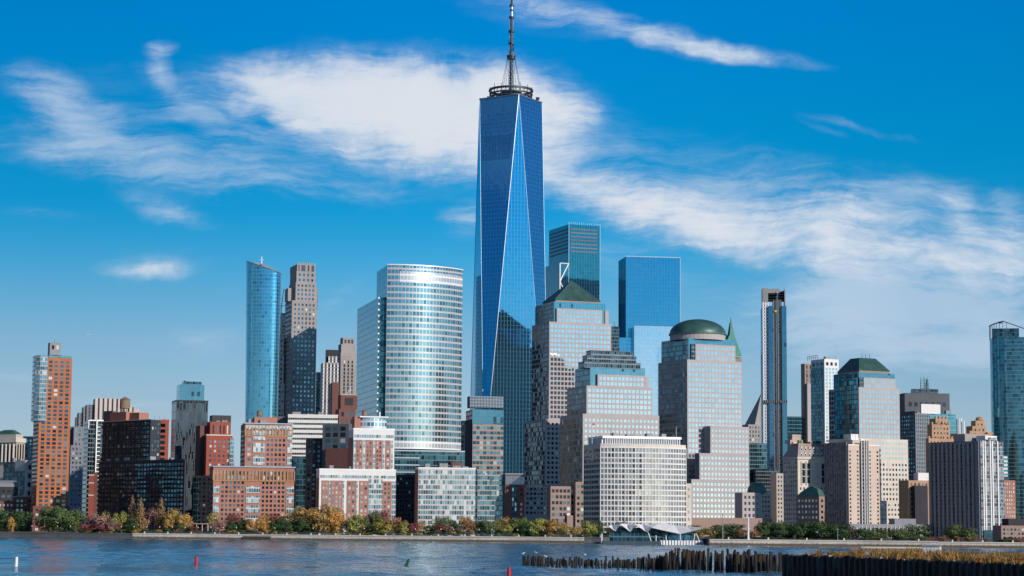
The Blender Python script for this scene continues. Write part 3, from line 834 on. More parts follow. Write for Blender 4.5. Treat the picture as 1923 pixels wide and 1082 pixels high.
# dark brick block whose front lies in shade
b = Bld('apartment_building', 'long dark brick apartment block in shade with a roof tank and brick penthouses', 'apartment building', 186, 868, 1475, -45)
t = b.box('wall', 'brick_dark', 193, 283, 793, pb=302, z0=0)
def sk(c, r, nc, nr): return False
b.win(t, 'F', 3.6, 2.95, .66, .60, 'pane_dusk', mx=1.0, top=.8, z0=b.Z(200, 868))
b.win(t, 'R', 2.4, 2.95, .5, .6, 'pane_home', mx=.6, top=1.2, z0=b.Z(200, 868))
b.mb('cornice', 'steel').box(t.x0 - .3, t.x1 + .3, t.y0 - .5, t.y1 + .3, t.z1 + .01, t.z1 + .5)
for r in range(8):
    for c in range(11):
        x = t.x0 + 3 + c * (t.x1 - t.x0 - 6) / 10
        b.rep('balcony', 'black_metal', x - 1.0, x + 1.0, -.9, -.1, t.z1 - 3.0 - r * 2.95, t.z1 - 2.2 - r * 2.95)
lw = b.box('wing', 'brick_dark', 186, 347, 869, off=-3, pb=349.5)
b.win(lw, 'F', 3.6, 2.95, .66, .60, 'pane_dusk', mx=1.0, top=1.0)
for r in range(9):
    for c in range(26):
        if (c // 4 + r // 3) % 2: continue
        x = lw.x0 + 3 + c * (lw.x1 - lw.x0 - 6) / 25
        b.rep('balcony', 'black_metal', x - .9, x + .9, -3.9, -3.1, lw.z1 - 3.6 - r * 2.95, lw.z1 - 2.8 - r * 2.95)
b.parapet(lw, 'black_metal', .9, .3)
for (p0, p1, y, o) in ((207, 237, 775, 4), (238.5, 261.5, 776, 7)):
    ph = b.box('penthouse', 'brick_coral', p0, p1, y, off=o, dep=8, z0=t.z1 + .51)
b.mb('roof_room', 'concrete_dark').box(b.X(195, 772, 10), b.X(207, 772, 10), 10, 16, t.z1 + .51, b.Z(200, 772, 10))
b.tank(229.5, 240, 745, 767, 776, 9)
b.clutter(lw, 8, seed=7)
b.done()

# dark slim tower with the glass cap
b = Bld('apartment_tower', 'dark slim tower of pale vertical strips topped by a green glass cap', 'tower', 331, 753, 1560, 17)
t = b.box('wall', 'strip_dark', 331, 391, 753, dep=24)
gl = b.box('glass_cap', 'glass_tier', 337.5, 384, 722, off=3, dep=16, z0=t.z1)
b.mb('cap_frame', 'glass_dark_teal').box(gl.x0 + 3, gl.x1 - 2, 3.5, 14, gl.z1 + .01, gl.z1 + 2.4)
b.mb('vent', 'steel_dark').tube((gl.x0 + 4, 5, gl.z1), (gl.x0 + 4, 5, gl.z1 + 3), .9, .9)
rng = random.Random(5)
for i in range(30):
    x = t.x0 + (t.x1 - t.x0) * (i + .5) / 30
    z = t.z1 - rng.uniform(0, 8)
    while z > 6:
        h = rng.uniform(8, 22)
        b.rep('fin', 'steel_mid', x - .16, x + .16, -.45, -.02, max(0, z - h), z)
        z -= h + rng.uniform(3, 9)
b.parapet(t, 'black_metal', .8, .3)
b.done()

b = Bld('apartment_building', 'red brick block with a stepped crown beside the dark slim tower', 'apartment building', 380, 822, 1490, 20)
t = b.box('wall', 'brick_red', 388, 437, 817, pl=379)
b.win(t, 'F', 3.2, 3.4, .45, .5, 'pane_pale', mx=1.5, top=3)
b.parapet(t, 'limestone_pale', .5, .4)
cr = b.box('crown', 'brick_red', 395, 433.5, 792, off=3, dep=12, z0=t.z1)
b.win(cr, 'F', 2.6, 8, .35, .7, 'pane_dark', mx=1)
b.mb('bay', 'house_teal_bands').box(t.x1 - 2.2, t.x1 + 1, -1.0, 6, 0, t.z1 - 2)
sd = b.box('side_block', 'brick_plum', 376, 395, 799, off=9, dep=14)
b.mb('rear_box', 'black_metal').box(b.X(399, 780, 18), b.X(434, 780, 18), 18, 28, t.z1 - 6, b.Z(410, 780, 18))
b.clutter(cr, 4, seed=9)
b.done()

b = Bld('apartment_building', 'dark brick wing in shade with glazed corner bays at the foot of the red block', 'apartment building', 361, 893, 1440, -22)
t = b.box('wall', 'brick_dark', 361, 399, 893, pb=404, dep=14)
b.win(t, 'F', 3.6, 2.95, .5, .5, 'pane_dark')
b.mb('bay', 'glass_dark_teal').box(t.x0 + 2, t.x0 + 5.5, -1.2, -.02, 8, t.z1 - 1)
cn = b.mb('canopy', 'limestone_pale')
cn.box(t.x0 + 1, t.x1 - 1, -4, -.1, 6.0, 6.6)
for i in range(4): cn.tube((t.x0 + 2 + i * 4.5, -3.6, 0), (t.x0 + 2 + i * 4.5, -3.6, 6), .3)
b.done()

# curved flaring blue tower
b = Bld('glass_tower', 'curved cyan glass tower flaring outward to a sloped top with a mast', 'tower', 460, 792, 1980, 0)
zL, zR = b.Z(459.5, 489), b.Z(525.5, 512)
xL, xR, bL, bR = b.X(459.5, 489), b.X(525.5, 512), b.X(458.5, 788), b.X(519, 788)
zb = b.Z(460, 788)
pl = b.mb('curtain_wall', 'glass_cyan')
NS, NZ = 20, 26


def ring(k):
    f = k / NZ
    fl = f ** 2.2
    z = zb * 0 + (f * 1.0)
    l, r = bL + (xL - bL) * fl, bR + (xR - bR) * fl
    cx, hw = (l + r) / 2, (r - l) / 2
    pts = []
    for i in range(NS):
        t_ = math.pi + 2 * math.pi * i / NS
        c_, s_ = math.cos(t_), math.sin(t_)
        x = math.copysign(abs(c_) ** .62, c_) * hw
        y = math.copysign(abs(s_) ** .62, s_) * hw * .75 + hw * .75
        top = zL + (zR - zL) * (x + hw) / (2 * hw)
        pts.append((cx + x, y, top * f))
    return pts


rg = [ring(k) for k in range(NZ + 1)]
for k in range(NZ):
    for i in range(NS):
        j = (i + 1) % NS
        ui, uj = i * 7.8, (i + 1) * 7.8
        pl.face([rg[k][i], rg[k][j], rg[k + 1][j], rg[k + 1][i]], [(ui, rg[k][i][2]), (uj, rg[k][j][2]), (uj, rg[k + 1][j][2]), (ui, rg[k + 1][i][2])])
pl.face(rg[-1])
b.smooth.add(('curtain_wall'))
ed = b.mb('rim', 'steel')
for i in range(NS): ed.tube(rg[-1][i], rg[-1][(i + 1) % NS], .5, n=5)
for i in range(6):
    x = xL + 8 + i * 3.6
    ztop = zL + (zR - zL) * (x - xL) / (xR - xL)
    b.mb('roof_plant', 'roof_grey').box(x, x + 3.2, 8 + i % 2 * 2, 12, ztop - 1, ztop + 3.2 - abs(i - 2) * .6)
ms_ = b.mb('mast', 'white_metal')
xm = b.X(489, 495)
ms_.tube((xm, 10, zL - 6), (xm, 10, b.Z(489, 479)), .5, .2)
ms_.box(xm - 2, xm + 2, 9.7, 10.3, b.Z(489, 486), b.Z(489, 485)); ms_.box(xm - 1.2, xm + 1.2, 9.7, 10.3, b.Z(489, 482.6), b.Z(489, 482))
b.done()

b = Bld('office_tower', 'narrow dark tower glimpsed between the flaring glass tower and the tall stone tower', 'tower', 519, 588, 2250, 0)
t = b.box('wall', 'glass_dark', 514, 536, 588, dep=20)
b.done()
b = Bld('stone_pinnacle_tower', 'slender white stone tower with tiered pinnacles seen through the gap by the flaring glass tower', 'tower', 526, 630, 2120, 0)
for (p0, p1, y, z) in ((522, 534.5, 720, 0), (523.5, 533.5, 668, 0), (525.5, 532.8, 634, 0)):
    k = b.box('shaft', 'limestone_pale', p0, p1, y, dep=10, off=(0 if y == 720 else 1 if y == 668 else 2))
    b.win(k, 'F', 3, 5, .4, .5, 'pane_dark')
for px in (526, 529, 532): b.mb('pinnacle', 'limestone_pale').tube((b.X(px, 634, 4), 4, k.z1), (b.X(px, 634, 4), 4, k.z1 + (8 if px == 529 else 4)), 1.1, .1, 6)
b.done()
b = Bld('tower_crane', 'small red and white crane jib above the gap beside the tall stone tower', 'crane', 528, 590, 2140, 0, z=at(528, 590, 2140).z)
m = b.mb('jib', 'flag_red'); m.tube((0, 0, 6), (b.X(533, 543), 0, b.Z(533, 543)), .5, .3, 5)
m = b.mb('mast', 'white_metal'); m.tube((0, 0, -22), (0, 0, 7), .5, .5, 5); m.tube((b.X(524, 575), 0, b.Z(524, 575)), (b.X(536, 574), 0, b.Z(536, 574)), .35, .35, 5)
b.done()

# tall stone tower with the crown
b = Bld('stone_tower', 'tall grey stone tower stepping back to a notched crown', 'tower', 548, 590, 2100, 19)
t = b.box('wall', 'grey_stone', 548.5, 595.5, 564, pl=536)
b.win(t, 'F', 3.7, 4.6, .45, .5, 'pane_dusk', mx=1.5, top=2, z0=b.Z(548, 790))
b.win(t, 'L', 5, 4.6, .45, .5, 'pane_dusk', mx=1.5, top=2, z0=b.Z(548, 790))
u = b.box('upper_storeys', 'grey_stone', 555.5, 594, 530, pl=543, off=3, z0=t.z1)
b.win(u, 'F', 4.2, 4.6, .45, .5, 'pane_dusk', mx=1.2, top=1)
l_ = b.box('side_step', 'grey_stone', 541, 555, 541, off=9, dep=14, z0=t.z1 - .01)
r_ = b.box('end_step', 'grey_stone', 588, 596.8, 541, off=5, dep=14, z0=t.z1 - 8)
c = b.box('crown_base', 'grey_stone', 557, 593, 509, pl=545, off=4, z0=u.z1)
b.win(c, 'F', 4.4, 4.6, .45, .5, 'pane_dusk', mx=1.2, top=1)
cr = b.box('crown', 'grey_stone', 558, 592.5, 496, pl=545, off=4.6, z0=c.z1)
for (p0, p1) in ((560.5, 563), (566, 573.5), (578, 581), (585, 590)):
    xa, xb = b.X(p0, 500, 4.6), b.X(p1, 500, 4.6)
    b.one('F', cr, (xa + xb) / 2, (b.Z(570, 511, 4.6) + b.Z(570, 498, 4.6)) / 2, xb - xa, 7.0, 'pane_louver')
for i in range(8):
    x = cr.x0 + (cr.x1 - cr.x0) * (i + .5) / 8
    b.rep('merlon', 'grey_stone', x - .7, x + .7, 4.6, 6.0, cr.z1 + .01, cr.z1 + 1.8)
b.done()

b = Bld('apartment_tower', 'thin tower of stacked dark balconies between the stone tower and the white ribbed tower', 'tower', 596, 699, 2150, 10)
t = b.box('wall', 'glass_dark', 594, 609, 699, dep=16)
for i in range(14): b.rep('balcony_slab', 'grey_stone', t.x0, t.x1, -2, -.02, t.z1 - 3 - i * 3.6, t.z1 - 2.5 - i * 3.6)
b.done()
b = Bld('office_tower', 'pale tower of white vertical ribs with a black box on its roof', 'tower', 607, 682, 2000, 12)
t = b.box('rib_wall', 'ribs_white', 607, 636, 681, dep=20)
u = b.box('rib_wall', 'ribs_white', 617, 635, 669, dep=16, off=2, z0=t.z1)
b.mb('roof_box', 'black_metal').box(b.X(613.5, 657, 5), b.X(635, 657, 5), 5, 14, t.z1, b.Z(620, 657, 5))
b.box('brick_wing', 'brick_plum', 624, 637, 718, off=-4, dep=10)
b.done()
b = Bld('stone_tower', 'grey stone tower with chamfered setbacks and dark vertical window strips', 'tower', 636, 655, 2200, 18)
t = b.box('wall', 'grey_stone', 640, 669, 662, pl=633)
b.win(t, 'F', 4.2, 4.0, .35, .75, 'pane_dark', mx=2, top=8)
u = b.box('upper_storeys', 'grey_stone', 641, 667.5, 646, off=2, dep=14, z0=t.z1)
c = b.box('crown', 'grey_stone', 644, 666.5, 634, off=3, dep=12, z0=u.z1)
b.win(c, 'F', 3.5, 9, .6, .7, 'pane_louver', mx=1)
b.done()

b = Bld('office_building', 'white office block of horizontal bands with a dark glass base', 'office building', 540, 779, 1500, 6)
t = b.box('banded_wall', 'office_white_bands', 541, 634.5, 780, dep=30, z0=b.Z(550, 857))
b.mb('lower_wall', 'glass_dark_teal').box(t.x0, t.x1, .6, 30, 0, t.z0)
b.parapet(t, 'concrete_white', .8)
b.mb('side_box', 'concrete_dark').box(b.X(515, 782, 10), t.x0 - .1, 10, 24, 0, b.Z(520, 782, 10))
b.clutter(t, 8, seed=12)
b.done()

b = Bld('apartment_building', 'dark red brick tower with a blank crown behind the white topped brick building', 'apartment building', 636, 768, 1520, 16)
t = b.box('wall', 'brick_plum', 636.5, 668, 768, pl=630)
b.win(t, 'F', 4.0, 5.2, .5, .62, 'pane_dark', mx=1)
c = b.box('crown', 'brick_plum', 640, 671, 742, off=2, dep=10, z0=t.z1)
b.mb('panel', 'brick_dark').box(c.x0 + 3, c.x1 - 3, 1.9, 2.0, c.z0 + 3, c.z1 - 2)
b.mb('cap', 'limestone').box(c.x0 - .2, c.x1 + .2, 1.8, 12.2, c.z1 + .01, c.z1 + .5)
b.mb('roof_rack', 'white_metal').tube((c.x0 + 4, 5, c.z1), (c.x0 + 8, 5, c.z1 + 5), .25); b.mb('roof_rack', 'white_metal').tube((c.x0 + 8, 5, c.z1), (c.x0 + 8, 5, c.z1 + 7), .2)
b.done()

b = Bld('apartment_building', 'dark grey block in shade with large square glazed bays', 'apartment building', 606, 797, 1450, -24)
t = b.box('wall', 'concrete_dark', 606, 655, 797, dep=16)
b.win(t, 'F', 6.2, 4.2, .66, .7, 'pane_dark', mx=1.5)
u = b.box('wing', 'black_metal', 574.5, 606, 823, dep=16, off=3)
b.win(u, 'F', 4.2, 3.2, .5, .55, 'pane_dark', mx=1)
b.box('brick_wing', 'brick_plum', 612, 655, 842, off=-1.5, dep=1.4)
b.done()

# orange brick building, two tiers, blue tinted bays
b = Bld('apartment_building', 'orange brick apartment building in two tiers with blue glazed bays', 'apartment building', 458, 794, 1270, 15)
t = b.box('wall', 'brick_coral', 461, 549, 796, pl=452.5)
zt = b.Z(470, 876)
oc = lambda c, r, nc, nr: r < 2
b.win(t, 'F', 2.35, 2.75, .58, .56, 'pane_pale', mx=.8, top=8.2, z0=zt, x1=.17)
b.win(t, 'F', 2.35, 2.75, .58, .56, 'pane_home', mx=.8, top=8.2, z0=zt, x0=.42, x1=.9)
by = b.mb('glass_bays', 'house_pale_bands')
W_ = t.x1 - t.x0
for (f0, f1) in ((.17, .42), (.90, 1.0)):
    for k in range(3): by.box(t.x0 + W_ * f0, t.x0 + W_ * f1, -.5, -.02, zt + 1 + k * 7.6, zt + 6.8 + k * 7.6)
by.box(t.x0, t.x1, -.45, -.02, t.z1 - 3.2, t.z1 - .8)
fr = b.mb('ochre_frame', 'brick_ochre')
fr.box(t.x0, t.x1, -.5, -.03, t.z1 - 7.6, t.z1 - 6.9)
for i in range(15): x = t.x0 + W_ * i / 14; fr.box(x - .35, x + .35, -.55, -.46, t.z1 - 6.89, t.z1 - 1.4)
b.win(t, 'F', 2.35, 2.85, .66, .6, 'pane_pale', mx=.8, top=3.4, z0=t.z1 - 6.8)
b.mb('cornice', 'steel').box(t.x0 - .5, t.x1 + .5, -.8, 12, t.z1 + .01, t.z1 + .7)
lw = b.box('wing', 'brick_coral', 401, 553, 877, pl=394, off=-3)
Wl = lw.x1 - lw.x0
for (f0, f1, pm) in ((.0, .08, None), (.08, .40, 'pane_home'), (.40, .58, None), (.58, .90, 'pane_home'), (.90, 1.0, None)):
    if pm: b.win(lw, 'F', 2.35, 2.75, .58, .56, pm, mx=.6, top=8, x0=f0, x1=f1)
    else:
        for k in range(5): by.box(lw.x0 + Wl * f0 + .2, lw.x0 + Wl * f1 - .2, -3.5, -3.02, 1.5 + k * 5.9, 5.8 + k * 5.9)
b.win(lw, 'F', 2.35, 3.0, .66, .7, 'pane_pale', mx=.8, top=2.0, z0=lw.z1 - 7.6)
fr.box(lw.x0, lw.x1, -3.5, -3.03, lw.z1 - 8.4, lw.z1 - 7.8)
for i in range(24): x = lw.x0 + Wl * i / 23; fr.box(x - .35, x + .35, -3.55, -3.03, lw.z1 - 7.79, lw.z1 - 2)
b.mb('cornice', 'steel').box(lw.x0 - .5, lw.x1 + .5, -3.8, 14, lw.z1 + .01, lw.z1 + .7)
b.win(t, 'L', 3.4, 2.85, .5, .5, 'pane_dark', top=3)
b.win(lw, 'L', 3.4, 2.85, .5, .5, 'pane_dark', top=3)
ph = b.box('penthouse', 'brick_coral', 478, 521, 783, off=4, dep=7, z0=t.z1 + .71)
b.tank(482.5, 492, 769, 781, 784, 6)
b.clutter(lw, 6, seed=22); b.clutter(t, 5, seed=23)
b.done()

# orange and white brick building
b = Bld('apartment_building', 'orange and white apartment building in two tiers with a glass box on its roof', 'apartment building', 666, 807, 1275, 15)
t = b.box('wall', 'concrete_white', 664, 741, 806, pl=655)
lw = b.box('wing', 'concrete_white', 600, 743.5, 882, pl=594, off=-3)
br = b.mb('brick_panels', 'brick_orange')
br2 = b.mb('brick_panels', 'brick_coral')
zt = lw.z1 + .2


def strips(T, off, fr, z0, z1):
    Wd = T.x1 - T.x0
    for (f0, f1) in fr:
        br2.box(T.x0 + Wd * f0, T.x0 + Wd * f1, off - .25, off - .01, z0, z1)
        q = Tier(T.x0 + Wd * f0, T.x0 + Wd * f1, off - .25, off + 1, z0, z1)
        b.win(q, 'F', 2.2, 2.75, .52, .58, 'pane_pale', mx=.3, top=.5)


strips(t, t.y0, ((.06, .22), (.30, .47), (.54, .70), (.78, .90)), zt, t.z1 - 6.5)
strips(lw, lw.y0, ((.03, .12), (.15, .30), (.36, .475), (.52, .64), (.83, .94)), 0, lw.z1 - 6.5)
gl = b.mb('glass_bays', 'house_pale_bands')
Wl, Wt = lw.x1 - lw.x0, t.x1 - t.x0
gl.box(lw.x0 + Wl * .645, lw.x0 + Wl * .825, lw.y0 - .3, lw.y0 - .01, 0, lw.z1 - 5)
for f in (.125, .305, .48, .945): gl.box(lw.x0 + Wl * f, lw.x0 + Wl * (f + .02), lw.y0 - .3, lw.y0 - .01, 0, lw.z1 - 6.5)
gl.box(lw.x0 + Wl * .97, lw.x1, lw.y0 - .3, lw.y0 - .01, 0, lw.z1 - 6.5)
for f in (.005, .235, .48, .71, .915): gl.box(t.x0 + Wt * f, t.x0 + Wt * (f + .05), t.y0 - .3, t.y0 - .01, zt, t.z1 - 6.5)
gl.box(lw.x0 + .5, lw.x1 - .5, lw.y0 - .2, lw.y0 - .01, lw.z1 - 5, lw.z1 - 3.2); gl.box(t.x0 + .5, t.x1 - .5, t.y0 - .2, t.y0 - .01, t.z1 - 5, t.z1 - 3.2)
b.parapet(t, 'white_metal', .7, .4); b.parapet(lw, 'white_metal', .7, .4)
sd = b.mb('side_brick', 'brick_coral')
sd.box(t.x0 - .15, t.x0 - .01, t.y0 + 1, t.y1, zt, t.z1 - 5); sd.box(lw.x0 - .15, lw.x0 - .01, lw.y0 + 1, lw.y1, 0, lw.z1 - 5)
st_ = b.box('roof_stub', 'brick_coral', 666, 677, 782, off=4, dep=8, z0=t.z1)
n = 12
x0, x1 = b.X(676.5, 784, 3), b.X(728, 784, 3)
pts = [(x0, 5)] + [(x0 + (x1 - x0) * i / n, 3 + 3.5 * (2 * i / n - 1) ** 2) for i in range(n + 1)] + [(x1, 12), (x0, 12)]
b.mb('roof_glass_box', 'glass_white_lined').prism(pts[1:], t.z1 + .05, b.Z(690, 784, 3))
b.mb('roof_cap', 'white_metal').box(x0 - .4, x1 + .4, 2.4, 12.4, b.Z(690, 784, 3) + .01, b.Z(690, 783, 3) + .4)
b.tank(680, 688.5, 769, 781, 783, 8)
b.mb('chimney', 'white_metal').tube((b.X(713, 780, 7), 7, t.z1 + 5), (b.X(713, 780, 7), 7, b.Z(713, 774, 7)), .5)
b.clutter(lw, 5, seed=31)
b.done()

# curved white banded office tower
b = Bld('office_tower', 'broad curved office tower of white bands and teal glass with a lower side wing', 'tower', 727.5, 498, 1520, 14)
A0, A1, n = R(-16), R(46), 28


def arc_end(r):
    q = (-r * math.sin(A0) + r * math.sin(A1), r * math.cos(A0) - r * math.cos(A1))
    return pixel(b.o + b.ex * q[0] + b.ey * q[1] + Vector((0, 0, b.Z(727.5, 498))))[0]


lo_, hi_ = 20.0, 120.0
for _ in range(40):
    Rr = (lo_ + hi_) / 2
    if arc_end(Rr) < 869: lo_ = Rr
    else: hi_ = Rr
cx, cy = -Rr * math.sin(A0), Rr * math.cos(A0)
arc = [(cx + Rr * math.sin(A0 + (A1 - A0) * i / n), cy - Rr * math.cos(A0 + (A1 - A0) * i / n)) for i in range(n + 1)]
zt, zb_, zw0, zw1 = b.Z(727.5, 498), b.Z(760, 843), b.Z(727.5, 530), b.Z(727.5, 509)
cur = b.mb('curved_wall', 'glass_white_banded')


def arc_wall(mb, pts, z0, z1):
    u = 0
    for p, q in zip(pts, pts[1:]): u = mb.wall(p, q, z0, z1, u)


arc_wall(cur, arc, zb_ + 6, zw0); arc_wall(b.mb('plain_storeys', 'glass_white_plain'), arc[4:], zw0, zw1); arc_wall(cur, arc[:5], zw0, zw1); arc_wall(cur, arc, zw1, zt)
arc_wall(b.mb('plain_storeys', 'glass_white_plain'), arc, zb_, zb_ + 6)
b.smooth |= {'curved_wall', 'plain_storeys'}
yb = b.l(708, 503, 0)[0]
back = [(arc[-1][0], arc[-1][1] + 8), (0, yb)]
sidew = b.mb('side_wall', 'glass_teal_lined')
sidew.wall(back[1], arc[0], 0, zt); sidew.wall(arc[-1], back[0], 0, zt); sidew.wall(back[0], back[1], 0, zt)
b.mb('roof', 'roof_grey').face([(p[0], p[1], zt) for p in arc + back])
rim = b.mb('rim', 'white_metal')
for p, q in zip(arc, arc[1:]): rim.tube((p[0], p[1] - .2, zt + .4), (q[0], q[1] - .2, zt + .4), .6, n=4)
w = b.mb('wing', 'glass_teal_lined')
xw0 = b.X(711, 558, 6)
yl = b.l(671.5, 563, xw0)[0]
zwing = b.Z(711, 558, 6)
w.prism([(xw0, 6), (1.0, 6), (1.0, yl), (xw0, yl)], 0, zwing)
b.mb('wing_front', 'glass_dark_teal').box(xw0 + .8, -.05, 5.4, 5.95, 0, zwing - .5)
z = zwing
while z > 60:
    b.rep('band', 'white_metal', xw0 - .3, xw0 + .7, 5.1, 6.1, z - 1.3, z); z -= 4.4
pod = b.mb('podium', 'glass_dark_teal')
pod.box(b.X(741, 845, -8), b.X(874, 845, -8), -8, 40, 0, b.Z(760, 845, -8))
for i in range(6):
    z = b.Z(760, 845, -8) - i * 5.2
    b.rep('band', 'steel', b.X(741, 845, -8), b.X(788, 845, -8), -8.4, -8.02, z - 1.0, z)
b.rep('band', 'steel', b.X(788, 845, -8), b.X(874, 845, -8), -8.4, -8.02, b.Z(760, 845, -8) - 1.0, b.Z(760, 845, -8))
b.done()

b = Bld('office_tower', 'unseen glass tower added behind the curved office tower to shade the stone tower', 'tower', 745, 506, 1985, 12)  # hidden building added so that its shadow falls on the tall stone tower
t = b.box('wall', 'glass_teal', 745, 848, 506, dep=40)
b.clutter(t, 3, seed=43)
b.done()

b = Bld('office_building', 'dim brown stone building in the gap beside the curved office tower', 'office building', 866, 800, 1900, 10)
t = b.box('wall', 'grey_stone', 865, 880, 790, dep=16)
b.win(t, 'F', 3, 4, .4, .5, 'pane_dark')
b.done()

b = Bld('apartment_building', 'dark brick block in deep shade between the white topped building and the pale glass block', 'apartment building', 744, 893, 1390, -50)
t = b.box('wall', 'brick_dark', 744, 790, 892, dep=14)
b.win(t, 'F', 3.4, 3.0, .5, .5, 'pane_dark')
b.done()

# pale glass block with the banded tower
b = Bld('apartment_building', 'pale glass apartment block with a brown banded tower rising at its end', 'apartment building', 786, 878, 1282, 12)
t = b.box('wall', 'house_pale_bands', 786, 893, 879, pl=781)
b.mb('side_wall', 'brick_plum').box(t.x0 - .5, t.x0 - .02, t.y0 + .5, t.y1, 0, t.z1 - 1)
b.parapet(t, 'white_metal', .5, .4)
b.mb('dark_joint', 'glass_dark').box(t.x1 + .01, t.x1 + 1.2, .8, 12, 0, t.z1)
t2 = b.box('wing', 'house_teal_bands', 897, 948, 889, dep=12, off=1)
tw = b.box('tower', 'house_brown_bands', 888, 945.5, 769, pl=875, off=8)
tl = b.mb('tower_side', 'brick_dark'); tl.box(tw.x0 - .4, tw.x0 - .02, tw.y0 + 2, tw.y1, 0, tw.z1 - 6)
gt = b.mb('tower_glass_crown', 'glass_tier'); gt.box(tw.x0 - .3, tw.x1 + .2, tw.y0 - .3, tw.y0 - .02, tw.z1 - 9, tw.z1)
me = b.box('machine_box', 'concrete_dark', 882, 945, 744, off=9, dep=8, z0=tw.z1 + 1.2)
for i in range(22):
    x = me.x0 + (me.x1 - me.x0) * (i + .5) / 22
    b.rep('louver', 'steel', x - .15, x + .15, 8.6, 8.95, me.z0 + .2, me.z1)
for i in range(4): b.rep('louver', 'steel', me.x0, me.x1, 8.3, 8.59, me.z0 + 1 + i * 1.9, me.z0 + 1.25 + i * 1.9)
rh = b.mb('roof_house', 'brick_plum')
rh.box(b.X(848, 870, 5), b.X(868, 870, 5), 5, 9, t.z1, b.Z(850, 868, 5)); rh.box(b.X(824, 874, 5), b.X(834, 874, 5), 5, 9, t.z1, b.Z(830, 872, 5))
b.clutter(t, 9, seed=41)
b.done()

b = Bld('apartment_building', 'slim red brick block with grey slatted crown at the foot of the stone tower', 'apartment building', 949, 890, 1290, 12)
t = b.box('wall', 'concrete_dark', 949, 985, 890, dep=12)
rd = b.mb('brick_panels', 'brick_red')
zc = b.Z(960, 911)
for (p0, p1) in ((951.5, 958.5), (973, 985)):
    xa, xb = b.X(p0, 900), b.X(p1, 900)
    rd.box(xa, xb, -.5, -.02, 0, zc)
q = Tier(b.X(973, 900), b.X(985, 900), -.5, 1, 0, zc)
b.win(q, 'F', 4.2, 3.1, .4, .5, 'pane_dark')
b.win(Tier(b.X(959, 900), b.X(973, 900), 0, 1, 0, zc), 'F', 2.2, 3.1, .5, .7, 'pane_teal')
for i in range(24):
    x = t.x0 + (t.x1 - t.x0) * (i + .5) / 24
    b.rep('slat', 'steel', x - .1, x + .1, -.3, -.02, zc + .4, t.z1 - 1.5)
b.parapet(t, 'concrete_grey', .4, .3)
b.done()

# ---- the tallest tower: square base, square top turned by half a right angle, eight leaning triangles between
b = Bld('skyscraper', 'tallest blue mirror glass tower of leaning triangles with a lattice spire', 'skyscraper', 961, 985, 1972, 0)
TC = b.o.copy()
zt_ = at(975, 178, 1972 - 29).z - GROUND
pc = at(975, 179, 1972 - 27)
cxx = (at(901, 183, 1972).x + at(1018, 188, 1972).x) / 2 - b.o.x
rt, rb = 31.0, 44.2
cyy = 0.0
ang0 = math.atan2(-1, 0.43)
tA = [(-90 + 90 * i + 14.0) for i in range(4)]


def cir(r, deg): return (cxx + r * math.cos(R(deg)), cyy + r * math.sin(R(deg)))


topp = [cir(rt, d) for d in tA]
bot = [cir(rb, d - 45) for d in tA]
zp = 56.0
cw = b.mb('curtain_wall', 'glass_deep_blue')


def tri(p, q, s_):
    P, Q, S = Vector(p), Vector(q), Vector(s_)
    e = (Q - P).normalized()
    h = (S - P) - e * (S - P).dot(e)
    base_z = P.z
    vv = h.length
    uu = (S - P).dot(e)
    cw.face([p, q, s_], [(0, base_z), ((Q - P).length, base_z), (uu, base_z + (vv if S.z > P.z else -vv))])


for i in range(4):
    j = (i + 1) % 4
    tp, tq = (*topp[i], zt_), (*topp[j], zt_)
    bp, bq = (*bot[i], zp), (*bot[j], zp)
    tri(bp, bq, tp)                      # upward triangle on a base edge
    tri(tq, tp, bq)                      # downward triangle under a top edge
cw.prism(bot, 0, zp, False)
cw.face([(*p, zt_) for p in topp])
et = b.mb('edge_trim', 'steel_blue')
b.mb('bright_edge', 'steel').tube((*bot[0], zp), (*topp[0], zt_), .32, n=5)  # same steel as the trim, its sunlit brightness put into the colour
b.mb('roof_edge', 'steel').tube((*topp[0], zt_), (*topp[1], zt_), .8, n=5)
for i in range(4):
    j = (i + 1) % 4
    if i: et.tube((*bot[i], zp), (*topp[i], zt_), .26, n=5)
    et.tube((*bot[j], zp), (*topp[i], zt_), .24, n=5)
    et.tube((*bot[i], 0), (*bot[i], zp), .4, n=5)
    if i: et.tube((*topp[i], zt_), (*topp[j], zt_), .7, n=5)
lv = b.mb('louvers', 'pane_slot')


def on_face(i, f, z):
    """point on the downward triangle under top edge i, f along it from its left end, at height z"""
    j = (i + 1) % 4
    k = (z - zp) / (zt_ - zp)
    a = Vector((*bot[j], zp)).lerp(Vector((*topp[i], zt_)), k)
    c_ = Vector((*bot[j], zp)).lerp(Vector((*topp[j], zt_)), k)
    return a.lerp(c_, f)


zl0, zl1 = b.Z(935, 308), b.Z(935, 262)
for i in range(19):
    f = .10 + .80 * i / 18
    p, q = on_face(3, f, zl0), on_face(3, f, zl1)
    nrm = Vector(((topp[3][1] - topp[0][1]), (topp[0][0] - topp[3][0]), 0)).normalized()
    off = Vector((p.x - cxx, p.y - cyy, 0)).normalized() * .15
    lv.tube(p + off, q + off, .17, n=4)
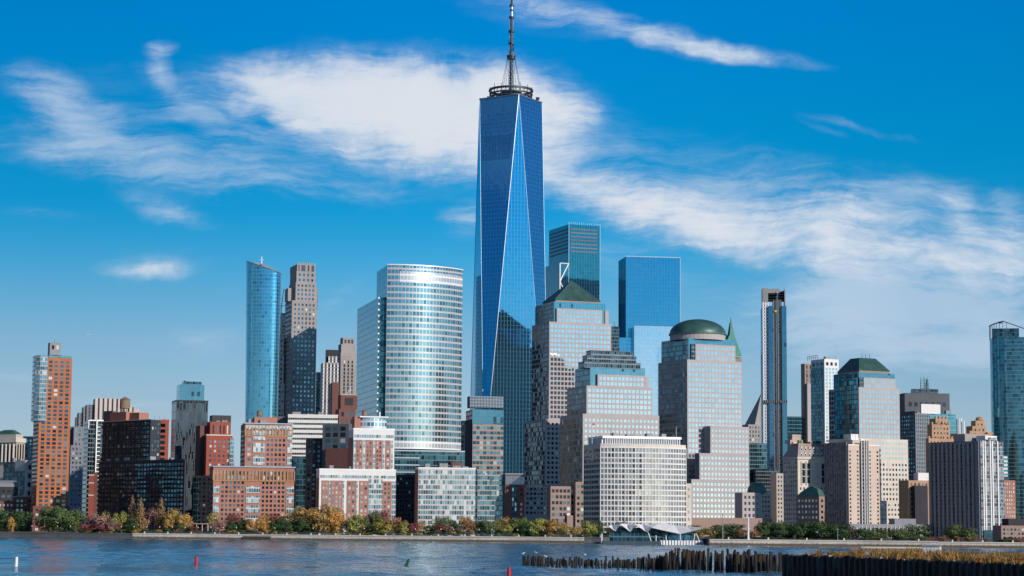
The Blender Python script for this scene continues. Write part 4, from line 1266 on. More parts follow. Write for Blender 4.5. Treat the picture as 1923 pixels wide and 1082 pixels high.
# crown: ring platform, mast, stays
rg = b.mb('ring_platform', 'steel_dark')
zc = zt_
for (rr, z0, z1) in ((21.5, 8.8, 10.8), (21.0, 5.4, 6.6), (20.5, 2.4, 3.6)):
    rg.lathe(cxx, cyy, [(rr - 1.5, zc + z0), (rr, zc + z0), (rr, zc + z1), (rr - 1.5, zc + z1), (rr - 1.5, zc + z0)], 40)
for i in range(28):
    t0 = 2 * math.pi * i / 28
    t1 = 2 * math.pi * (i + 1) / 28
    c0, c1 = (cxx + 20.4 * math.cos(t0), cyy + 20.4 * math.sin(t0)), (cxx + 20.4 * math.cos(t1), cyy + 20.4 * math.sin(t1))
    rg.tube((*c0, zc), (*c0, zc + 10), .3, n=4)
    if i % 2: rg.tube((*c0, zc + 10.6), (*c0, zc + 12.6 + (i % 3)), .3, n=5)
    rg.tube((*c0, zc + 3), (*c1, zc + 9), .2, n=4)
ba = b.mb('roof_plant', 'steel_dark')
for (dx, dy) in ((-23, -6), (-20, -9), (24, -4), (18, 9)): ba.box(cxx + dx, cxx + dx + 3.5, cyy + dy, cyy + dy + 3, zc + .6, zc + 3)
ba.lathe(cxx, cyy, [(15, zc), (15, zc + 4), (9, zc + 9), (9, zc)], 20)
ma = b.mb('mast', 'steel')
mk = b.mb('mast_collar', 'steel_dark')
zz = lambda py: b.Z(962, py, cyy)
segs = [(zc, zz(130), 2.6), (zz(130), zz(108), 1.9), (zz(105), zz(60), 2.0), (zz(60), zz(35), 1.8), (zz(31), zz(13), 1.5), (zz(11), zz(-30), 1.0), (zz(-30), zz(-70), 0.7)]
for k, (z0, z1, r_) in enumerate(segs):
    if k in (4,): ma.tube((cxx, cyy, z0), (cxx, cyy, z1), r_, r_, 12)
    elif k >= 5: mk.tube((cxx, cyy, z0), (cxx, cyy, z1), r_, r_ * .8, 10)
    else:
        mk.tube((cxx, cyy, z0), (cxx, cyy, z1), r_ * .45, r_ * .45, 8)
        for i in range(4):
            for st in range(6):
                a0, a1 = math.pi / 2 * i + .3, math.pi / 2 * (i + 1) + .3
                zA, zB = z0 + (z1 - z0) * st / 6, z0 + (z1 - z0) * (st + 1) / 6
                P0 = (cxx + r_ * math.cos(a0), cyy + r_ * math.sin(a0)); P1 = (cxx + r_ * math.cos(a1), cyy + r_ * math.sin(a1))
                ma.tube((*P0, zA), (*P0, zB), .34, n=4); ma.tube((*P0, zA), (*P1, zB), .22, n=4); mk.tube((*P1, zA), (*P0, zB), .20, n=4)
for py, r_ in ((11, 2.2), (33, 2.6), (59, 2.9), (82, 2.9), (106, 4.4), (109.5, 3.9), (20, 1.7), (-30, 1.6)):
    mk.tube((cxx, cyy, zz(py) - .9), (cxx, cyy, zz(py) + .9), r_, r_, 12)
rng = random.Random(8)
for i in range(26):
    z = rng.uniform(zz(104), zz(62)); t0 = rng.uniform(0, 6.28)
    mk.tube((cxx + 2.4 * math.cos(t0), cyy + 2.4 * math.sin(t0), z), (cxx + 2.4 * math.cos(t0), cyy + 2.4 * math.sin(t0), z + 2.4), .34, n=4)
sy = b.mb('stay', 'steel_dark')
for i in range(8):
    t0 = math.pi / 4 * i + .2
    sy.tube((cxx + 3.8 * math.cos(t0), cyy + 3.8 * math.sin(t0), zz(109)), (cxx + 11 * math.cos(t0), cyy + 11 * math.sin(t0), zc + 4), .24, n=4)
b.done()

# ---- teal tower with the white brace
b = Bld('glass_tower', 'dark teal glass tower with louvered top floors and a white zigzag brace', 'tower', 1068.5, 421, 2200, 22)
t = b.box('wall', 'glass_teal_deep', 1068.5, 1126.5, 421, pl=1031)
s_ = b.box('wing', 'glass_teal_deep', 1050, 1068, 494, pl=1023.5, off=-6, z0=0)
for i in range(7):
    z = b.Z(1075, 429) - i * 4.0
    b.rep('louver', 'pane_louver', t.x0 + 2, t.x1 - 3, -.4, -.03, z - 1.5, z)
    b.rep('louver', 'pane_louver', t.x0 - .4, t.x0 - .03, 3, t.y1 - 3, z - 1.5, z)
fr = b.mb('corner_frame', 'steel_blue')
fr.box(t.x0 - .25, t.x0 + .1, -.35, .1, 0, t.z1 + 1.5); fr.box(t.x1 - .1, t.x1 + .25, -.35, .1, 0, t.z1 + 1.5)
for i in range(16):
    x = t.x0 + (t.x1 - t.x0) * i / 15; fr.box(x - .12, x + .12, -.2, .1, t.z1, t.z1 + 2.4)
br = b.mb('brace', 'white_metal')
zA, zB, zC = b.Z(1050, 496), b.Z(1050, 530), b.Z(1050, 562)
xa, xb = s_.x0 + .8, s_.x1 - .4
for p, q in (((xa, zA), (xa, 100)), ((xa, zA), (xb, zA)), ((xb, zA), (xa, zB)), ((xa, zB), (xb, zC)), ((xb, zC), (xa, zC - 35))):
    br.tube((p[0], -6.5, p[1]), (q[0], -6.5, q[1]), .75, n=5)
b.done()

b = Bld('office_tower', 'narrow black tower peeping out beside the pyramid roofed tower', 'tower', 1146, 613, 1950, 10)
t = b.box('wall', 'glass_dark', 1143, 1163, 613, dep=20)
b.mb('antenna', 'steel_dark').tube((t.x1 - 4, 4, t.z1), (t.x1 - 4, 4, t.z1 + 5), .2)
b.done()

# ---- azure slab over the mirror block
b = Bld('glass_tower', 'smooth azure glass slab tower with a flat top', 'tower', 1175.5, 482, 2100, 9)
t = b.box('wall', 'glass_azure', 1175.5, 1277, 482, pl=1161.5, z0=0)
b.mb('edge', 'steel').box(t.x1 + .01, t.x1 + .5, t.y0 - .2, t.y0 + 2, 40, t.z1)
b.mb('edge', 'steel').box(t.x0 - .2, t.x1 + .3, t.y0 - .3, t.y0 - .02, t.z1 + .01, t.z1 + .8)
lw = b.box('lower_block', 'glass_mirror', 1191, 1270, 614, off=-14, dep=13)
ls = b.box('lower_side', 'glass_azure', 1162, 1190.8, 634, off=-6, dep=5.9)
b.mb('lower_rim', 'steel').box(lw.x0, lw.x1, lw.y0 - .3, lw.y0 + .2, lw.z1 + .01, lw.z1 + 1.0)
b.done()


# ---- stone office towers with mirrored windows and copper roofs
def stone_tower(b, shaft, tiers, inset, glass, cols=15):
    """shaft, lower tiers (pc, pr, py, pl, off), the stone inset over the shaft and the glass storeys behind it"""
    out = []
    for k, (pc, pr, py, pl, off, part, mat) in enumerate([shaft] + tiers):
        t = b.box(part, mat, pc, pr, py, pl=pl, off=off)
        out.append(t)
    return out


def glass_storeys(b, s, pc, pr, py, pl, off, mat='glass_tier'):
    g = b.box('glass_storeys', mat, pc, pr, py, pl=pl, off=off, z0=s.z1 - .01)
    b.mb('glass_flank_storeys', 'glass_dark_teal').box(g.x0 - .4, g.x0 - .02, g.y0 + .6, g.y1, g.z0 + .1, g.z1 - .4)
    return g


b = Bld('stone_office_tower', 'pink stone office tower with mirrored windows under a green pyramid roof', 'tower', 1031.5, 604, 1790, 20)
s = b.box('wall', 'granite_pink', 1031.5, 1148, 604, pl=999)
zlow = b.Z(1031, 787)
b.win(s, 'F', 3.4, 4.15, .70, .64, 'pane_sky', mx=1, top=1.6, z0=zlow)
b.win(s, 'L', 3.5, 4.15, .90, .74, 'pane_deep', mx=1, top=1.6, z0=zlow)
g = glass_storeys(b, s, 1041, 1137, 566, 1006, 4)
i_ = b.box('inset_storeys', 'granite_pink', 1046, 1131, 579, off=2, dep=1.95, z0=s.z1)
b.win(i_, 'F', 3.4, 4.15, .70, .64, 'pane_sky', mx=1, top=1.2)
b.box('end_step', 'granite_pink', 1136.5, 1143, 584, off=3, dep=10, z0=s.z1)
nt = b.mb('dark_notch', 'glass_dark'); nt.box(i_.x0 - .3, i_.x0 - .02, 2.2, 4, s.z1, i_.z1)
dk = b.box('roof_band', 'granite_brown', 1043.5, 1126.5, 563, pl=1020, off=7, z0=g.z1)
apx, apz = b.f(1074, 528, 22)
rx0, rx1, ry0, ry1 = dk.x0 - .6, dk.x1 + .6, 6.4, dk.y1 + .6
b.mb('pyramid_roof', 'copper_dark').frustum((rx0, rx1, ry0, ry1), ((rx0 + rx1) / 2 - .4, (rx0 + rx1) / 2 + .4, (ry0 + ry1) / 2 - .4, (ry0 + ry1) / 2 + .4), dk.z1 + .01, apz)
rb_ = b.mb('roof_ribs', 'copper_green')
mx_, my_ = (rx0 + rx1) / 2, (ry0 + ry1) / 2
for (x, y) in ((rx0, ry0), (rx1, ry0), (rx0, ry1)): rb_.tube((x, y, dk.z1 + .2), (mx_, my_, apz + .2), .35, n=5)
for k in range(1, 10):
    x = rx0 + (rx1 - rx0) * k / 10
    rb_.tube((x, ry0, dk.z1 + .1), (x + (mx_ - x) * .92, ry0 + (my_ - ry0) * .92, dk.z1 + (apz - dk.z1) * .92 + .1), .12, n=4)
l1 = b.box('lower_wall', 'granite_pink', 1024, 1125, 787, pl=985, off=-5)
b.win(l1, 'F', 4.0, 4.1, .52, .5, 'pane_dark', mx=1.2, top=2, x1=.5)
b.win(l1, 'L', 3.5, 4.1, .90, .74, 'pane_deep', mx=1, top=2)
n = 8
xa, xb, zc2 = b.X(987, 915, -9), b.X(1036, 915, -9), b.Z(1023, 914, -9)
pts = [(xa + (xb - xa) * i / n, -9 - 4 * math.sin(math.pi * i / n)) for i in range(n + 1)] + [(xb, -5.1), (xa, -5.1)]
b.mb('rounded_base', 'granite_pink').prism(pts, 0, zc2)
for (p, q) in zip(pts[:n], pts[1:n + 1]):
    for r in range(6):
        L = math.dist(p, q); nx, ny = (q[1] - p[1]) / L, -(q[0] - p[0]) / L
        m = b.mb('base_windows', 'pane_dark')
        p2, q2 = (p[0] + (q[0] - p[0]) * .2 + nx * .06, p[1] + (q[1] - p[1]) * .2 + ny * .06), (p[0] + (q[0] - p[0]) * .8 + nx * .06, p[1] + (q[1] - p[1]) * .8 + ny * .06)
        m.wall(p2, q2, zc2 - 3.2 - r * 4, zc2 - 1.2 - r * 4)
b.done()

b = Bld('stone_office_tower', 'pink stone office tower stepping up to a black ziggurat roof', 'tower', 1101.5, 724, 1480, 20)
s = b.box('wall', 'granite_pink', 1101.5, 1225, 724, pl=1065)
z1_ = b.Z(1101, 777)
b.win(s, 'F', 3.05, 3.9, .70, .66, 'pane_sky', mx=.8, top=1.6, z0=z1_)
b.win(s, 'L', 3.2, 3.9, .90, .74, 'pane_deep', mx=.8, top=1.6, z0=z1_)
g = glass_storeys(b, s, 1108.5, 1211.5, 688, 1081, 3.5)
i_ = b.box('inset_storeys', 'granite_pink', 1122.5, 1211, 703, off=1.5, dep=1.95, z0=s.z1)
b.win(i_, 'F', 3.05, 3.9, .70, .66, 'pane_sky', mx=.8, top=1.0)
b.box('end_step', 'granite_pink', 1211.3, 1218, 708, off=2.5, dep=10, z0=s.z1)
nt = b.mb('dark_notch', 'glass_dark'); nt.box(i_.x0 - .3, i_.x0 - .02, 1.7, 3.4, s.z1, i_.z1)
zz0 = g.z1
for k, (pa, pb_, y, o) in enumerate(((1098, 1203, 680, 2.8), (1103, 1195, 668, 6), (1110, 1188, 659, 9))):
    q = b.box('ziggurat_roof', 'glass_dark', pa, pb_, y, pl=(1086, 1094, 1101)[k], off=o, z0=zz0 + .01 if k else zz0 - 1)
    b.mb('roof_ledge', 'steel_dark').box(q.x0 - .3, q.x1 + .3, q.y0 - .3, q.y1, q.z1 + .005, q.z1 + .5)
    zz0 = q.z1 + .5
l1 = b.box('lower_wall', 'granite_pink', 1094.5, 1238, 777, pl=1052, off=-5)
b.win(l1, 'F', 3.05, 3.9, .56, .5, 'pane_sky', mx=.8, top=2.4)
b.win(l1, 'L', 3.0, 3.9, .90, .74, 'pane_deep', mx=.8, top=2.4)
k1 = b.box('annex', 'granite_brown', 1081, 1128, 905, pl=1070, off=-12, dep=6)
b.win(k1, 'F', 3, 3.9, .62, .5, 'pane_dark')
k2 = b.box('annex', 'granite_brown', 1034, 1080, 913, off=-8, dep=6)
b.win(k2, 'F', 3, 3.9, .7, .55, 'pane_dark')
k3 = b.box('annex', 'granite_brown', 1065, 1081, 968, off=-10, dep=6)
b.done()

plain('hut_slate', (0.22, 0.28, 0.36), 0.6)
b = Bld('office_building', 'broad white gridded office block with a bright finned crown above the ferry terminal', 'office building', 1127.5, 833, 1235, 17)
x0, zc0 = b.f(1127.5, 833)
x1 = b.X(1288, 836)
y1 = b.l(1096, 836, 0)[0]
SAG, n = 6.0, 27


def bow(f):
    """front line of the bowed block: point and outward turn at fraction f"""
    Lf = x1 - x0
    rad = (Lf * Lf / 4 + SAG * SAG) / (2 * SAG)
    half = math.asin(Lf / 2 / rad)
    a_ = -half + 2 * half * f
    return (x0 + x1) / 2 + rad * math.sin(a_), rad * math.cos(half) - rad * math.cos(a_), a_


t = Tier(x0, x1, 0, y1, 0, zc0)
fpts = [bow(i / n)[:2] for i in range(n + 1)]
b.mb('wall', 'limestone_pale').prism(fpts + [(x1, y1), (x0, y1)], 0, zc0)
b.smooth.add('wall')
zt3 = t.z1 - 2.2
nc, nr = 27, 17
h_ = zt3 / nr
gr = b.mb('white_grid', 'concrete_white')
gm = b.mb('mullions', 'concrete_white')
for c in range(nc):
    xa, ya, az = bow((c + .5) / nc)
    w_ = math.dist(fpts[c], fpts[c + 1])
    for r in range(nr): b.on(xa, ya, az, zt3 - (r + .5) * h_, w_ * .70, h_ * .66, 'pane_grid')
    (pxa, pya), (pxb, pyb) = fpts[c], fpts[c + 1]
    nx, ny = math.sin(az), -math.cos(az)
    for r in range(nr + 1):
        z = zt3 - r * h_
        gr.prism([(pxa + nx * .35, pya + ny * .35), (pxb + nx * .35, pyb + ny * .35), (pxb + nx * .02, pyb + ny * .02), (pxa + nx * .02, pya + ny * .02)], z - .34, z + .34, True, True)
for c in range(nc + 1):
    xa, ya, az = bow(c / nc)
    gm.box(xa - .2, xa + .2, ya - .36, ya - .03, 0, zt3)
b.win(t, 'L', 2.8, h_, .7, .6, 'pane_deep', mx=.6, top=2.2)
cr = b.box('crown', 'white_metal', 1134, 1277, 820, pl=1107, off=2, z0=t.z1)
fd = b.mb('crown_slots', 'hut_slate')  # blue grey sheets between the fins, their shade put into the colour
for i in range(34):
    x = cr.x0 + (cr.x1 - cr.x0) * (i + .5) / 34
    b.rep('crown_fin', 'white_metal', x - .12, x + .12, 1.0, 1.99, t.z1 + .1, cr.z1 - .9)
    fd.box(x + .22, x + 1.0, 1.94, 1.995, t.z1 + .4, cr.z1 - 1.3)
for i in range(14):
    y = cr.y0 + (cr.y1 - cr.y0) * (i + .5) / 14
    b.rep('crown_fin', 'white_metal', cr.x0 - 1, cr.x0 - .01, y - .12, y + .12, t.z1 + .1, cr.z1 - .9)
b.mb('crown_rim', 'white_metal').box(cr.x0 - 1.2, cr.x1 + .5, .8, cr.y1, cr.z1 - .88, cr.z1 + .5)
e = b.box('end_wing', 'limestone_pale', 1288.2, 1298.5, 908, off=-.5, dep=14)
b.win(e, 'F', 3.0, 4.2, .35, .4, 'pane_pale', mx=.3)
for px in (1112, 1270):
    x = b.X(px, 815, 2); b.mb('flagpole', 'white_metal').tube((x, 2, t.z1), (x, 2, b.Z(px, 793 if px < 1200 else 800, 2)), .16, .1, 6)
x = b.X(1112, 798, 2)
b.mb('flag', 'flag_red').box(x + .1, x + 1.6, 1.95, 2.03, b.Z(1112, 799, 2), b.Z(1112, 795, 2))
b.clutter(cr, 8, seed=55)
b.done()

b = Bld('stone_office_tower', 'pale stone office tower with a stepped flank under a green copper dome', 'tower', 1290.5, 675, 1620, 26)
s = b.box('wall', 'granite_pink', 1290.5, 1393, 675, pl=1236)
b.win(s, 'F', 3.1, 4.0, .70, .66, 'pane_sky', mx=.7, top=1.8)
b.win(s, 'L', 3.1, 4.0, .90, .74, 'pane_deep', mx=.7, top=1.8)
gr = b.mb('side_ledges', 'limestone_pale')
for r in range(30):
    z = s.z1 - r * 4.0
    if (r * 7) % 3: gr.box(s.x0 - .5, s.x0 - .02, s.y0 + 3 + (r * 5 % 9), s.y1 - (r * 3 % 7), z - .5, z)
g = glass_storeys(b, s, 1293, 1380, 634, 1243, 4)
i_ = b.box('inset_storeys', 'granite_pink', 1306, 1381, 646, off=2, dep=1.95, z0=s.z1)
b.win(i_, 'F', 3.1, 4.0, .62, .62, 'pane_sky', mx=.7, top=1.2)
nt = b.mb('dark_notch', 'glass_dark'); nt.box(i_.x0 - 3.2, i_.x0 - .02, 2.6, 3.95, s.z1, i_.z1)
x0, x1 = b.X(1263, 630, 20), b.X(1356.5, 630, 20)
dcx, dr = (x0 + x1) / 2, (x1 - x0) / 2 * .97
zd, za = b.Z(1310, 634, 20), b.Z(1310, 600, 20)
dm = b.mb('dome', 'copper_dark')
H = za - zd - 2.6
dm.lathe(dcx, 20, [(dr * math.cos(R(a_)), zd + 2.6 + H * math.sin(R(a_))) for a_ in range(0, 91, 6)], 40)
b.smooth.add('dome')
b.mb('drum', 'granite_pink').lathe(dcx, 20, [(dr * .985, g.z1 - 1), (dr * .985, zd + 2.0)], 40)
b.mb('drum_rim', 'copper_green').lathe(dcx, 20, [(dr * 1.0, zd + 1.6), (dr * 1.03, zd + 1.6), (dr * 1.03, zd + 2.7), (dr * .95, zd + 2.7)], 40)
for (pc_, y, o, pr_) in ((1334, 800, -9, 1406.5), (1313.5, 851, -16, 1407), (1298.5, 900, -23, 1407.5)):
    q = b.box('stepped_wall', 'granite_pink', pc_, pr_, y, off=o, dep=s.y1 - o if o == -9 else 6.95)
    b.win(q, 'F', 3.1, 4.0, .56, .52, 'pane_sky', mx=.7, top=1.6)
    b.mb('step_end', 'grey_blue_stone').box(q.x0 - .12, q.x0 - .01, q.y0 + .2, q.y0 + 6.9, 0, q.z1)  # darker sheet over the end turned from the sun, shade put into colour
b.done()

b = Bld('winter_garden_building', 'low stone wing with a copper dome and square dark windows', 'office building', 1394, 926, 1480, 24)
t = b.box('wall', 'granite_pink', 1394, 1428, 925, pl=1380)
b.win(t, 'F', 3.0, 4.4, .5, .5, 'pane_sky', mx=.8)
t2 = b.box('end_wall', 'limestone', 1428, 1448, 926, off=3, dep=12)
b.win(t2, 'F', 2.4, 3.4, .4, .45, 'pane_dark', mx=.8)
x0, x1 = b.X(1405, 923, 9), b.X(1437, 923, 9)
b.mb('dome', 'copper_green').lathe((x0 + x1) / 2, 9, [((x1 - x0) / 2 * f, t.z1 + h) for f, h in ((1, -1), (1, 1.2), (.9, 4), (.62, 6.6), (.55, 7.4), (0, 7.6))], 8)
b.box('base_wall', 'granite_brown', 1296, 1450, 972, off=-6, dep=5)
b.done()

# ---- towers behind and to the south
b = Bld('stone_tower', 'old stone tower with a bright green copper pyramid and needle spire', 'tower', 1364, 675, 2600, 24)
t2 = b.box('lower_wall', 'grey_blue_stone', 1354, 1393, 671.5, dep=26)
ap = b.f(1373, 624, 12)
rf = b.mb('pyramid_roof', 'copper_bright')
xr0, xr1, xc = b.X(1353, 670, 0), b.X(1393.5, 668, 0), b.X(1372.5, 640, 12)
rf.frustum((xr0, xr1, 0, 27), (xc - 3, xc + 3, 9, 15), b.Z(1390, 670), b.Z(1372, 628, 12))
rf.frustum((xc - 3, xc + 3, 9, 15), (xc - 1.2, xc + 1.2, 10.8, 13.2), b.Z(1372, 628, 12) + .01, b.Z(1372, 606, 12))
rf.tube((xc, 12, b.Z(1372, 606, 12)), (xc, 12, b.Z(1372, 594, 12)), .8, .1, 6)
b.mb('cornice', 'limestone').box(xr0 - .5, xr1 + .8, -.6, 28, b.Z(1390, 671.5), b.Z(1390, 670) - .02)
b.done()

b = Bld('stone_tower', 'dark old tower with a steep stepped pyramid top behind the slender shaft', 'tower', 1402, 800, 2500, 20)
t = b.box('wall', 'grey_stone', 1405, 1450, 797, dep=30)
b.win(t, 'F', 4, 5, .4, .6, 'pane_dark')
xc = b.X(1430, 745, 15)
for k in range(8):
    f0, f1 = 1 - k / 8, 1 - (k + .92) / 8
    z0 = t.z1 + (b.Z(1430, 738, 15) - t.z1) * k / 8
    z1 = t.z1 + (b.Z(1430, 738, 15) - t.z1) * (k + 1) / 8
    w0 = (t.x1 - t.x0) / 2 * f0
    b.mb('stepped_roof', 'grey_stone').frustum((xc - w0, xc + w0, 15 - 14 * f0, 15 + 14 * f0), (xc - w0 * f1 / f0, xc + w0 * f1 / f0, 15 - 14 * f1, 15 + 14 * f1), z0, z1)
b.done()
b = Bld('office_building', 'dark teal glass building in shade behind the slender shaft', 'office building', 1407, 832, 1950, 12)
t = b.box('wall', 'glass_dark_teal', 1405, 1440, 832, dep=20)
b.box('front_block', 'glass_dark', 1420, 1462, 880, off=-12, dep=10)
b.done()

b = Bld('slender_tower', 'very slender tower of silver panels and blue glass with an unfinished dark shaft', 'tower', 1433, 548, 2000, -4)
z2 = b.Z(1440, 575)
xs = [b.X(p, 580) for p in (1432, 1443.5, 1452, 1467.5, 1476.5)]
b.mb('silver_panels', 'silver_slots').box(xs[0], xs[1], 0, 20, 0, z2 + 4)
b.mb('blue_strip', 'glass_slate').box(xs[1] + .02, xs[2], -2.2, 18, 0, z2)
b.mb('dark_shaft', 'shaft_slots').box(xs[2] + .02, xs[3] - .02, -.8, 18, 0, z2 + 6)
b.mb('mirror_strip', 'glass_tier').box(xs[3], xs[4], -2.2, 18, 0, z2)
b.mb('side_wall', 'glass_slate').box(xs[0] - 1.2, xs[0] - .02, 1, 18, 0, z2 - 2)
zc = b.Z(1440, 541)
cr = b.mb('crown', 'concrete_grey')
cr.box(xs[0], xs[1] - .5, 0, 18, z2 + 4.01, zc)
cr.box(xs[1] - .49, xs[4] - .8, 14, 18, z2 + 6.01, zc - 1)
cr.box(xs[4] - 1.6, xs[4] - .8, 0, 13.9, z2 + .1, zc - 1)
cr.box(xs[1] - .49, xs[3] - 2, .1, .8, zc - 5, zc - .6)
fl = b.mb('crown_floors', 'steel_dark')
for k in range(4): fl.box(xs[1], xs[4] - 1.7, 1.2, 13.8, z2 + 6.3 + k * 2.4, z2 + 6.7 + k * 2.4)
ho = b.mb('hoist', 'steel')
xh = (xs[2] + xs[3]) / 2 + .3
ho.tube((xh, -1.4, 0), (xh, -1.4, zc - 3), .3, n=4); ho.tube((xh - 1.3, -1.4, 0), (xh - 1.3, -1.4, zc - 8), .2, n=4)
b.mb('hoist_car', 'crane_yellow').box(xs[2] + 1.2, xs[2] + 3.4, -2.2, -.9, b.Z(1455, 587), b.Z(1455, 583))
b.mb('belt', 'shaft_slots').box(xs[0] - .3, xs[4] + .2, -2.4, -2.21, b.Z(1440, 757), b.Z(1440, 752))
b.done()

b = Bld('office_building', 'teal glass block glimpsed beside the slender tower', 'office building', 1478, 782, 2350, 8)
t = b.box('wall', 'glass_teal', 1478, 1506, 782, dep=20)
b.done()
b = Bld('stone_building', 'small brown stone building with a stepped top below the teal glass block', 'office building', 1484, 816, 2250, 14)
t = b.box('wall', 'terracotta_pale', 1484, 1508, 826, dep=20)
b.win(t, 'F', 3.2, 4, .4, .5, 'pane_dark')
b.box('upper', 'terracotta_pale', 1488, 1504, 816, off=3, dep=12, z0=t.z1)
b.done()
b = Bld('stone_tower', 'brown stone tower standing close behind the white gridded tower', 'tower', 1505, 686, 2350, 20)
t = b.box('wall', 'granite_brown', 1511, 1526, 683, pl=1504, dep=20)
b.win(t, 'F', 4, 5, .35, .8, 'pane_dark'); b.win(t, 'L', 4, 5, .35, .8, 'pane_deep')
b.box('lower_wall', 'granite_pink', 1516, 1530, 720, off=-4, dep=10)
b.done()
b = Bld('apartment_tower', 'white gridded tower with a dark glass flank and roof scaffolding', 'tower', 1548, 675, 2280, 26)
t = b.box('white_wall', 'concrete_white', 1548, 1575, 674, pl=1523)
b.win(t, 'F', 4.6, 4.0, .62, .7, 'pane_sky', mx=.8, top=9)
b.win(t, 'F', 5.2, 5, .55, .55, 'pane_dark', mx=1, top=2, z0=t.z1 - 8.6)
sd = b.mb('glass_flank', 'glass_dark_teal'); sd.box(t.x0 - .6, t.x0 - .02, t.y0 + 3, t.y1, 0, t.z1 - 9)
b.win(t, 'L', 7, 5, .6, .55, 'pane_deep', mx=1, top=2, z0=t.z1 - 8.6)
sc = b.mb('scaffold', 'steel_dark')
for i in range(6):
    y = t.y0 + 14 + i * 4
    sc.tube((t.x0 + 1, y, t.z1), (t.x0 + 1, y, t.z1 + 5), .25, n=4)
sc.tube((t.x0 + 1, t.y0 + 14, t.z1 + 5), (t.x0 + 1, t.y0 + 34, t.z1 + 5), .25, n=4); sc.tube((t.x0 + 1, t.y0 + 14, t.z1 + 3), (t.x0 + 1, t.y0 + 34, t.z1 + 3), .2, n=4)
b.clutter(t, 4, seed=61)
b.done()

# ornate gothic block with mansard
b = Bld('gothic_building', 'ornate terracotta block with arched upper windows and a steep green trimmed mansard roof', 'office building', 1497, 862, 1780, 26)
t = b.box('wall', 'limestone_pale', 1498, 1560, 862, pl=1470)
zz1 = t.z1 - 22
b.win(t, 'F', 3.6, 4.0, .36, .5, 'pane_dark', mx=1, top=1, z1=zz1)
b.win(t, 'L', 3.6, 4.0, .36, .5, 'pane_pale', mx=1, top=1)
for i in range(7):
    x = t.x0 + 6 + i * 5.0
    b.one('F', t, x, t.z1 - 12, 3.0, 17, 'pane_teal')
    pil = b.mb('pilasters', 'limestone_pale')
    pil.tube((x - 2.5, -.5, t.z1 - 22), (x - 2.5, -.5, t.z1 - 2), .45, n=6)
    pil.box(x - 1.5, x + 1.5, -.3, -.07, t.z1 - 9, t.z1 - 8.4); pil.box(x - 1.5, x + 1.5, -.3, -.07, t.z1 - 15, t.z1 - 14.4)
b.mb('cornice', 'limestone_pale').box(t.x0 - 1.0, t.x1 + 1, -1.2, t.y1, t.z1 + .01, t.z1 + 1.6)
zr = b.Z(1500, 836, 6)
b.mb('mansard_roof', 'grey_stone').frustum((t.x0 - .4, t.x1, -.6, t.y1), (t.x0 + 5, t.x1, 6, t.y1 - 5), t.z1 + 1.61, zr)
b.mb('roof_edge', 'tan_brick').box(t.x0 + 4.6, t.x1, 5.6, t.y1 - 5, zr + .01, zr + 1.5)
dor = b.mb('dormer', 'limestone_pale'); dow = b.mb('dormer_window', 'pane_dark')
for k in range(2):
    for i in range(9):
        x = t.x0 + 4 + i * 4.2 + k * 2.1
        z = t.z1 + 2.5 + k * 5
        dor.frustum((x - 1.2, x + 1.2, .4 + k * 2.6, 5), (x - .2, x + .2, .4 + k * 2.6, 5), z + 1.8, z + 3.2)
        dor.box(x - 1.2, x + 1.2, .4 + k * 2.6, 4, z, z + 1.79); dow.box(x - .7, x + .7, .3 + k * 2.6, .39 + k * 2.6, z + .3, z + 1.7)
b.clutter(Tier(t.x0 + 6, t.x1, 7, t.y1 - 6, 0, zr + 1.5), 7, 'copper_green', seed=66)
b.done()

b = Bld('apartment_building', 'narrow pale building with dark windows beside the ornate terracotta block', 'apartment building', 1458, 890, 1640, 12)
t = b.box('wall', 'limestone', 1458, 1471, 889, dep=14)
b.win(t, 'F', 2.2, 3.4, .45, .45, 'pane_dark')
b.done()
b = Bld('stone_building', 'small brown stone building with a rounded green copper roof', 'office building', 1524, 934, 1500, 30)
t = b.box('wall', 'granite_brown', 1538, 1549, 932, pl=1496)
b.win(t, 'L', 3.8, 4.0, .45, .45, 'pane_pale', mx=1); b.win(t, 'F', 3.2, 4.0, .45, .45, 'pane_deep', mx=.6)
b.mb('roof', 'copper_green').frustum((t.x0 - .3, t.x1 + .3, -.3, t.y1 + .3), (t.x0 + .8, t.x1 - .8, 3, t.y1 - 8), t.z1 + .01, t.z1 + 5)
b.mb('roof', 'copper_green').frustum((t.x0 + .8, t.x1 - .8, 3, t.y1 - 8), (t.x0 + 1.5, t.x1 - 1.5, 10, t.y1 - 16), t.z1 + 5.01, t.z1 + 7.5)
b.done()

b = Bld('stone_office_tower', 'pale stone and mirror glass tower under a flat topped green hip roof', 'tower', 1612.5, 727, 1760, 27)
s = b.box('wall', 'granite_pink', 1612.5, 1689, 727, pl=1556)
zlo = b.Z(1612, 823)
b.win(s, 'F', 3.1, 4.1, .66, .64, 'pane_sky', mx=.7, top=1.6, z0=zlo)
gl = b.mb('glass_flank', 'glass_grid'); gl.box(s.x0 - .5, s.x0 - .02, s.y0 + 1, s.y0 + (s.y1 - s.y0) * .78, zlo, s.z1 + 8)
b.win(s, 'L', 3.1, 4.1, .8, .7, 'pane_deep', mx=.7, top=1.6, z0=zlo)
g = glass_storeys(b, s, 1612.8, 1680.5, 699, 1566, 4)
i_ = b.box('inset_storeys', 'granite_pink', 1622, 1682, 709, off=2, dep=1.95, z0=s.z1)
b.win(i_, 'F', 3.1, 4.1, .64, .62, 'pane_sky', mx=.7, top=1.0)
nt = b.mb('dark_notch', 'glass_dark'); nt.box(i_.x0 - 4, i_.x0 - .02, 2.6, 3.95, s.z1, i_.z1)
dk = b.box('roof_band', 'granite_brown', 1613.5, 1670, 695, pl=1573, off=7, z0=g.z1)
zt5 = b.Z(1620, 672, 14)
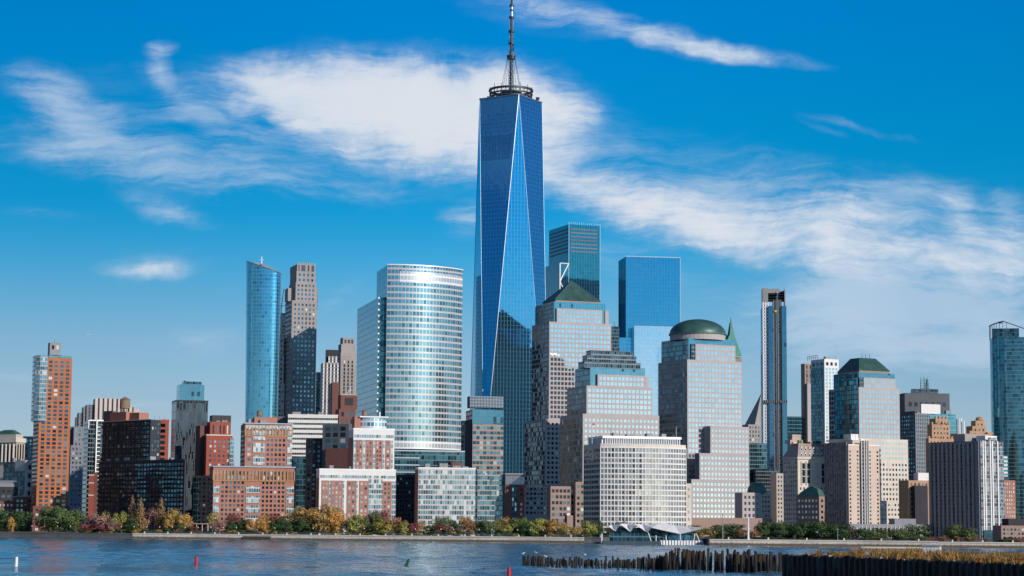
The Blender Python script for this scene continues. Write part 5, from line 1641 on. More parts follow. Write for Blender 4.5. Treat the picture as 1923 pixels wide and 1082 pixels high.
b.mb('hip_roof', 'copper_dark').frustum((dk.x0 - .5, dk.x1 + .5, dk.y0 - .5, dk.y1 + .5), (dk.x0 + 7, dk.x1 - 8, dk.y0 + 9, dk.y1 - 9), dk.z1 + .01, zt5)
rb_ = b.mb('roof_ribs', 'copper_green')
for k in range(12):
    f = k / 11
    rb_.tube((dk.x0 - .5 + (dk.x1 - dk.x0 + 1) * f, dk.y0 - .5, dk.z1 + .1), (dk.x0 + 7 + (dk.x1 - dk.x0 - 15) * f, dk.y0 + 9, zt5 + .1), .14, n=4)
for i in range(3): b.mb('antenna', 'steel_dark').tube((dk.x0 + 12 + i * 4, dk.y0 + 12, zt5), (dk.x0 + 12 + i * 4, dk.y0 + 12, zt5 + 4), .25, .15, 5)
l1 = b.box('lower_wall', 'limestone_pale', 1606, 1705, 823, pl=1556, off=-5)
b.win(l1, 'F', 3.3, 4.1, .50, .48, 'pane_dark', mx=1, top=1.6, z1=l1.z1 - 18)
b.win(l1, 'F', 3.3, 4.1, .50, .48, 'pane_sky', mx=1, top=1.6, z0=l1.z1 - 18)
l2 = b.box('base_wall', 'limestone_pale', 1640, 1716, 940, off=-10, dep=4.9)
b.win(l2, 'F', 3.3, 4.1, .45, .45, 'pane_dark', mx=1, top=1.6)
b.done()

b = Bld('apartment_tower', 'pink concrete tower with a sunlit blank front and a central balcony strip', 'tower', 1593, 835, 1430, 29)
t = b.box('wall', 'concrete_pink', 1593, 1651, 836, pl=1549)
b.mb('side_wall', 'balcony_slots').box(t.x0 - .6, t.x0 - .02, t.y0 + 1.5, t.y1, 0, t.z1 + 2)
dz = 2.7
for (p0, p1, mt) in ((1594.5, 1598.5, 'pane_dark'), (1608.5, 1613, 'pane_home'), (1630.5, 1636, 'pane_home'), (1646, 1650, 'pane_dark')):
    xa, xb = b.X(p0, 880), b.X(p1, 880)
    b.win(Tier(xa, xb, 0, 1, 6, t.z1), 'F', (xb - xa), dz, .75, .5, mt, mx=0, top=3)
bs = b.mb('balcony_strip', 'balcony_slots')
bs.box(b.X(1615, 830), b.X(1628.5, 830), -1.2, -.02, 0, b.Z(1620, 828))
bf = b.mb('balcony_fins', 'concrete_white')
for p in (1615, 1620, 1624, 1628.5): x = b.X(p, 830); bf.box(x - .2, x + .2, -1.7, -1.21, 0, b.Z(1620, 828))
st_ = b.box('roof_step', 'concrete_pink', 1601, 1640, 826, off=4, dep=14, z0=t.z1)
s2 = b.box('roof_room', 'concrete_white', 1598, 1612, 815, off=8, dep=8, z0=st_.z1 - 4)
b.mb('roof_rail', 'white_metal').box(t.x0, t.x1, -.1, .1, t.z1, t.z1 + .6)
b.clutter(st_, 4, 'white_metal', seed=71)
lw = b.box('base_wing', 'grey_blue_stone', 1596, 1748, 984, off=-9, dep=7)
b.win(lw, 'F', 3.4, 6.0, .5, .7, 'pane_dark', mx=1, top=1.4)
cf = b.mb('wing_frames', 'limestone')
for i in range(12):
    x = lw.x0 + 10 + i * 3.6; cf.box(x - .3, x + .3, -9.5, -9.02, 0, lw.z1 - 1)
u = b.box('wing_upper', 'grey_blue_stone', 1680, 1720, 974, off=-6, dep=6, z0=lw.z1)
b.done()

b = Bld('office_tower', 'dark flat topped office slab bristling with roof antennas', 'tower', 1699, 742, 2400, 6)
t = b.box('wall', 'concrete_dark', 1699, 1783, 738, dep=40)
b.win(t, 'F', 7.2, 12, .6, .36, 'pane_louver', mx=3, top=6, z0=t.z1 - 20)
b.win(t, 'F', 3.4, 40, .4, .94, 'pane_dark', mx=2, top=22, z0=t.z1 - 62)
r_ = b.box('roof_room', 'glass_dark', 1716, 1762, 730, off=6, dep=12, z0=t.z1)
an = b.mb('antennas', 'steel_dark')
rng = random.Random(17)
for i in range(16):
    x = b.X(1728 + 16 * rng.random(), 720, 8); an.tube((x, 8, t.z1), (x, 8, t.z1 + rng.uniform(10, 20)), .3, .2, 4)
for i in range(4): an.tube((b.X(1729, 720, 8), 8, t.z1 + 6 + 3 * i), (b.X(1745, 720, 8), 8, t.z1 + 6 + 3 * i), .25, n=4)
b.mb('antenna_drum', 'copper_bright').tube((b.X(1741, 720, 8), 8, t.z1 + 10), (b.X(1741, 720, 8), 8, b.Z(1741, 712, 8)), 1.2, 1.0, 8)
b.done()

b = Bld('hotel_tower', 'blue glass hotel tower with a blank white board on its roof', 'tower', 1719, 776, 1900, 24)
t = b.box('wall', 'glass_teal', 1719, 1795, 776, pl=1692)
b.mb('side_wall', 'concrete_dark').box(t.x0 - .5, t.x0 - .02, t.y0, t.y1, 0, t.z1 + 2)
b.win(Tier(t.x0 - .5, t.x1, t.y0, t.y1, 0, t.z1), 'L', 3.4, 3.6, .4, .5, 'pane_teal', mx=1)
pc_ = b.mb('stone_grid', 'grey_blue_stone')
xg = b.X(1746, 776)
for i in range(9):
    x = t.x0 + (xg - t.x0) * i / 8; pc_.box(x - .5, x + .5, -.5, -.02, 0, t.z1)
for r in range(32): pc_.box(t.x0, xg, -.45, -.03, t.z1 - 1.2 - r * 3.6, t.z1 - r * 3.6)
bb = b.mb('roof_board', 'billboard_white')
bb.box(b.X(1730, 760, 3), b.X(1766, 760, 3), 3, 5, t.z1 + .1, b.Z(1740, 759, 3))
bf = b.mb('board_frame', 'steel_dark')
for i in range(7):
    x = b.X(1731 + i * 6, 757, 5.5); bf.tube((x, 5.5, t.z1), (x, 5.5, b.Z(1740, 754, 5.5)), .3, n=4)
bf.box(b.X(1730, 757, 5.5), b.X(1768, 757, 5.5), 5.4, 5.8, b.Z(1740, 757, 5.5) - .6, b.Z(1740, 757, 5.5))
b.box('rear_block', 'glass_teal', 1772, 1795, 778, off=5, dep=10)
b.clutter(t, 5, seed=74)
b.done()

b = Bld('stone_building', 'brown setback tower of old brick rising behind the twin balconied slab', 'tower', 1742, 800, 1700, 22)
for (pc_, pr_, y, pl_, o) in ((1744, 1791, 823, 1738, 0), (1750, 1784, 797, 1741, 4), (1757, 1779, 786, 1746, 7)):
    q = b.box('wall', 'tan_brick', pc_, pr_, y, pl=pl_, off=o)
    b.win(q, 'F', 3.0, 4.0, .35, .5, 'pane_dark', mx=1, top=1.5, z0=max(q.z0, q.z1 - 24))
    for i in range(4): b.mb('corner_block', 'tan_brick').box(q.x0 + (q.x1 - q.x0) * i / 3.3, q.x0 + (q.x1 - q.x0) * i / 3.3 + 1.4, q.y0, q.y0 + 1.4, q.z1 + .01, q.z1 + 1.8)
b.done()
b = Bld('stone_building', 'wide brown brick building with a domed stair tower on its roof', 'office building', 1800, 815, 1760, 16)
for (pc_, pr_, y, o) in ((1798, 1862, 814, 0), (1826, 1852, 800, 5), (1832, 1849, 790, 8)):
    q = b.box('wall', 'tan_brick', pc_, pr_, y, off=o, dep=16 - o)
    b.win(q, 'F', 3.4, 4.0, .4, .5, 'pane_dark', mx=1, top=1.5, z0=max(q.z0, q.z1 - 20))
b.mb('stair_dome', 'tan_brick').lathe(b.X(1840, 790, 11), 11, [(3.6, q.z1), (3.6, q.z1 + 1.5), (2.6, q.z1 + 3), (0, q.z1 + 3.8)], 12)
b.clutter(Tier(q.x0 - 14, q.x1 + 10, 0, 6, 0, b.Z(1800, 814)), 4, 'tan_brick', seed=77)
b.done()
b = Bld('white_stacks', 'cluster of slim white ribbed towers far behind the brown brick rooftops', 'tower', 1794, 790, 2200, 0)
for i, (px, y) in enumerate(((1795.5, 790), (1799.5, 786), (1803.5, 785), (1808, 785), (1811.5, 790))):
    b.mb('stack', 'white_metal').tube((b.X(px, 800), 4 + i % 2 * 3, 0), (b.X(px, 800), 4 + i % 2 * 3, b.Z(px, y)), .85, .85, 10)
b.done()
b = Bld('stone_building', 'brown brick building with a white penthouse in the gap between two concrete towers', 'office building', 1706, 900, 1650, 18)
t = b.box('wall', 'tan_brick', 1706, 1745, 902, dep=16)
b.win(t, 'F', 3.2, 3.8, .4, .5, 'pane_dark', mx=1)
b.mb('penthouse', 'concrete_white').box(b.X(1724, 890, 5), b.X(1745, 890, 5), 5, 12, t.z1, b.Z(1730, 888, 5))
b.box('front_block', 'brick_dark', 1718, 1742, 912, off=-5, dep=4.5)
b.done()

b = Bld('apartment_tower', 'wide concrete tower, shaded balcony flank and silver striped sunlit front', 'tower', 1839, 826, 1420, 36)
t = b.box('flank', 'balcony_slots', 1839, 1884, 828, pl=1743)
sv = b.mb('silver_front', 'silver_strips')
wf = b.mb('white_piers', 'concrete_white')
x_ = [b.X(p, 860) for p in (1839.5, 1856, 1870, 1877, 1883.5)]
zt_s = [b.Z(1840, 828), b.Z(1860, 822), b.Z(1872, 830), b.Z(1880, 838)]
for i in range(4):
    sv.box(x_[i], x_[i + 1] - .05, -1.0 + i * .12, -.02, 0, zt_s[i])
for p in (1843.5, 1847.5, 1857, 1861, 1871):
    x = b.X(p, 860); wf.box(x - .55, x + .55, -1.5, -1.01, 0, b.Z(1850, 828))
L = t.y1 - t.y0
for i in range(12):
    y = t.y0 + L * (i + .5) / 12
    b.rep('pier', 'grey_stone', t.x0 - .8, t.x0 - .02, y - .9, y + .9, 0, t.z1 - 1)
b.mb('blank_edge', 'grey_blue_stone').box(t.x0 - .9, t.x0 - .02, t.y0 + .2, t.y0 + 3.4, 0, t.z1)
r_ = b.box('roof_room', 'grey_stone', 1812, 1850, 815, off=14, dep=10, z0=t.z1 - .5)
r2 = b.box('roof_room', 'concrete_white', 1850, 1872, 818, off=3, dep=8, z0=t.z1 - .5)
b.mb('lobby', 'glass_tier').box(t.x0 + 1, t.x1 - 1, -2.4, -1.6, 0, 6)
b.done()

b = Bld('apartment_building', 'small pink brick building with a dark box on top beside the round glass tower', 'apartment building', 1884, 903, 1520, 16)
t = b.box('wall', 'brick_coral', 1884, 1906.5, 902, dep=14)
b.win(t, 'F', 1.9, 3.0, .4, .55, 'pane_pale', mx=.5)
b.mb('roof_box', 'black_metal').box(b.X(1884, 895, 3), b.X(1893, 895, 3), 3, 8, t.z1, b.Z(1890, 895, 3))
b.done()
b = Bld('apartment_building', 'slim building of stacked white balconies squeezed beside the silver striped tower', 'apartment building', 1881, 856, 1640, 10)
t = b.box('wall', 'glass_teal', 1880, 1892, 856, dep=10)
for i in range(9): b.rep('balcony_slab', 'concrete_white', t.x0, t.x1 - 1, -2, -.02, t.z1 - 2 - i * 3.0, t.z1 - .6 - i * 3.0)
b.done()
b = Bld('apartment_building', 'low brown apartment block with a dark attic at the south end', 'apartment building', 1884, 985, 1330, 14)
t = b.box('wall', 'granite_brown', 1880, 1940, 987, dep=12)
b.win(t, 'F', 2.6, 3.0, .5, .5, 'pane_dark', mx=.8)
b.box('attic', 'brick_dark', 1894, 1940, 974, off=2, dep=9, z0=t.z1)
b.done()

b = Bld('glass_tower', 'round cornered teal glass tower with an open framed sloping crown', 'tower', 1860, 610, 1900, -13)
x0, x1 = b.X(1858.5, 640), b.X(1935, 640)
r_ = 13.0
pts = [(x0, 34), (x0, r_ * 1.6)]
for i in range(9):
    a_ = R(180 + 90 * i / 8 * .8); pts.append((x0 + 22 * (1 + math.cos(a_)), r_ * 1.6 + r_ * 1.5 * math.sin(a_)))
pts += [(x1 - 3, 2.5), (x1, 6), (x1, 34)]
zg = b.Z(1880, 633)
b.mb('curtain_wall', 'glass_round').prism(pts, 0, zg)
b.smooth.add('curtain_wall')
fr = b.mb('crown_frame', 'steel_mid')
dkf = b.mb('crown_core', 'glass_dark_teal')
xa, xb = b.X(1864, 640, 8), b.X(1914, 640, 8)
dkf.box(xa, xb, 8, 26, zg + .01, b.Z(1880, 617, 8))
n = len(pts)
for i in range(n - 1):
    p, q = pts[i], pts[i + 1]
    def hz(p):
        f = (p[0] - x0) / (x1 - x0)
        return b.Z(1870, 609) + (3.0 * f / .33 if f < .33 else 3.0 - 13.5 * (f - .33))
    fr.tube((p[0], p[1], zg), (p[0], p[1], hz(p)), .35, n=4)
    fr.tube((p[0], p[1], hz(p)), (q[0], q[1], hz(q)), .6, n=4)
fr.box(b.X(1874, 606), b.X(1882, 606), 5, 8, b.Z(1880, 606), b.Z(1880, 603))
b.done()

# ------------------------------------------------------------------ water, land, seawall
def water_material():
    m, N, b = material('river')
    g = N.new('ShaderNodeNewGeometry').outputs['Position']
    patch = N.noise(N.mapping(g, scale=(0.006, 0.012, 1)), 1.0, 4.0, 0.6, 0.8)
    w1 = N.noise(N.mapping(g, rot=(0, 0, R(20)), scale=(0.10, 0.22, 1)), 1.0, 3.0, 0.6)
    w2 = N.noise(N.mapping(g, rot=(0, 0, R(-25)), scale=(0.45, 0.8, 1)), 1.0, 3.0, 0.6)
    h = N.m('ADD', N.m('MULTIPLY', w1, 0.3), N.m('MULTIPLY', w2, 0.8))
    bp = N.new('ShaderNodeBump')
    bp.inputs['Strength'].default_value = 1.0
    N.put(bp.inputs['Distance'], N.m('ADD', 0.10, N.m('MULTIPLY', N.smooth(patch, 0.35, 0.65), 0.30)))
    N.put(bp.inputs['Height'], h)
    N.l.new(bp.outputs[0], b.inputs['Normal'])
    N.put(b.inputs['Base Color'], N.mix(N.smooth(patch, 0.3, 0.7), (0.060, 0.155, 0.220), (0.075, 0.190, 0.265)))
    b.inputs['Roughness'].default_value = 0.10
    b.inputs['IOR'].default_value = 1.33
    b.inputs['Specular IOR Level'].default_value = 0.5
    return m


water_material()
wm = MB()
wm.face([(-9000, -700, -.6), (9000, -700, -.6), (9000, 30000, -.6), (-9000, 30000, -.6)])
tag(wm.build('river_water', 'river'), kind='structure')


def waves():
    """the river between the near pier and the far seawall as real waves, finer near us"""
    import numpy as np
    rng = np.random.RandomState(4)
    ys = [235.0]
    while ys[-1] < 1330: ys.append(ys[-1] + 0.55 + 0.0019 * (ys[-1] - 235))
    ys = np.array(ys)
    nc = 560
    us = np.linspace(-.40, .40, nc)
    Xg = (us[None, :] * (ys[:, None] + 60))
    Yg = np.repeat(ys[:, None], nc, 1)
    Z = np.zeros_like(Xg)
    gust = np.zeros_like(Xg)
    for i in range(7):
        a, l = rng.uniform(0, 6.28), rng.uniform(60, 260)
        gust += np.sin(6.2832 * (Xg * np.cos(a) * .6 + Yg * np.sin(a) * 1.6) / l + rng.uniform(0, 6.28))
    gust = .75 + .22 * gust / 2
    for i in range(40):
        l = 2.6 * (9.0 ** rng.random())
        a = R(250) + rng.normal(0, .75)
        k = 6.2832 / l
        Z += (.021 / k) * np.sin(k * (Xg * np.cos(a) + Yg * np.sin(a)) + rng.uniform(0, 6.28))
    Z *= np.clip(gust, .25, 1.4)
    Z *= np.clip((.40 - np.abs(us))[None, :] / .03, 0, 1)
    nr = len(ys)
    co = np.stack([Xg, Yg, Z], -1).reshape(-1, 3).astype(np.float32)
    idx = np.arange(nr * nc).reshape(nr, nc)
    q = np.stack([idx[:-1, :-1], idx[:-1, 1:], idx[1:, 1:], idx[1:, :-1]], -1).reshape(-1, 4).astype(np.int32)
    me = bpy.data.meshes.new('river_waves')
    me.vertices.add(len(co)); me.vertices.foreach_set('co', co.ravel())
    me.loops.add(q.size); me.loops.foreach_set('vertex_index', q.ravel())
    me.polygons.add(len(q)); me.polygons.foreach_set('loop_start', np.arange(0, q.size, 4, dtype=np.int32))
    me.polygons.foreach_set('use_smooth', np.ones(len(q), dtype=bool))
    me.update(calc_edges=True)
    me.materials.append(MATS['river'])
    o = bpy.data.objects.new('river_waves', me)
    C.objects.link(o)
    tag(o, kind='structure')


waves()

SHORE = [(-700, 1300), (250, 1225), (700, 1185), (1000, 1160), (1097, 1152), (1110, 1175), (1326, 1165), (1331, 1078), (1480, 1070), (1620, 1062), (1760, 1052), (1930, 1042), (2600, 1010)]


def shore_xy(px, D): return (ray(px, HORIZON).x * D, D)


def shore_D(px):
    for (a, da), (c, dc) in zip(SHORE, SHORE[1:]):
        if a <= px <= c: return da + (dc - da) * (px - a) / (c - a)
    return SHORE[-1][1]


sp = [shore_xy(*s) for s in SHORE]
plain('land_earth', (0.10, 0.10, 0.085), 0.95, 0, 0.3, 0.08)
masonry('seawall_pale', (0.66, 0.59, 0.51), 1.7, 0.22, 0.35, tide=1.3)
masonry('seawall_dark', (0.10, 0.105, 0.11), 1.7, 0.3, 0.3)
plain('timber_dark', (0.07, 0.055, 0.045), 0.9, 0, 0.4, 0.8)
lm = MB()
lm.face([(*p, GROUND) for p in sp] + [(9000, 900, GROUND), (9000, 30000, GROUND), (-9000, 30000, GROUND), (-9000, 1330, GROUND)])
tag(lm.build('ground', 'land_earth'), kind='structure')


def seawall(i0, i1, mat, label, top=3.3):
    r = empty('seawall', (sp[i0][0], sp[i0][1], 0), label, 'seawall')
    m, c = MB(), MB()
    for p, q in zip(sp[i0:i1], sp[i0 + 1:i1 + 1]):
        p, q = (p[0] - r.location.x, p[1] - r.location.y), (q[0] - r.location.x, q[1] - r.location.y)
        m.wall((p[0], p[1] - .4), (q[0], q[1] - .4), -1, top - .5)
        L = math.dist(p, q)
        nx, ny = (q[1] - p[1]) / L, -(q[0] - p[0]) / L
        a = [(p[0] + nx * .7, p[1] + ny * .7), (q[0] + nx * .7, q[1] + ny * .7), (q[0] - nx * .6, q[1] - ny * .6), (p[0] - nx * .6, p[1] - ny * .6)]
        c.prism(a, top - .55, top, True, True)
        k = int(L / 14)
        po = r.get('posts') or 0
        for j in range(k):
            x, y = p[0] + (q[0] - p[0]) * (j + .5) / k, p[1] + (q[1] - p[1]) * (j + .5) / k
            c.box(x - .35, x + .35, y - .35, y + .35, top + .001, top + 1.0)
            x2, y2 = p[0] + (q[0] - p[0]) * (j + 1.5) / k, p[1] + (q[1] - p[1]) * (j + 1.5) / k
            if j < k - 1:
                rl.tube((x + r.location.x, y + r.location.y, top + .95), (x2 + r.location.x, y2 + r.location.y, top + .95), .06, n=4)
                rl.tube((x + r.location.x, y + r.location.y, top + .5), (x2 + r.location.x, y2 + r.location.y, top + .5), .05, n=4)
    m.build('wall', mat, r)
    c.build('coping', mat if 'dark' in mat else 'limestone_pale', r)
    return r


rl = MB()
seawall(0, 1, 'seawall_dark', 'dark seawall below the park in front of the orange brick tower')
rl = MB()
w = seawall(1, 4, 'seawall_pale', 'long pale stone seawall along the tree lined promenade')
o = rl.build('railing', 'steel', w); o.location = -w.location
fp = MB()
for i in range(26):
    p = at(458 + i * 2, HORIZON, shore_D(458 + i * 2) - 1.2)
    fp.box(p.x - .22 - w.location.x, p.x + .22 - w.location.x, p.y - .3 - w.location.y, p.y + .1 - w.location.y, -.5, 2.2)
fp.build('timber_fender', 'timber_dark', w)
rl = MB()
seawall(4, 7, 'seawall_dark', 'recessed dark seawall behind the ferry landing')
w = seawall(7, 10, 'seawall_pale', 'pale seawall of the wooded promenade south of the ferry landing')
seawall(10, 12, 'seawall_pale', 'low pale seawall beyond the grassy pier', 3.0)

# ------------------------------------------------------------------ trees
foliage('leaf_green', (0.065, 0.104, 0.036), (0.129, 0.192, 0.065), (0.178, 0.223, 0.074))
foliage('leaf_dark', (0.037, 0.070, 0.029), (0.070, 0.125, 0.048), (0.096, 0.143, 0.054))
foliage('leaf_lime', (0.194, 0.212, 0.055), (0.373, 0.385, 0.099), (0.439, 0.410, 0.112))
foliage('leaf_gold', (0.312, 0.189, 0.057), (0.575, 0.353, 0.107), (0.499, 0.338, 0.108))
foliage('leaf_amber', (0.419, 0.215, 0.059), (0.744, 0.397, 0.105), (0.658, 0.358, 0.101))
foliage('leaf_olive', (0.212, 0.184, 0.045), (0.403, 0.343, 0.081), (0.464, 0.323, 0.081))
foliage('leaf_russet', (0.220, 0.105, 0.057), (0.408, 0.197, 0.106), (0.354, 0.182, 0.096))
foliage('leaf_pink', (0.276, 0.152, 0.133), (0.486, 0.272, 0.237), (0.414, 0.251, 0.197))
foliage('leaf_red', (0.145, 0.046, 0.042), (0.278, 0.086, 0.077), (0.229, 0.083, 0.068))
foliage('leaf_rust', (0.194, 0.114, 0.049), (0.358, 0.208, 0.086), (0.293, 0.190, 0.079))
plain('bark', (0.075, 0.058, 0.048), 0.95, 0, 0.3, 1.0)


def leaf(mb, c, s, rng, out=None):
    a = Vector((rng.gauss(0, 1), rng.gauss(0, 1), rng.gauss(0, 1))).normalized()
    if out is not None: a = (a * .55 + Vector(out)).normalized()
    t = a.orthogonal().normalized()
    t = Matrix.Rotation(rng.uniform(0, 6.28), 3, a) @ t
    u = a.cross(t)
    s1, s2 = s * rng.uniform(.7, 1.3), s * rng.uniform(.5, 1.0)
    c = Vector(c)
    mb.face([c - t * s1 - u * s2 * .3, c + u * s2 - t * s1 * .1, c + t * s1 + u * s2 * .2, c - u * s2 + t * s1 * .2])


def crown_mesh(kind, seed):
    """a crown one unit high and one unit across"""
    rng = random.Random(seed)
    mb = MB()
    if kind == 'conifer':
        for k in range(34):
            z = .10 + .88 * (k / 34)
            r = .5 * (1 - z) ** .8 * rng.uniform(.8, 1.15) + .02
            for i in range(max(6, int(60 * r * 2))):
                t = rng.uniform(0, 6.28)
                q = r * rng.random() ** .5
                leaf(mb, (q * math.cos(t), q * math.sin(t), z - q * .22 + rng.uniform(-.02, .02)), .028, rng, (math.cos(t), math.sin(t), .5))
        return mb
    n, lo, hi = {'round': (22, .13, .86), 'spread': (20, .30, .86), 'bush': (12, .10, .75), 'sparse': (18, .16, .88), 'tall': (16, .14, .88)}[kind]
    cl = []
    for i in range(n):
        for _ in range(40):
            z = rng.uniform(lo, hi)
            f = math.sin(math.pi * min(1, max(.06, (z - lo * .5) / (1.05 - lo * .5)))) ** .6
            t, q = rng.uniform(0, 6.28), .36 * f * rng.random() ** .45
            c = (q * math.cos(t), q * math.sin(t), z)
            if all(math.dist(c, d[0]) > .13 for d in cl): break
        cl.append((c, rng.uniform(.10, .19)))
    for c, r in cl:
        m = int((70 if kind == 'sparse' else 110) * (r / .15) ** 2)
        for i in range(m):
            v = Vector((rng.gauss(0, 1), rng.gauss(0, 1), rng.gauss(0, 1))).normalized() * r * rng.uniform(.62, 1.12)
            p = (c[0] + v.x, c[1] + v.y, c[2] + v.z * .8)
            if p[2] < lo * .45: continue
            leaf(mb, p, .026 if kind != 'bush' else .04, rng, (v.normalized() * .7 + Vector((p[0], p[1], (p[2] - .45) * .8)).normalized() * .5))
    return mb


def trunk_mesh(seed, kind):
    rng = random.Random(seed)
    mb = MB()
    top = .9 if kind == 'conifer' else .45
    mb.tube((0, 0, -.02), (0, 0, top), .022, .008 if kind == 'conifer' else .014, 7)
    if kind != 'conifer':
        for i in range(9):
            t = i * 2.4
            z = rng.uniform(.22, .45)
            e = (.30 * math.cos(t) * rng.uniform(.6, 1), .30 * math.sin(t) * rng.uniform(.6, 1), z + rng.uniform(.18, .42))
            mb.tube((0, 0, z), e, .010, .003, 5)
            for j in range(2):
                mb.tube(e, (e[0] * 1.3 + rng.uniform(-.06, .06), e[1] * 1.3 + rng.uniform(-.06, .06), min(.95, e[2] + rng.uniform(.05, .15))), .004, .0015, 4)
    return mb


CROWNS, TRUNKS = {}, {}
for kind in ('round', 'spread', 'bush', 'sparse', 'tall', 'conifer'):
    for v in range(3):
        CROWNS[kind, v] = crown_mesh(kind, 100 + v * 7 + len(kind)).mesh('crown', 'leaf_green')
        TRUNKS[kind, v] = trunk_mesh(200 + v * 5, kind).mesh('trunk', 'bark')
tree_rng = random.Random(77)
SEEN = {}


def tree(px, ytop, wpx, kind, leafmat, label, back=14.0, base=None):
    D = shore_D(px) + back
    p = at(px, ytop, D)
    H = p.z - GROUND
    Wm = wpx * D / FOC
    name = 'shrub' if kind == 'bush' else 'conifer_tree' if kind == 'conifer' else 'tree'
    r = empty(name, (p.x, p.y, GROUND), label, name.split('_')[-1], tree_rng.uniform(0, 6.28))
    SEEN.setdefault(label, []).append(r)
    v = tree_rng.randrange(3)
    c = bpy.data.objects.new('crown', CROWNS[kind, v])
    t = bpy.data.objects.new('trunk', TRUNKS[kind, v])
    for o in (c, t):
        C.objects.link(o)
        o.parent = r
    c.scale = (Wm * 1.42, Wm * 1.42, H * 1.02)
    t.scale = (max(Wm, H * .6), max(Wm, H * .6), H)
    c.material_slots[0].link = 'OBJECT'
    c.material_slots[0].material = MATS[leafmat]
    return r


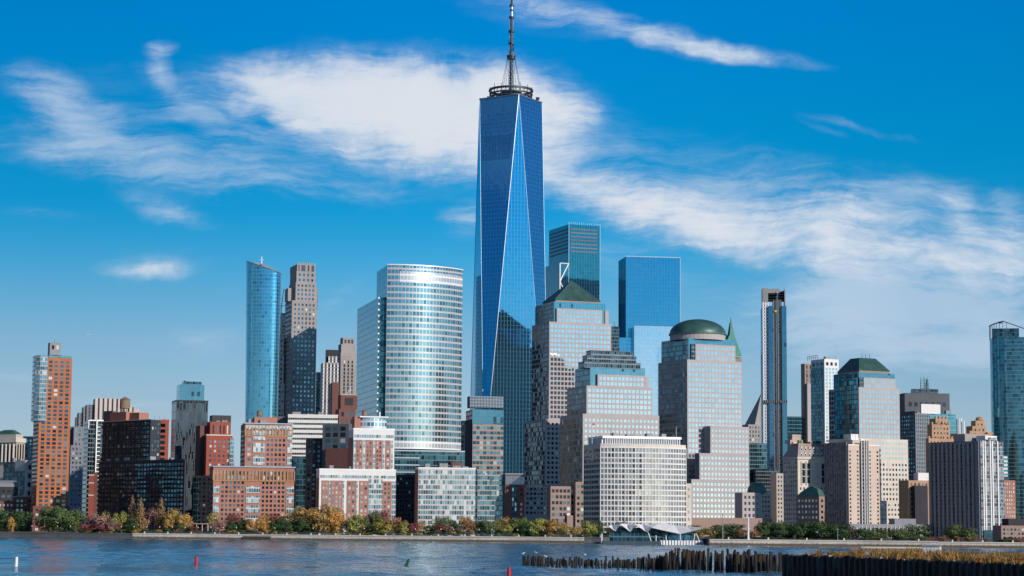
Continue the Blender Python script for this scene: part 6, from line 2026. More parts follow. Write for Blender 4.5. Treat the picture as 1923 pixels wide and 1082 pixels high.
TREES = [
    # px, top y, width px, kind, leaves, label, metres behind the wall
    (14, 955, 55, 'round', 'leaf_dark', 'dark tree before the low pink brick building', 20), (-14, 950, 50, 'round', 'leaf_dark', 'dark tree before the low pink brick building', 20),
    (44, 958, 36, 'round', 'leaf_dark', 'dark tree before the low pink brick building', 24), (22, 970, 11, 'tall', 'leaf_amber', 'small bright yellow sapling among dark trees at the north end', 8),
    (92, 951, 40, 'round', 'leaf_green', 'big round green tree at the foot of the orange brick tower', 16), (116, 947, 56, 'round', 'leaf_green', 'big round green tree at the foot of the orange brick tower', 12),
    (140, 955, 34, 'round', 'leaf_green', 'big round green tree at the foot of the orange brick tower', 18),
    (158, 981, 22, 'bush', 'leaf_red', 'low red shrub beside the big green trees', 6), (188, 961, 46, 'sparse', 'leaf_pink', 'wide dusty pink tree before the dark brick block', 18),
    (170, 966, 22, 'sparse', 'leaf_red', 'small dark red tree between the green trees and the pink tree', 22), (199, 955, 16, 'sparse', 'leaf_olive', 'olive tree rising behind the dusty pink tree', 26),
    (196, 981, 34, 'bush', 'leaf_red', 'red shrub under the dusty pink tree', 6), (214, 978, 24, 'sparse', 'leaf_pink', 'small pink tree beside the lime green tree', 6),
    (224, 960, 30, 'sparse', 'leaf_lime', 'lime green tree left of the tall conifers', 12), (228, 978, 20, 'sparse', 'leaf_russet', 'thin russet tree below the lime green tree', 7),
    (249, 930, 22, 'conifer', 'leaf_rust', 'tall brown conifer in front of the dark brick block', 14), (265, 934, 26, 'conifer', 'leaf_rust', 'tall brown conifer in front of the dark brick block', 10),
    (303, 933, 26, 'conifer', 'leaf_rust', 'tall brown conifer behind the golden tree', 16), (250, 968, 26, 'round', 'leaf_dark', 'dark green tree at the foot of the tall conifers', 8),
    (288, 953, 34, 'sparse', 'leaf_pink', 'faded pink tree between the conifers', 20), (321, 952, 32, 'round', 'leaf_gold', 'golden tree beside the conifer before the dark brick block', 12),
    (346, 964, 30, 'round', 'leaf_gold', 'smaller golden tree at the end of the dark brick block', 12), (343, 980, 24, 'bush', 'leaf_dark', 'dark green shrub below the smaller golden tree', 7),
    (364, 984, 26, 'bush', 'leaf_red', 'low red shrub before the dark wing with the canopy', 6), (330, 984, 16, 'bush', 'leaf_russet', 'low russet shrub beside the golden tree', 6),
    (404, 961, 24, 'sparse', 'leaf_olive', 'olive tree at the corner of the orange brick building', 18), (411, 973, 34, 'sparse', 'leaf_pink', 'pale pink tree at the corner of the orange brick building', 8),
    (440, 965, 34, 'round', 'leaf_red', 'dark red tree before the orange brick building', 16), (440, 976, 26, 'round', 'leaf_dark', 'dark green tree before the orange brick building', 9), (458, 972, 30, 'round', 'leaf_dark', 'dark green tree before the orange brick building', 12),
    (471, 975, 15, 'round', 'leaf_amber', 'small round amber tree of a row of three', 6), (486, 976, 15, 'round', 'leaf_amber', 'small round amber tree of a row of three', 6), (500, 975, 17, 'round', 'leaf_amber', 'small round amber tree of a row of three', 6),
    (493, 961, 28, 'sparse', 'leaf_gold', 'thin golden tree behind the row of three amber trees', 18), (518, 964, 34, 'sparse', 'leaf_red', 'dark red tree behind the green hedge of trees', 18), (520, 973, 34, 'round', 'leaf_dark', 'dark green tree between the amber trees and the big golden trees', 10),
    (546, 974, 34, 'round', 'leaf_dark', 'dark green tree below the big golden trees', 9), (572, 972, 40, 'round', 'leaf_dark', 'dark green tree below the big golden trees', 9), (536, 963, 28, 'sparse', 'leaf_olive', 'olive tree behind the dark green ones', 18),
    (573, 949, 50, 'round', 'leaf_gold', 'big golden tree between the two brick buildings', 18), (594, 953, 36, 'sparse', 'leaf_olive', 'brownish tree between two big golden trees', 20),
    (612, 948, 52, 'round', 'leaf_gold', 'big golden tree before the orange and white building', 14), (632, 958, 34, 'round', 'leaf_amber', 'amber tree beside the biggest golden tree', 12),
    (668, 963, 36, 'round', 'leaf_lime', 'bright yellow green tree before the orange and white building', 10), (655, 972, 22, 'sparse', 'leaf_rust', 'brown tree beside the bright yellow green tree', 14),
    (697, 962, 36, 'round', 'leaf_green', 'green tree between the yellow green and dark red trees', 12), (712, 958, 38, 'round', 'leaf_red', 'dark red tree before the orange and white building', 18),
    (722, 976, 38, 'round', 'leaf_olive', 'olive green tree below the dark red tree', 8), (744, 968, 36, 'sparse', 'leaf_russet', 'orange russet tree at the end of the orange and white building', 14), (757, 979, 20, 'round', 'leaf_lime', 'small yellow green tree below the russet tree', 7),
    (775, 978, 24, 'sparse', 'leaf_red', 'faded red tree at the corner of the pale glass block', 10), (790, 974, 18, 'sparse', 'leaf_gold', 'thin golden tree at the corner of the pale glass block', 14), (805, 982, 26, 'bush', 'leaf_dark', 'low dark shrub before the pale glass block', 8),
    (834, 971, 38, 'round', 'leaf_green', 'green tree before the pale glass block', 16), (824, 980, 28, 'sparse', 'leaf_red', 'reddish tree before the pale glass block', 8), (842, 982, 22, 'sparse', 'leaf_pink', 'pinkish tree before the pale glass block', 8),
    (858, 982, 24, 'round', 'leaf_dark', 'dark green tree before the pale glass block', 9), (876, 964, 28, 'sparse', 'leaf_gold', 'tall thin golden tree before the pale glass block', 16), (878, 975, 30, 'sparse', 'leaf_russet', 'russet tree below the tall thin golden tree', 8),
    (901, 974, 30, 'round', 'leaf_green', 'green tree under the brown banded tower', 12), (921, 975, 36, 'round', 'leaf_green', 'green tree under the brown banded tower', 9), (938, 972, 24, 'sparse', 'leaf_olive', 'olive tree under the brown banded tower', 15),
    (955, 966, 26, 'sparse', 'leaf_gold', 'thin golden tree under the slim red brick block', 18), (950, 980, 30, 'sparse', 'leaf_lime', 'yellow green tree under the slim red brick block', 8), (978, 971, 38, 'round', 'leaf_green', 'green tree beside the slim red brick block', 14),
    (1006, 972, 38, 'round', 'leaf_lime', 'yellow green tree before the stone office towers', 12), (990, 983, 26, 'round', 'leaf_dark', 'dark green tree before the stone office towers', 8), (1022, 974, 30, 'round', 'leaf_olive', 'olive tree before the stone office towers', 16),
    (1043, 976, 34, 'round', 'leaf_gold', 'golden tree before the stone office towers', 12), (1064, 986, 26, 'sparse', 'leaf_olive', 'thin olive tree before the stone office towers', 9), (1082, 986, 22, 'sparse', 'leaf_gold', 'small golden tree near the ferry slip', 9),
    (1104, 976, 38, 'round', 'leaf_lime', 'round yellow green tree beside the ferry slip', 8), (1122, 975, 22, 'round', 'leaf_dark', 'dark tree beside the white gridded block', 16),
    (1165, 976, 26, 'round', 'leaf_dark', 'dark tree rising behind the folded roof of the ferry landing', 6), (1190, 984, 24, 'sparse', 'leaf_gold', 'golden tree behind the folded roof of the ferry landing', 8),
    (1312, 984, 36, 'round', 'leaf_olive', 'olive tree just south of the ferry landing', 14), (1334, 988, 34, 'sparse', 'leaf_olive', 'olive tree just south of the ferry landing', 12),
    (1358, 984, 44, 'round', 'leaf_dark', 'dark green tree behind the grey pole', 14), (1384, 982, 36, 'round', 'leaf_dark', 'dark green tree between the grey pole and the white column', 16), (1393, 992, 24, 'sparse', 'leaf_russet', 'orange tree between the grey pole and the white column', 9),
    (1416, 994, 24, 'sparse', 'leaf_rust', 'brown tree just past the white column', 9)]
for i in range(13):
    TREES.append((1432 + i * 11, 976 + (i * 5 % 9), 34, 'round', 'leaf_dark', 'dark green tree of the thick grove before the ornate block', 14 + (i * 7 % 10)))
TREES += [(1580, 984, 40, 'round', 'leaf_dark', 'dark green tree before the pink concrete tower', 14), (1600, 990, 30, 'sparse', 'leaf_red', 'dull red tree before the pink concrete tower', 20), (1622, 992, 36, 'round', 'leaf_dark', 'dark green tree before the pink concrete tower', 14),
          (1648, 992, 48, 'round', 'leaf_green', 'green tree before the low wing of the pink concrete tower', 22), (1690, 993, 38, 'round', 'leaf_green', 'green tree before the low wing of the pink concrete tower', 26),
          (1724, 983, 46, 'round', 'leaf_green', 'tall green tree beside the shaded balcony flank', 34), (1712, 1004, 22, 'round', 'leaf_dark', 'small dark tree beside the shaded balcony flank', 18),
          (1758, 1007, 36, 'sparse', 'leaf_russet', 'russet tree behind the white hut', 14), (1772, 1005, 12, 'tall', 'leaf_russet', 'narrow russet tree behind the white hut', 16), (1792, 983, 36, 'round', 'leaf_green', 'green tree at the foot of the shaded balcony flank', 34), (1815, 990, 34, 'round', 'leaf_green', 'green tree at the foot of the shaded balcony flank', 30),
          (1796, 1006, 12, 'tall', 'leaf_russet', 'narrow russet tree of the row before the silver striped tower', 14), (1807, 1009, 10, 'tall', 'leaf_russet', 'narrow russet tree of the row before the silver striped tower', 14), (1818, 1008, 12, 'tall', 'leaf_russet', 'narrow russet tree of the row before the silver striped tower', 14),
          (1830, 1007, 13, 'tall', 'leaf_rust', 'narrow russet tree of the row before the silver striped tower', 14), (1852, 1010, 12, 'tall', 'leaf_rust', 'narrow russet tree of the row before the silver striped tower', 14), (1880, 1012, 28, 'round', 'leaf_dark', 'dark round tree before the silver striped tower', 14), (1898, 1008, 24, 'round', 'leaf_dark', 'dark round tree before the silver striped tower', 20),
          (1910, 1012, 14, 'tall', 'leaf_russet', 'narrow russet tree at the south edge', 14), (1920, 1010, 14, 'tall', 'leaf_russet', 'narrow russet tree at the south edge', 14)]
for t in TREES: tree(*t)
hrng = random.Random(31)
for i in range(62):
    px = 165 + i * 15.2 + hrng.uniform(-4, 4)
    if px > 1100: continue
    tree(px, 994.5 - hrng.uniform(1.5, 6.5) + (px - 165) * .012, hrng.uniform(13, 22), 'bush', hrng.choice(['leaf_dark', 'leaf_dark', 'leaf_green', 'leaf_olive']), 'low dark green shrub of the row along the promenade', hrng.uniform(3, 8))
for i in range(14):
    px = 1335 + i * 17
    tree(px, 1005.5 + hrng.uniform(-2, 2) + i * .3, hrng.uniform(14, 22), 'bush', 'leaf_dark', 'low dark green shrub of the row under the southern grove', hrng.uniform(3, 8))
for lab, rs in SEEN.items():
    if len(rs) > 1:
        for r in rs: r['group'] = lab.replace('tree', 'trees', 1).replace('conifer ', 'conifers ', 1)

# ------------------------------------------------------------------ street lamps on the promenade
plain('lamp_globe', (0.75, 0.75, 0.72), 0.4)
lp = MB(); lp.tube((0, 0, 0), (0, 0, 4.0), .09, .06, 6); lp.box(-.18, .18, -.18, .18, 0, .5)
lh = MB(); lh.lathe(0, 0, [(0, 4.0), (.22, 4.1), (.28, 4.4), (.2, 4.7), (0, 4.8)], 8)
LP, LH = lp.mesh('pole', 'steel_dark'), lh.mesh('lamp_head', 'lamp_globe')
for i in range(44):
    px = 60 + i * 24
    if px > 1090: px += 250
    if px > 1600: continue
    D = shore_D(px) + 3.5
    p = at(px, HORIZON, D)
    r = empty('street_lamp', (p.x, p.y, GROUND), 'slim dark street lamp of the row along the waterfront promenade', 'lamp', group='lamps along the waterfront promenade')
    for n_, me in (('pole', LP), ('lamp_head', LH)):
        o = bpy.data.objects.new(n_, me); C.objects.link(o); o.parent = r

# ------------------------------------------------------------------ ferry landing
plain('tent_white', (0.90, 0.89, 0.88), 0.5, 0, 0.05)
plain('hull_blue', (0.02, 0.05, 0.08), 0.5)
D0 = 1085
p0 = at(1232, HORIZON, D0)
r = empty('ferry_terminal', (p0.x, p0.y, 0), 'floating ferry landing with a folded white tent roof and glass hall', 'ferry terminal', R(8))
sc = D0 / FOC
X_ = lambda px: (px - 1232) * sc
hull = MB(); hull.box(X_(1133), X_(1320), -2, 26, -.6, 1.3); hull.build('pontoon', 'hull_blue', r)
hull = MB(); hull.box(X_(1128), X_(1238), -5, -2.02, -.6, 2.0); hull.build('barge', 'hull_blue', r)
gh = MB(); gh.box(X_(1146), X_(1310), 4, 22, 1.31, 6.0); gh.build('glass_hall', 'glass_dark_teal', r)
gh = MB(); gh.box(X_(1152), X_(1308), 9.5, 21, 6.01, 8.8); gh.build('dark_infill', 'glass_dark', r)  # dark block added so the openings under the roof look shaded
gh = MB(); gh.box(X_(1258), X_(1303), 2.5, 3.9, 1.31, 5.0); gh.build('glass_screen', 'glass_tier', r)
for i in range(15):
    x = X_(1240) + i * (X_(1318) - X_(1240)) / 14.0
    fe = MB(); fe.box(x - .55, x + .55, -2.5, -2.02, -.4, 2.4); fe.build('fender', 'white_metal', r)
    fe = MB(); fe.box(x + .85, x + 1.7, -2.4, -2.01, -.4, 2.3); fe.build('fender', 'black_metal', r)


def fold(p, q, back):
    """one slope of the folded roof: from front point p to front point q, running back to a high rear edge"""
    mb = MB()
    for dz in (0, -.16):
        A, B = Vector((X_(p[0]), p[2], p[1] + dz)), Vector((X_(q[0]), q[2], q[1] + dz))
        A2, B2 = Vector((X_(p[0]), back, p[3] + dz)), Vector((X_(q[0]), back, q[3] + dz))
        f = [[A, B, A2], [B, B2, A2]] if p[1] < q[1] else [[A, B, B2], [A, B2, A2]]
        for t in f: mb.face(t if dz == 0 else t[::-1])
    return mb


# px, height at the front edge, how far out, height at the rear edge
front = [(1144, 9.4, 3.0, 9.6), (1157, 6.9, 3.0, 10.2), (1166, 10.6, 3.0, 10.4), (1186, 6.6, 3.0, 10.4), (1194, 10.6, 3.0, 10.6), (1216, 6.4, 1.0, 10.6),
         (1223, 8.9, -1.0, 10.4), (1248, 7.4, -1.0, 11.2), (1277, 5.8, -1.0, 10.2), (1300, 7.3, -1.0, 9.6), (1324, 8.9, -1.0, 9.2)]
for p, q in zip(front, front[1:]): fold(p, q, 13.0 if p[0] < 1216 else 12.0).build('tent_roof', 'tent_white', r)
mb = MB(); mb.frustum((X_(1228), X_(1282), 12.2, 24), (X_(1255), X_(1262), 16, 19), 9.2, 11.4); mb.build('tent_roof', 'tent_white', r)
mb = MB(); mb.frustum((X_(1150), X_(1222), 13.2, 24), (X_(1180), X_(1205), 17, 19), 9.4, 10.9); mb.build('tent_roof', 'tent_white', r)
for (pa, za, pb, zb) in ((1216, 6.4, 1222, 1.3), (1277, 5.8, 1277, 1.3), (1305, 6, 1302, 1.3), (1308, 6, 1314, 1.3), (1231, 5, 1231, 1.3), (1250, 5, 1250, 1.3)):
    st_ = MB(); st_.tube((X_(pa), -1.2, za), (X_(pb), -1.6, zb), .28, n=6); st_.build('strut', 'white_metal', r)


def pole_thing(name, label, cat, px, ytop, back, r0, r1, mat, z=GROUND, D=None, cap=None):
    D = shore_D(px) + back if D is None else D
    p = at(px, ytop, D)
    r = empty(name, (p.x, p.y, z), label, cat)
    m = MB(); m.tube((0, 0, 0), (0, 0, p.z - z), r0, r1, 10); m.build('shaft', mat, r)
    m = MB()
    if cap == 'lantern':
        m.tube((0, 0, 0), (0, 0, 1.2), r0 * 1.6, r0 * 1.4, 10); m.tube((0, 0, p.z - z), (0, 0, p.z - z + 1.0), r1 * 1.5, r1 * .4, 10); m.tube((0, 0, (p.z - z) * .55), (0, 0, (p.z - z) * .58), r0 * 1.25, r0 * 1.25, 10)
    elif cap == 'pile':
        m.tube((0, 0, p.z - z), (0, 0, p.z - z + .7), r1 * 1.1, .05, 10)
    else:
        m.tube((0, 0, 0), (0, 0, .6), r0 * 1.8, r0 * 1.6, 8); m.box(-.5, .5, -.2, .2, p.z - z, p.z - z + .35)
    m.build('cap' if cap else 'fitting', mat, r)
    return r


pole_thing('waterfront_column', 'slender white column standing on the seawall before the dark grove', 'column', 1405, 976, 2, .62, .40, 'white_metal', cap='lantern')
pole_thing('mooring_mast', 'tall grey pole on the promenade south of the ferry landing', 'pole', 1357, 966, 2, .30, .2, 'concrete_grey')
pole_thing('lamp_mast', 'thin tall light pole in front of the pink concrete tower', 'pole', 1573, 995, 2, .18, .12, 'steel')
pole_thing('mooring_pile', 'white topped mooring pile at the north corner of the ferry landing', 'pile', 1130, 1004, 0, .45, .42, 'white_metal', -1, 1082, 'pile')
pole_thing('mooring_pile', 'dark mooring pile just past the south corner of the ferry landing', 'pile', 1331, 1009, 0, .55, .5, 'timber_dark', -1, 1062, 'pile')

# ------------------------------------------------------------------ boats, hut and docks beyond the grassy pier
wl = empty('breakwater', at(1618, 1030, 860).xy.to_3d(), 'low pale stone breakwater beyond the grassy pier', 'breakwater', R(-4))
m = MB(); m.box(0, 27, 0, 3, -1, 1.6); m.build('wall', 'seawall_pale', wl)
m = MB(); m.box(-.2, 27.2, -.2, 3.2, 1.605, 2.0); m.build('coping', 'limestone_pale', wl)
plain('boat_white', (0.78, 0.78, 0.77), 0.35, 0, 0.05)
plain('boat_navy', (0.03, 0.04, 0.07), 0.5)
plain('rail_green', (0.06, 0.26, 0.16), 0.6)
plain('hut_blue', (0.16, 0.30, 0.45), 0.7)


def boat(px, py, L, label, cover=False, D=640):
    p = at(px, py, D)
    r = empty('motor_boat', (p.x, p.y, 0), label, 'boat', R(8))
    h = MB()
    for (x0, x1, w0, w1) in ((-L / 2, L * .15, 1.2, 1.3), (L * .15, L / 2, 1.3, .1)):
        h.face([(x0, -w0, 1.1), (x0, -w0 * .7, -.2), (x1, -w1 * .7, -.2), (x1, -w1, 1.25)][::-1])
        h.face([(x0, w0, 1.1), (x1, w1, 1.25), (x1, w1 * .7, -.2), (x0, w0 * .7, -.2)][::-1])
        h.face([(x0, -w0, 1.1), (x1, -w1, 1.25), (x1, w1, 1.25), (x0, w0, 1.1)])
    h.face([(-L / 2, -1.2, 1.1), (-L / 2, 1.2, 1.1), (-L / 2, .84, -.2), (-L / 2, -.84, -.2)])
    h.build('hull', 'boat_white', r)
    c = MB(); c.frustum((-L * .25, L * .12, -.95, .95), (-L * .2, L * .02, -.8, .8), 1.15, 2.5); c.build('cabin', 'boat_navy' if cover else 'boat_white', r)
    w = MB(); w.box(-L * .2, L * .03, -.9, -.86, 1.7, 2.2); w.build('cabin_window', 'pane_dark', r)
    return r


boat(1597, 1028, 7, 'small white motor boat moored beside the dark covered one beyond the pier')
boat(1609, 1028, 9, 'motor boat with a dark blue cabin cover moored beyond the pier', True)
p = at(1751, 1033, 625)
r = empty('dock_hut', (p.x, p.y, 0), 'white and blue hut standing on a float beyond the pier grass', 'hut', R(-20))
m = MB(); m.box(-3.0, 2.2, 0, 3, .6, 4.4); m.build('wall', 'boat_white', r)
m = MB(); m.box(-3.2, -3.02, .2, 2.8, .6, 4.2); m.build('side_wall', 'hut_blue', r)
m = MB(); m.frustum((-3.4, 2.5, -.3, 3.3), (-3.0, 2.1, 1.2, 1.8), 4.41, 4.8); m.build('roof', 'roof_grey', r)
m = MB(); m.box(-3.8, 3.8, -.6, 3.8, -.3, .58); m.build('float', 'boat_navy', r)
for (pa, pb, y, lab) in ((1787, 1853, 1036, 'floating dock with a green mesh railing beyond the pier grass'), (1868, 1918, 1040, 'floating dock with a green mesh railing at the edge of the view')):
    p, q = at(pa, y, 620), at(pb, y, 610)
    r = empty('floating_dock', (p.x, p.y, 0), lab, 'dock', math.atan2(q.y - p.y, q.x - p.x))
    L = (q - p).xy.length
    m = MB(); m.box(0, L, 0, 3, -.3, 1.7); m.build('deck', 'roof_grey', r)
    m = MB()
    for i in range(int(L / .8)):
        m.box(i * .8, i * .8 + .45, -.1, .02, 1.71, 2.9)
    m.box(0, L, -.14, -.101, 2.7, 2.9)
    m.build('railing', 'rail_green', r)

# ------------------------------------------------------------------ old timber piles
def pile_material():
    m, N, b = material('pile_wood')
    o = N.new('ShaderNodeTexCoord').outputs['Object']
    x, y, z = N.sep(o)
    g = N.noise(N.mapping(o, scale=(9, 9, .7)), 1.0, 4.0, .65)
    c = N.mix(N.smooth(g, .45, .72), (0.006, 0.005, 0.0045), (0.085, 0.048, 0.020))
    al = N.noise(o, 1.1, 3.0, .6)
    c = N.mix(N.m('MULTIPLY', N.smooth(N.m('SUBTRACT', al, N.m('MULTIPLY', z, .04)), .52, .68), .7), c, (0.085, 0.060, 0.016))
    wet = N.smooth(z, .9, .3)
    c = N.mix(wet, c, (0.008, 0.008, 0.008))
    N.put(b.inputs['Base Color'], c)
    b.inputs['Roughness'].default_value = .8
    bp = N.new('ShaderNodeBump'); bp.inputs['Strength'].default_value = .8; bp.inputs['Distance'].default_value = .05
    N.put(bp.inputs['Height'], g); N.l.new(bp.outputs[0], b.inputs['Normal'])


pile_material()


def pile_mesh(seed):
    rng = random.Random(seed)
    mb = MB()
    n, k = 9, 7
    r0 = 1.0
    lean = (rng.uniform(-.12, .12), rng.uniform(-.12, .12))
    jag = [rng.uniform(-.14, .05) for _ in range(n)]
    rr = [rng.uniform(.85, 1.12) for _ in range(n)]
    rings = []
    for j in range(k + 1):
        f = j / k
        s_ = (1.0 - .22 * f + rng.uniform(-.05, .05))
        rings.append([(lean[0] * f * 2 + .30 * s_ * rr[i] * math.cos(6.2832 * i / n), lean[1] * f * 2 + .30 * s_ * rr[i] * math.sin(6.2832 * i / n), -.35 + 1.35 * f + (jag[i] if j == k else 0)) for i in range(n)])
    for a, c in zip(rings, rings[1:]):
        for i in range(n):
            j = (i + 1) % n; mb.face([a[i], a[j], c[j], c[i]])
    mb.face(rings[-1])
    return mb.mesh('piling', 'pile_wood')


PM = [pile_mesh(i) for i in range(9)]
prng = random.Random(5)


def piling(px, ybase, ytop, fat=1.0, lab='weathered dark timber piling of the broken rows in the river', grp='old timber pilings in the river'):
    D = CAM_H * FOC / (ybase - (HORIZON + (px - PW / 2) * ROLL))
    p, q = at(px, ybase, D), at(px, ytop, D)
    o = bpy.data.objects.new('piling', prng.choice(PM))
    C.objects.link(o)
    o.location = (p.x, p.y, 0)
    o.rotation_euler = (prng.uniform(-.04, .04), prng.uniform(-.05, .05), prng.uniform(0, 6.28))
    f = fat * prng.uniform(.85, 1.25)
    o.scale = (f, f, q.z)
    tag(o, lab, 'piling', grp)
    return o


px = 983.0
while px < 1466:
    f = (px - 983) / 483
    base = 1060.5 + 15 * f + prng.uniform(-1.5, 1.5)
    tall = 17 + 22 * min(1, max(0, (f - .42) / .2)) if f > .42 else 19 - 3 * math.sin(f * 7)
    top = base - tall * prng.uniform(.74, 1.05)
    if prng.random() < .12: top -= 4
    piling(px, base, top, 1.0 + .25 * (f > .5))
    if prng.random() < .75: piling(px + prng.uniform(-2, 2), base - prng.uniform(3, 6), top - prng.uniform(-4, 2), .95)
    px += prng.uniform(2.8, 5.8) * (1.0 if f < .5 else .95)
    if .52 < f < .95 and prng.random() < .07: px += 4

# ------------------------------------------------------------------ sheet pile pier with its grass
def steel_material():
    m, N, b = material('sheet_steel')
    o = N.new('ShaderNodeTexCoord').outputs['Object']
    g = N.noise(N.mapping(o, scale=(2.2, 2.2, .25)), 1.0, 5.0, .65)
    c = N.mix(N.smooth(g, .42, .72), (0.007, 0.006, 0.006), (0.105, 0.066, 0.045))
    c = N.mix(N.smooth(N.noise(N.mapping(o, scale=(.5, .5, .12)), 1.0, 3.0, .6), .55, .7), c, (0.075, 0.078, 0.080))
    N.put(b.inputs['Base Color'], c)
    b.inputs['Roughness'].default_value = .75


steel_material()
ZP = 4.4
a_, c_ = at(1468, 1040, 410), at(1990, 1060, 312)
A2, C2 = Vector((a_.x, a_.y)), Vector((c_.x, c_.y))
L = (C2 - A2).length
ang = math.atan2(C2.y - A2.y, C2.x - A2.x)
pier = empty('sheet_pile_pier', (a_.x, a_.y, 0), 'dark corrugated steel sheet pile pier topped with dry golden grass', 'pier', ang)
m = MB()
prof = []
x = 0.0
while x < L + 40:
    prof += [(x, 0), (x + .75, 0), (x + 1.1, .55), (x + 1.95, .55), (x + 2.3, 0)]
    x += 2.3
prng2 = random.Random(3)
for p, q in zip(prof, prof[1:]):
    if abs(p[0] - q[0]) + abs(p[1] - q[1]) < 1e-6: continue
    m.wall((p[0], p[1]), (q[0], q[1]), -1, ZP + .12 + .14 * math.sin(p[0] * .7) + prng2.uniform(-.08, .16))
for i in range(14): m.wall((0, 1 + i * 1.7 + 1.7), (0 + .0, 1 + i * 1.7), -1, ZP + .1)
m.wall((0, 1), (0, 0), -1, ZP + .1)
m.build('sheet_piles', 'sheet_steel', pier)
plain('pier_soil', (0.10, 0.08, 0.055), 0.95, 0, 0.35, 0.6)
m = MB()
srng = random.Random(12)
nx_, ny_ = 60, 8
gz = [[ZP - .25 + srng.uniform(-.12, .22) + .35 * min(1, j / 4) for j in range(ny_ + 1)] for i in range(nx_ + 1)]
for i in range(nx_):
    for j in range(ny_):
        xa, xb = (L + 38) * i / nx_, (L + 38) * (i + 1) / nx_
        ya, yb = .52 + 24 * j / ny_, .52 + 24 * (j + 1) / ny_
        m.face([(xa, ya, gz[i][j]), (xb, ya, gz[i + 1][j]), (xb, yb, gz[i + 1][j + 1]), (xa, yb, gz[i][j + 1])])
m.build('fill', 'pier_soil', pier)
m = MB()
for i in range(46):
    x, y = srng.uniform(2, L), srng.uniform(.6, 2.2)
    s_ = srng.uniform(.15, .5)
    m.frustum((x - s_, x + s_, y - s_ * .8, y + s_ * .8), (x - s_ * .5, x + s_ * .4, y - s_ * .4, y + s_ * .5), ZP - .1, ZP + s_ * .8)
m.build('rubble', 'concrete_grey', pier)


def grass_material():
    m, N, b = material('dry_grass')
    r, g, bl = N.sep(rnd_island(N, 2.2))
    o = N.new('ShaderNodeTexCoord').outputs['Object']
    n = N.noise(o, .22, 3.0, .6)
    c = N.mix(r, (0.36, 0.19, 0.05), (0.74, 0.44, 0.15))
    c = N.mix(N.smooth(n, .56, .68), c, N.mix(g, (0.12, 0.12, 0.035), (0.42, 0.33, 0.09)))
    N.put(b.inputs['Base Color'], c)
    b.inputs['Roughness'].default_value = .8


grass_material()
m = MB()
grng = random.Random(44)
for k in range(560):
    x = 7 + (L + 28) * grng.random()
    y = 1.0 + 15 * grng.random() ** 1.5
    big = .45 + .95 * (.5 + .5 * math.sin(x * .55 + 2 * math.sin(x * .17))) * grng.uniform(.7, 1.2)
    if x < 13: big *= .5
    hh = 1.45 * big * grng.uniform(.8, 1.2)
    rad = .8 * big
    for i in range(42):
        t, q = grng.uniform(0, 6.28), rad * grng.random() ** .6
        bx, by = x + q * .5 * math.cos(t), y + q * .5 * math.sin(t)
        if by < .6: continue
        h = hh * grng.uniform(.55, 1.1)
        le = q * 1.3 + .1
        tx, ty = bx + le * math.cos(t) * .7, by + le * math.sin(t) * .7
        ph = grng.uniform(0, 1.3)
        w, wy = .05 * math.cos(ph), .05 * math.sin(ph)
        mx, my = bx + (tx - bx) * .35, by + (ty - by) * .35
        z0 = ZP - .1
        m.face([(bx - w, by - wy, z0), (bx + w, by + wy, z0), (mx + w, my + wy, z0 + h * .6), (mx - w, my - wy, z0 + h * .6)])
        m.face([(mx - w, my - wy, z0 + h * .6), (mx + w, my + wy, z0 + h * .6), (tx, ty, z0 + h)])
o = m.build('pier_grass', 'dry_grass')
o.location, o.rotation_euler = pier.location, pier.rotation_euler
tag(o, 'dry golden grass and weeds growing along the top of the steel pier', 'grass', kind='stuff')

# ------------------------------------------------------------------ buoys and gulls
plain('buoy_red', (0.55, 0.02, 0.03), 0.4, 0, 0.12, 1.5)
plain('buoy_green', (0.01, 0.10, 0.06), 0.4, 0, 0.12, 1.5)
plain('buoy_white', (0.80, 0.80, 0.80), 0.5, 0, 0.06, 1.5)


def buoy(px, ybase, ytop, mat, label, tilt, r=.38):
    D = CAM_H * FOC / (ybase - (HORIZON + (px - PW / 2) * ROLL))
    p, q = at(px, ybase, D), at(px, ytop, D)
    H = q.z
    o = empty('channel_buoy', (p.x, p.y, 0), label, 'buoy')
    o.rotation_euler = (R(3), R(tilt), 0)
    m = MB(); m.lathe(0, 0, [(0, -.8), (r, -.8), (r * 1.02, .1), (r, H * .75), (r * .96, H * .84)], 16); m.build('body', mat, o, True)
    m = MB(); m.lathe(0, 0, [(r * .96, H * .84), (r * .8, H * .86), (r * .78, H * .97), (r * .5, H), (0, H)], 16); m.build('cap', mat, o, True)
    m = MB(); m.lathe(0, 0, [(r * 1.0, -.1), (r * 1.25, .0), (r * 1.25, .14), (r * 1.0, .22)], 16); m.build('float_ring', mat, o, True)
    return o


buoy(30, 1063, 1045.5, 'buoy_white', 'white channel buoy at the north end of the river view', 3, .36)
buoy(368, 1061.5, 1045, 'buoy_red', 'slim red channel buoy floating mid river', 3, .36)
buoy(763, 1061.5, 1049, 'buoy_green', 'tilted dark green channel buoy', 22, .36)
buoy(955.5, 1092, 1064.5, 'buoy_red', 'red channel buoy nearest to us, cut by the picture edge', 1, .34)

plain('gull_white', (0.80, 0.80, 0.80), 0.6, 0, 0.04)
plain('gull_grey', (0.30, 0.31, 0.33), 0.6, 0, 0.05)
plain('gull_beak', (0.7, 0.4, 0.05), 0.5)


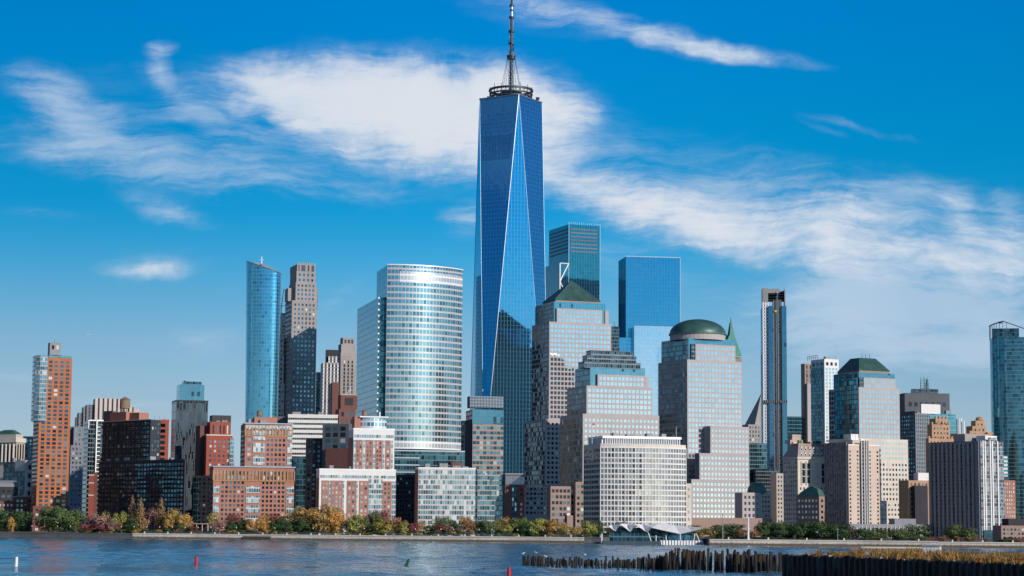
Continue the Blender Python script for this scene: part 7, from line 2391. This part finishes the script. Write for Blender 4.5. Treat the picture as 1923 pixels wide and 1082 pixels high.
def gull(px, py, D, label, flying=False, yaw=0.0):
    p = at(px, py, D)
    o = empty('gull', p, label, 'bird', R(yaw))
    m = MB()
    sta = [(-.30, .02, 0), (-.22, .07, 0), (-.05, .12, 0), (.10, .115, .02), (.20, .075, .09), (.25, .07, .13), (.31, .055, .145), (.35, .015, .14)]
    n = 10
    rings = [[(x, r_ * math.cos(6.2832 * i / n), z + r_ * .9 * math.sin(6.2832 * i / n)) for i in range(n)] for x, r_, z in sta]
    for a, c in zip(rings, rings[1:]):
        for i in range(n):
            j = (i + 1) % n; m.face([a[j], a[i], c[i], c[j]])
    m.face(rings[0]); m.face(rings[-1][::-1])
    m.build('body', 'gull_white', o, True)
    w = MB()
    for s_ in (-1, 1):
        if flying:
            P = [(.10, s_ * .08, .05), (.14, s_ * .40, .30), (.02, s_ * .78, .24), (-.10, s_ * .80, .23), (-.10, s_ * .40, .26), (-.14, s_ * .08, .05)]
        else:
            P = [(.12, s_ * .10, .06), (.10, s_ * .125, -.01), (-.20, s_ * .09, -.03), (-.40, s_ * .03, .0), (-.22, s_ * .075, .07), (-.02, s_ * .105, .10)]
        w.face(P); w.face([(x, y, z - .015) for x, y, z in reversed(P)])
    w.build('wing', 'gull_grey', o)
    k = MB(); k.tube((.34, 0, .14), (.42, 0, .125), .018, .004, 5); k.build('beak', 'gull_beak', o)
    if not flying:
        k = MB(); k.tube((0, .04, -.24), (0, .04, -.08), .012, n=4); k.tube((0, -.04, -.24), (0, -.04, -.08), .012, n=4); k.build('leg', 'gull_beak', o)
    o.scale = (1.5, 1.5, 1.5)
    return o


gull(982.5, 1039.5, 517, 'white gull perched on the first piling of the row', yaw=20)
gull(1007, 1038, 512, 'white gull perched a few pilings along the row', yaw=160)
gull(1099.5, 1042, 500, 'white gull flapping up with raised wings among the pilings', True, 60)
gull(1025, 1045, 505, 'white gull sitting low between two pilings', yaw=200)
gull(1534, 1000, 700, 'white gull gliding in front of the dark grove', True, 150)
gull(272, 939, 1300, 'white gull in flight before the dark brick block', True, 20)

p = at(167, 628.5, 19000)
o = empty('airplane', p, 'tiny white airplane low in the pale sky', 'airplane', R(8))
m = MB(); m.tube((-11, 0, 0), (9, 0, 0), 1.9, 1.9, 10); m.tube((9, 0, 0), (13, 0, 0), 1.9, .4, 10); m.tube((-17, 0, .6), (-11, 0, 0), .4, 1.9, 10); m.build('fuselage', 'gull_white', o, True)
m = MB(); m.face([(3, 0, -.6), (-1, 0, -.6), (-7, 16, .8), (-5, 16, .8)]); m.face([(-1, 0, -.6), (3, 0, -.6), (-5, -16, .8), (-7, -16, .8)]); m.build('wing', 'gull_white', o)
m = MB(); m.face([(-11, 0, 1), (-15, 0, 1), (-18, 0, 7), (-15.5, 0, 7)]); m.build('tail_fin', 'gull_white', o)

# ------------------------------------------------------------------ towers on the near bank, behind us: what the mirror glass shows
for k, (x, y, w_, d_, h) in enumerate(((-420, -420, 60, 40, 110), (-250, -520, 46, 40, 150), (-90, -460, 70, 40, 95), (60, -540, 50, 40, 170), (230, -470, 64, 44, 120), (420, -560, 52, 40, 185), (640, -520, 80, 40, 105), (880, -640, 56, 40, 190), (1150, -600, 90, 50, 120), (-640, -500, 80, 40, 90))):
    r = empty('apartment_tower', (x, y, GROUND), ('brick tower on the near bank, seen only as a dark shape in the mirror glass', 'glass tower on the near bank, seen only as a dark shape in the mirror glass')[k % 2], 'tower', R(-12 + 7 * (k % 4)), 'towers on the near bank of %s' % ('brick', 'glass')[k % 2])
    m = MB(); m.box(-w_ / 2, w_ / 2, -d_ / 2, d_ / 2, 0, h); m.build('wall', ('brick_plum', 'glass_dark_teal')[k % 2], r)
    m = MB(); m.box(-w_ / 4, w_ / 4, -d_ / 4, d_ / 4, h + .01, h + 7); m.build('penthouse', 'concrete_grey', r)
g = MB(); g.face([(-3000, -900, 1.2), (3000, -900, 1.2), (3000, -280, 1.2), (-3000, -280, 1.2)])
tag(g.build('near_bank', 'land_earth'), kind='structure')
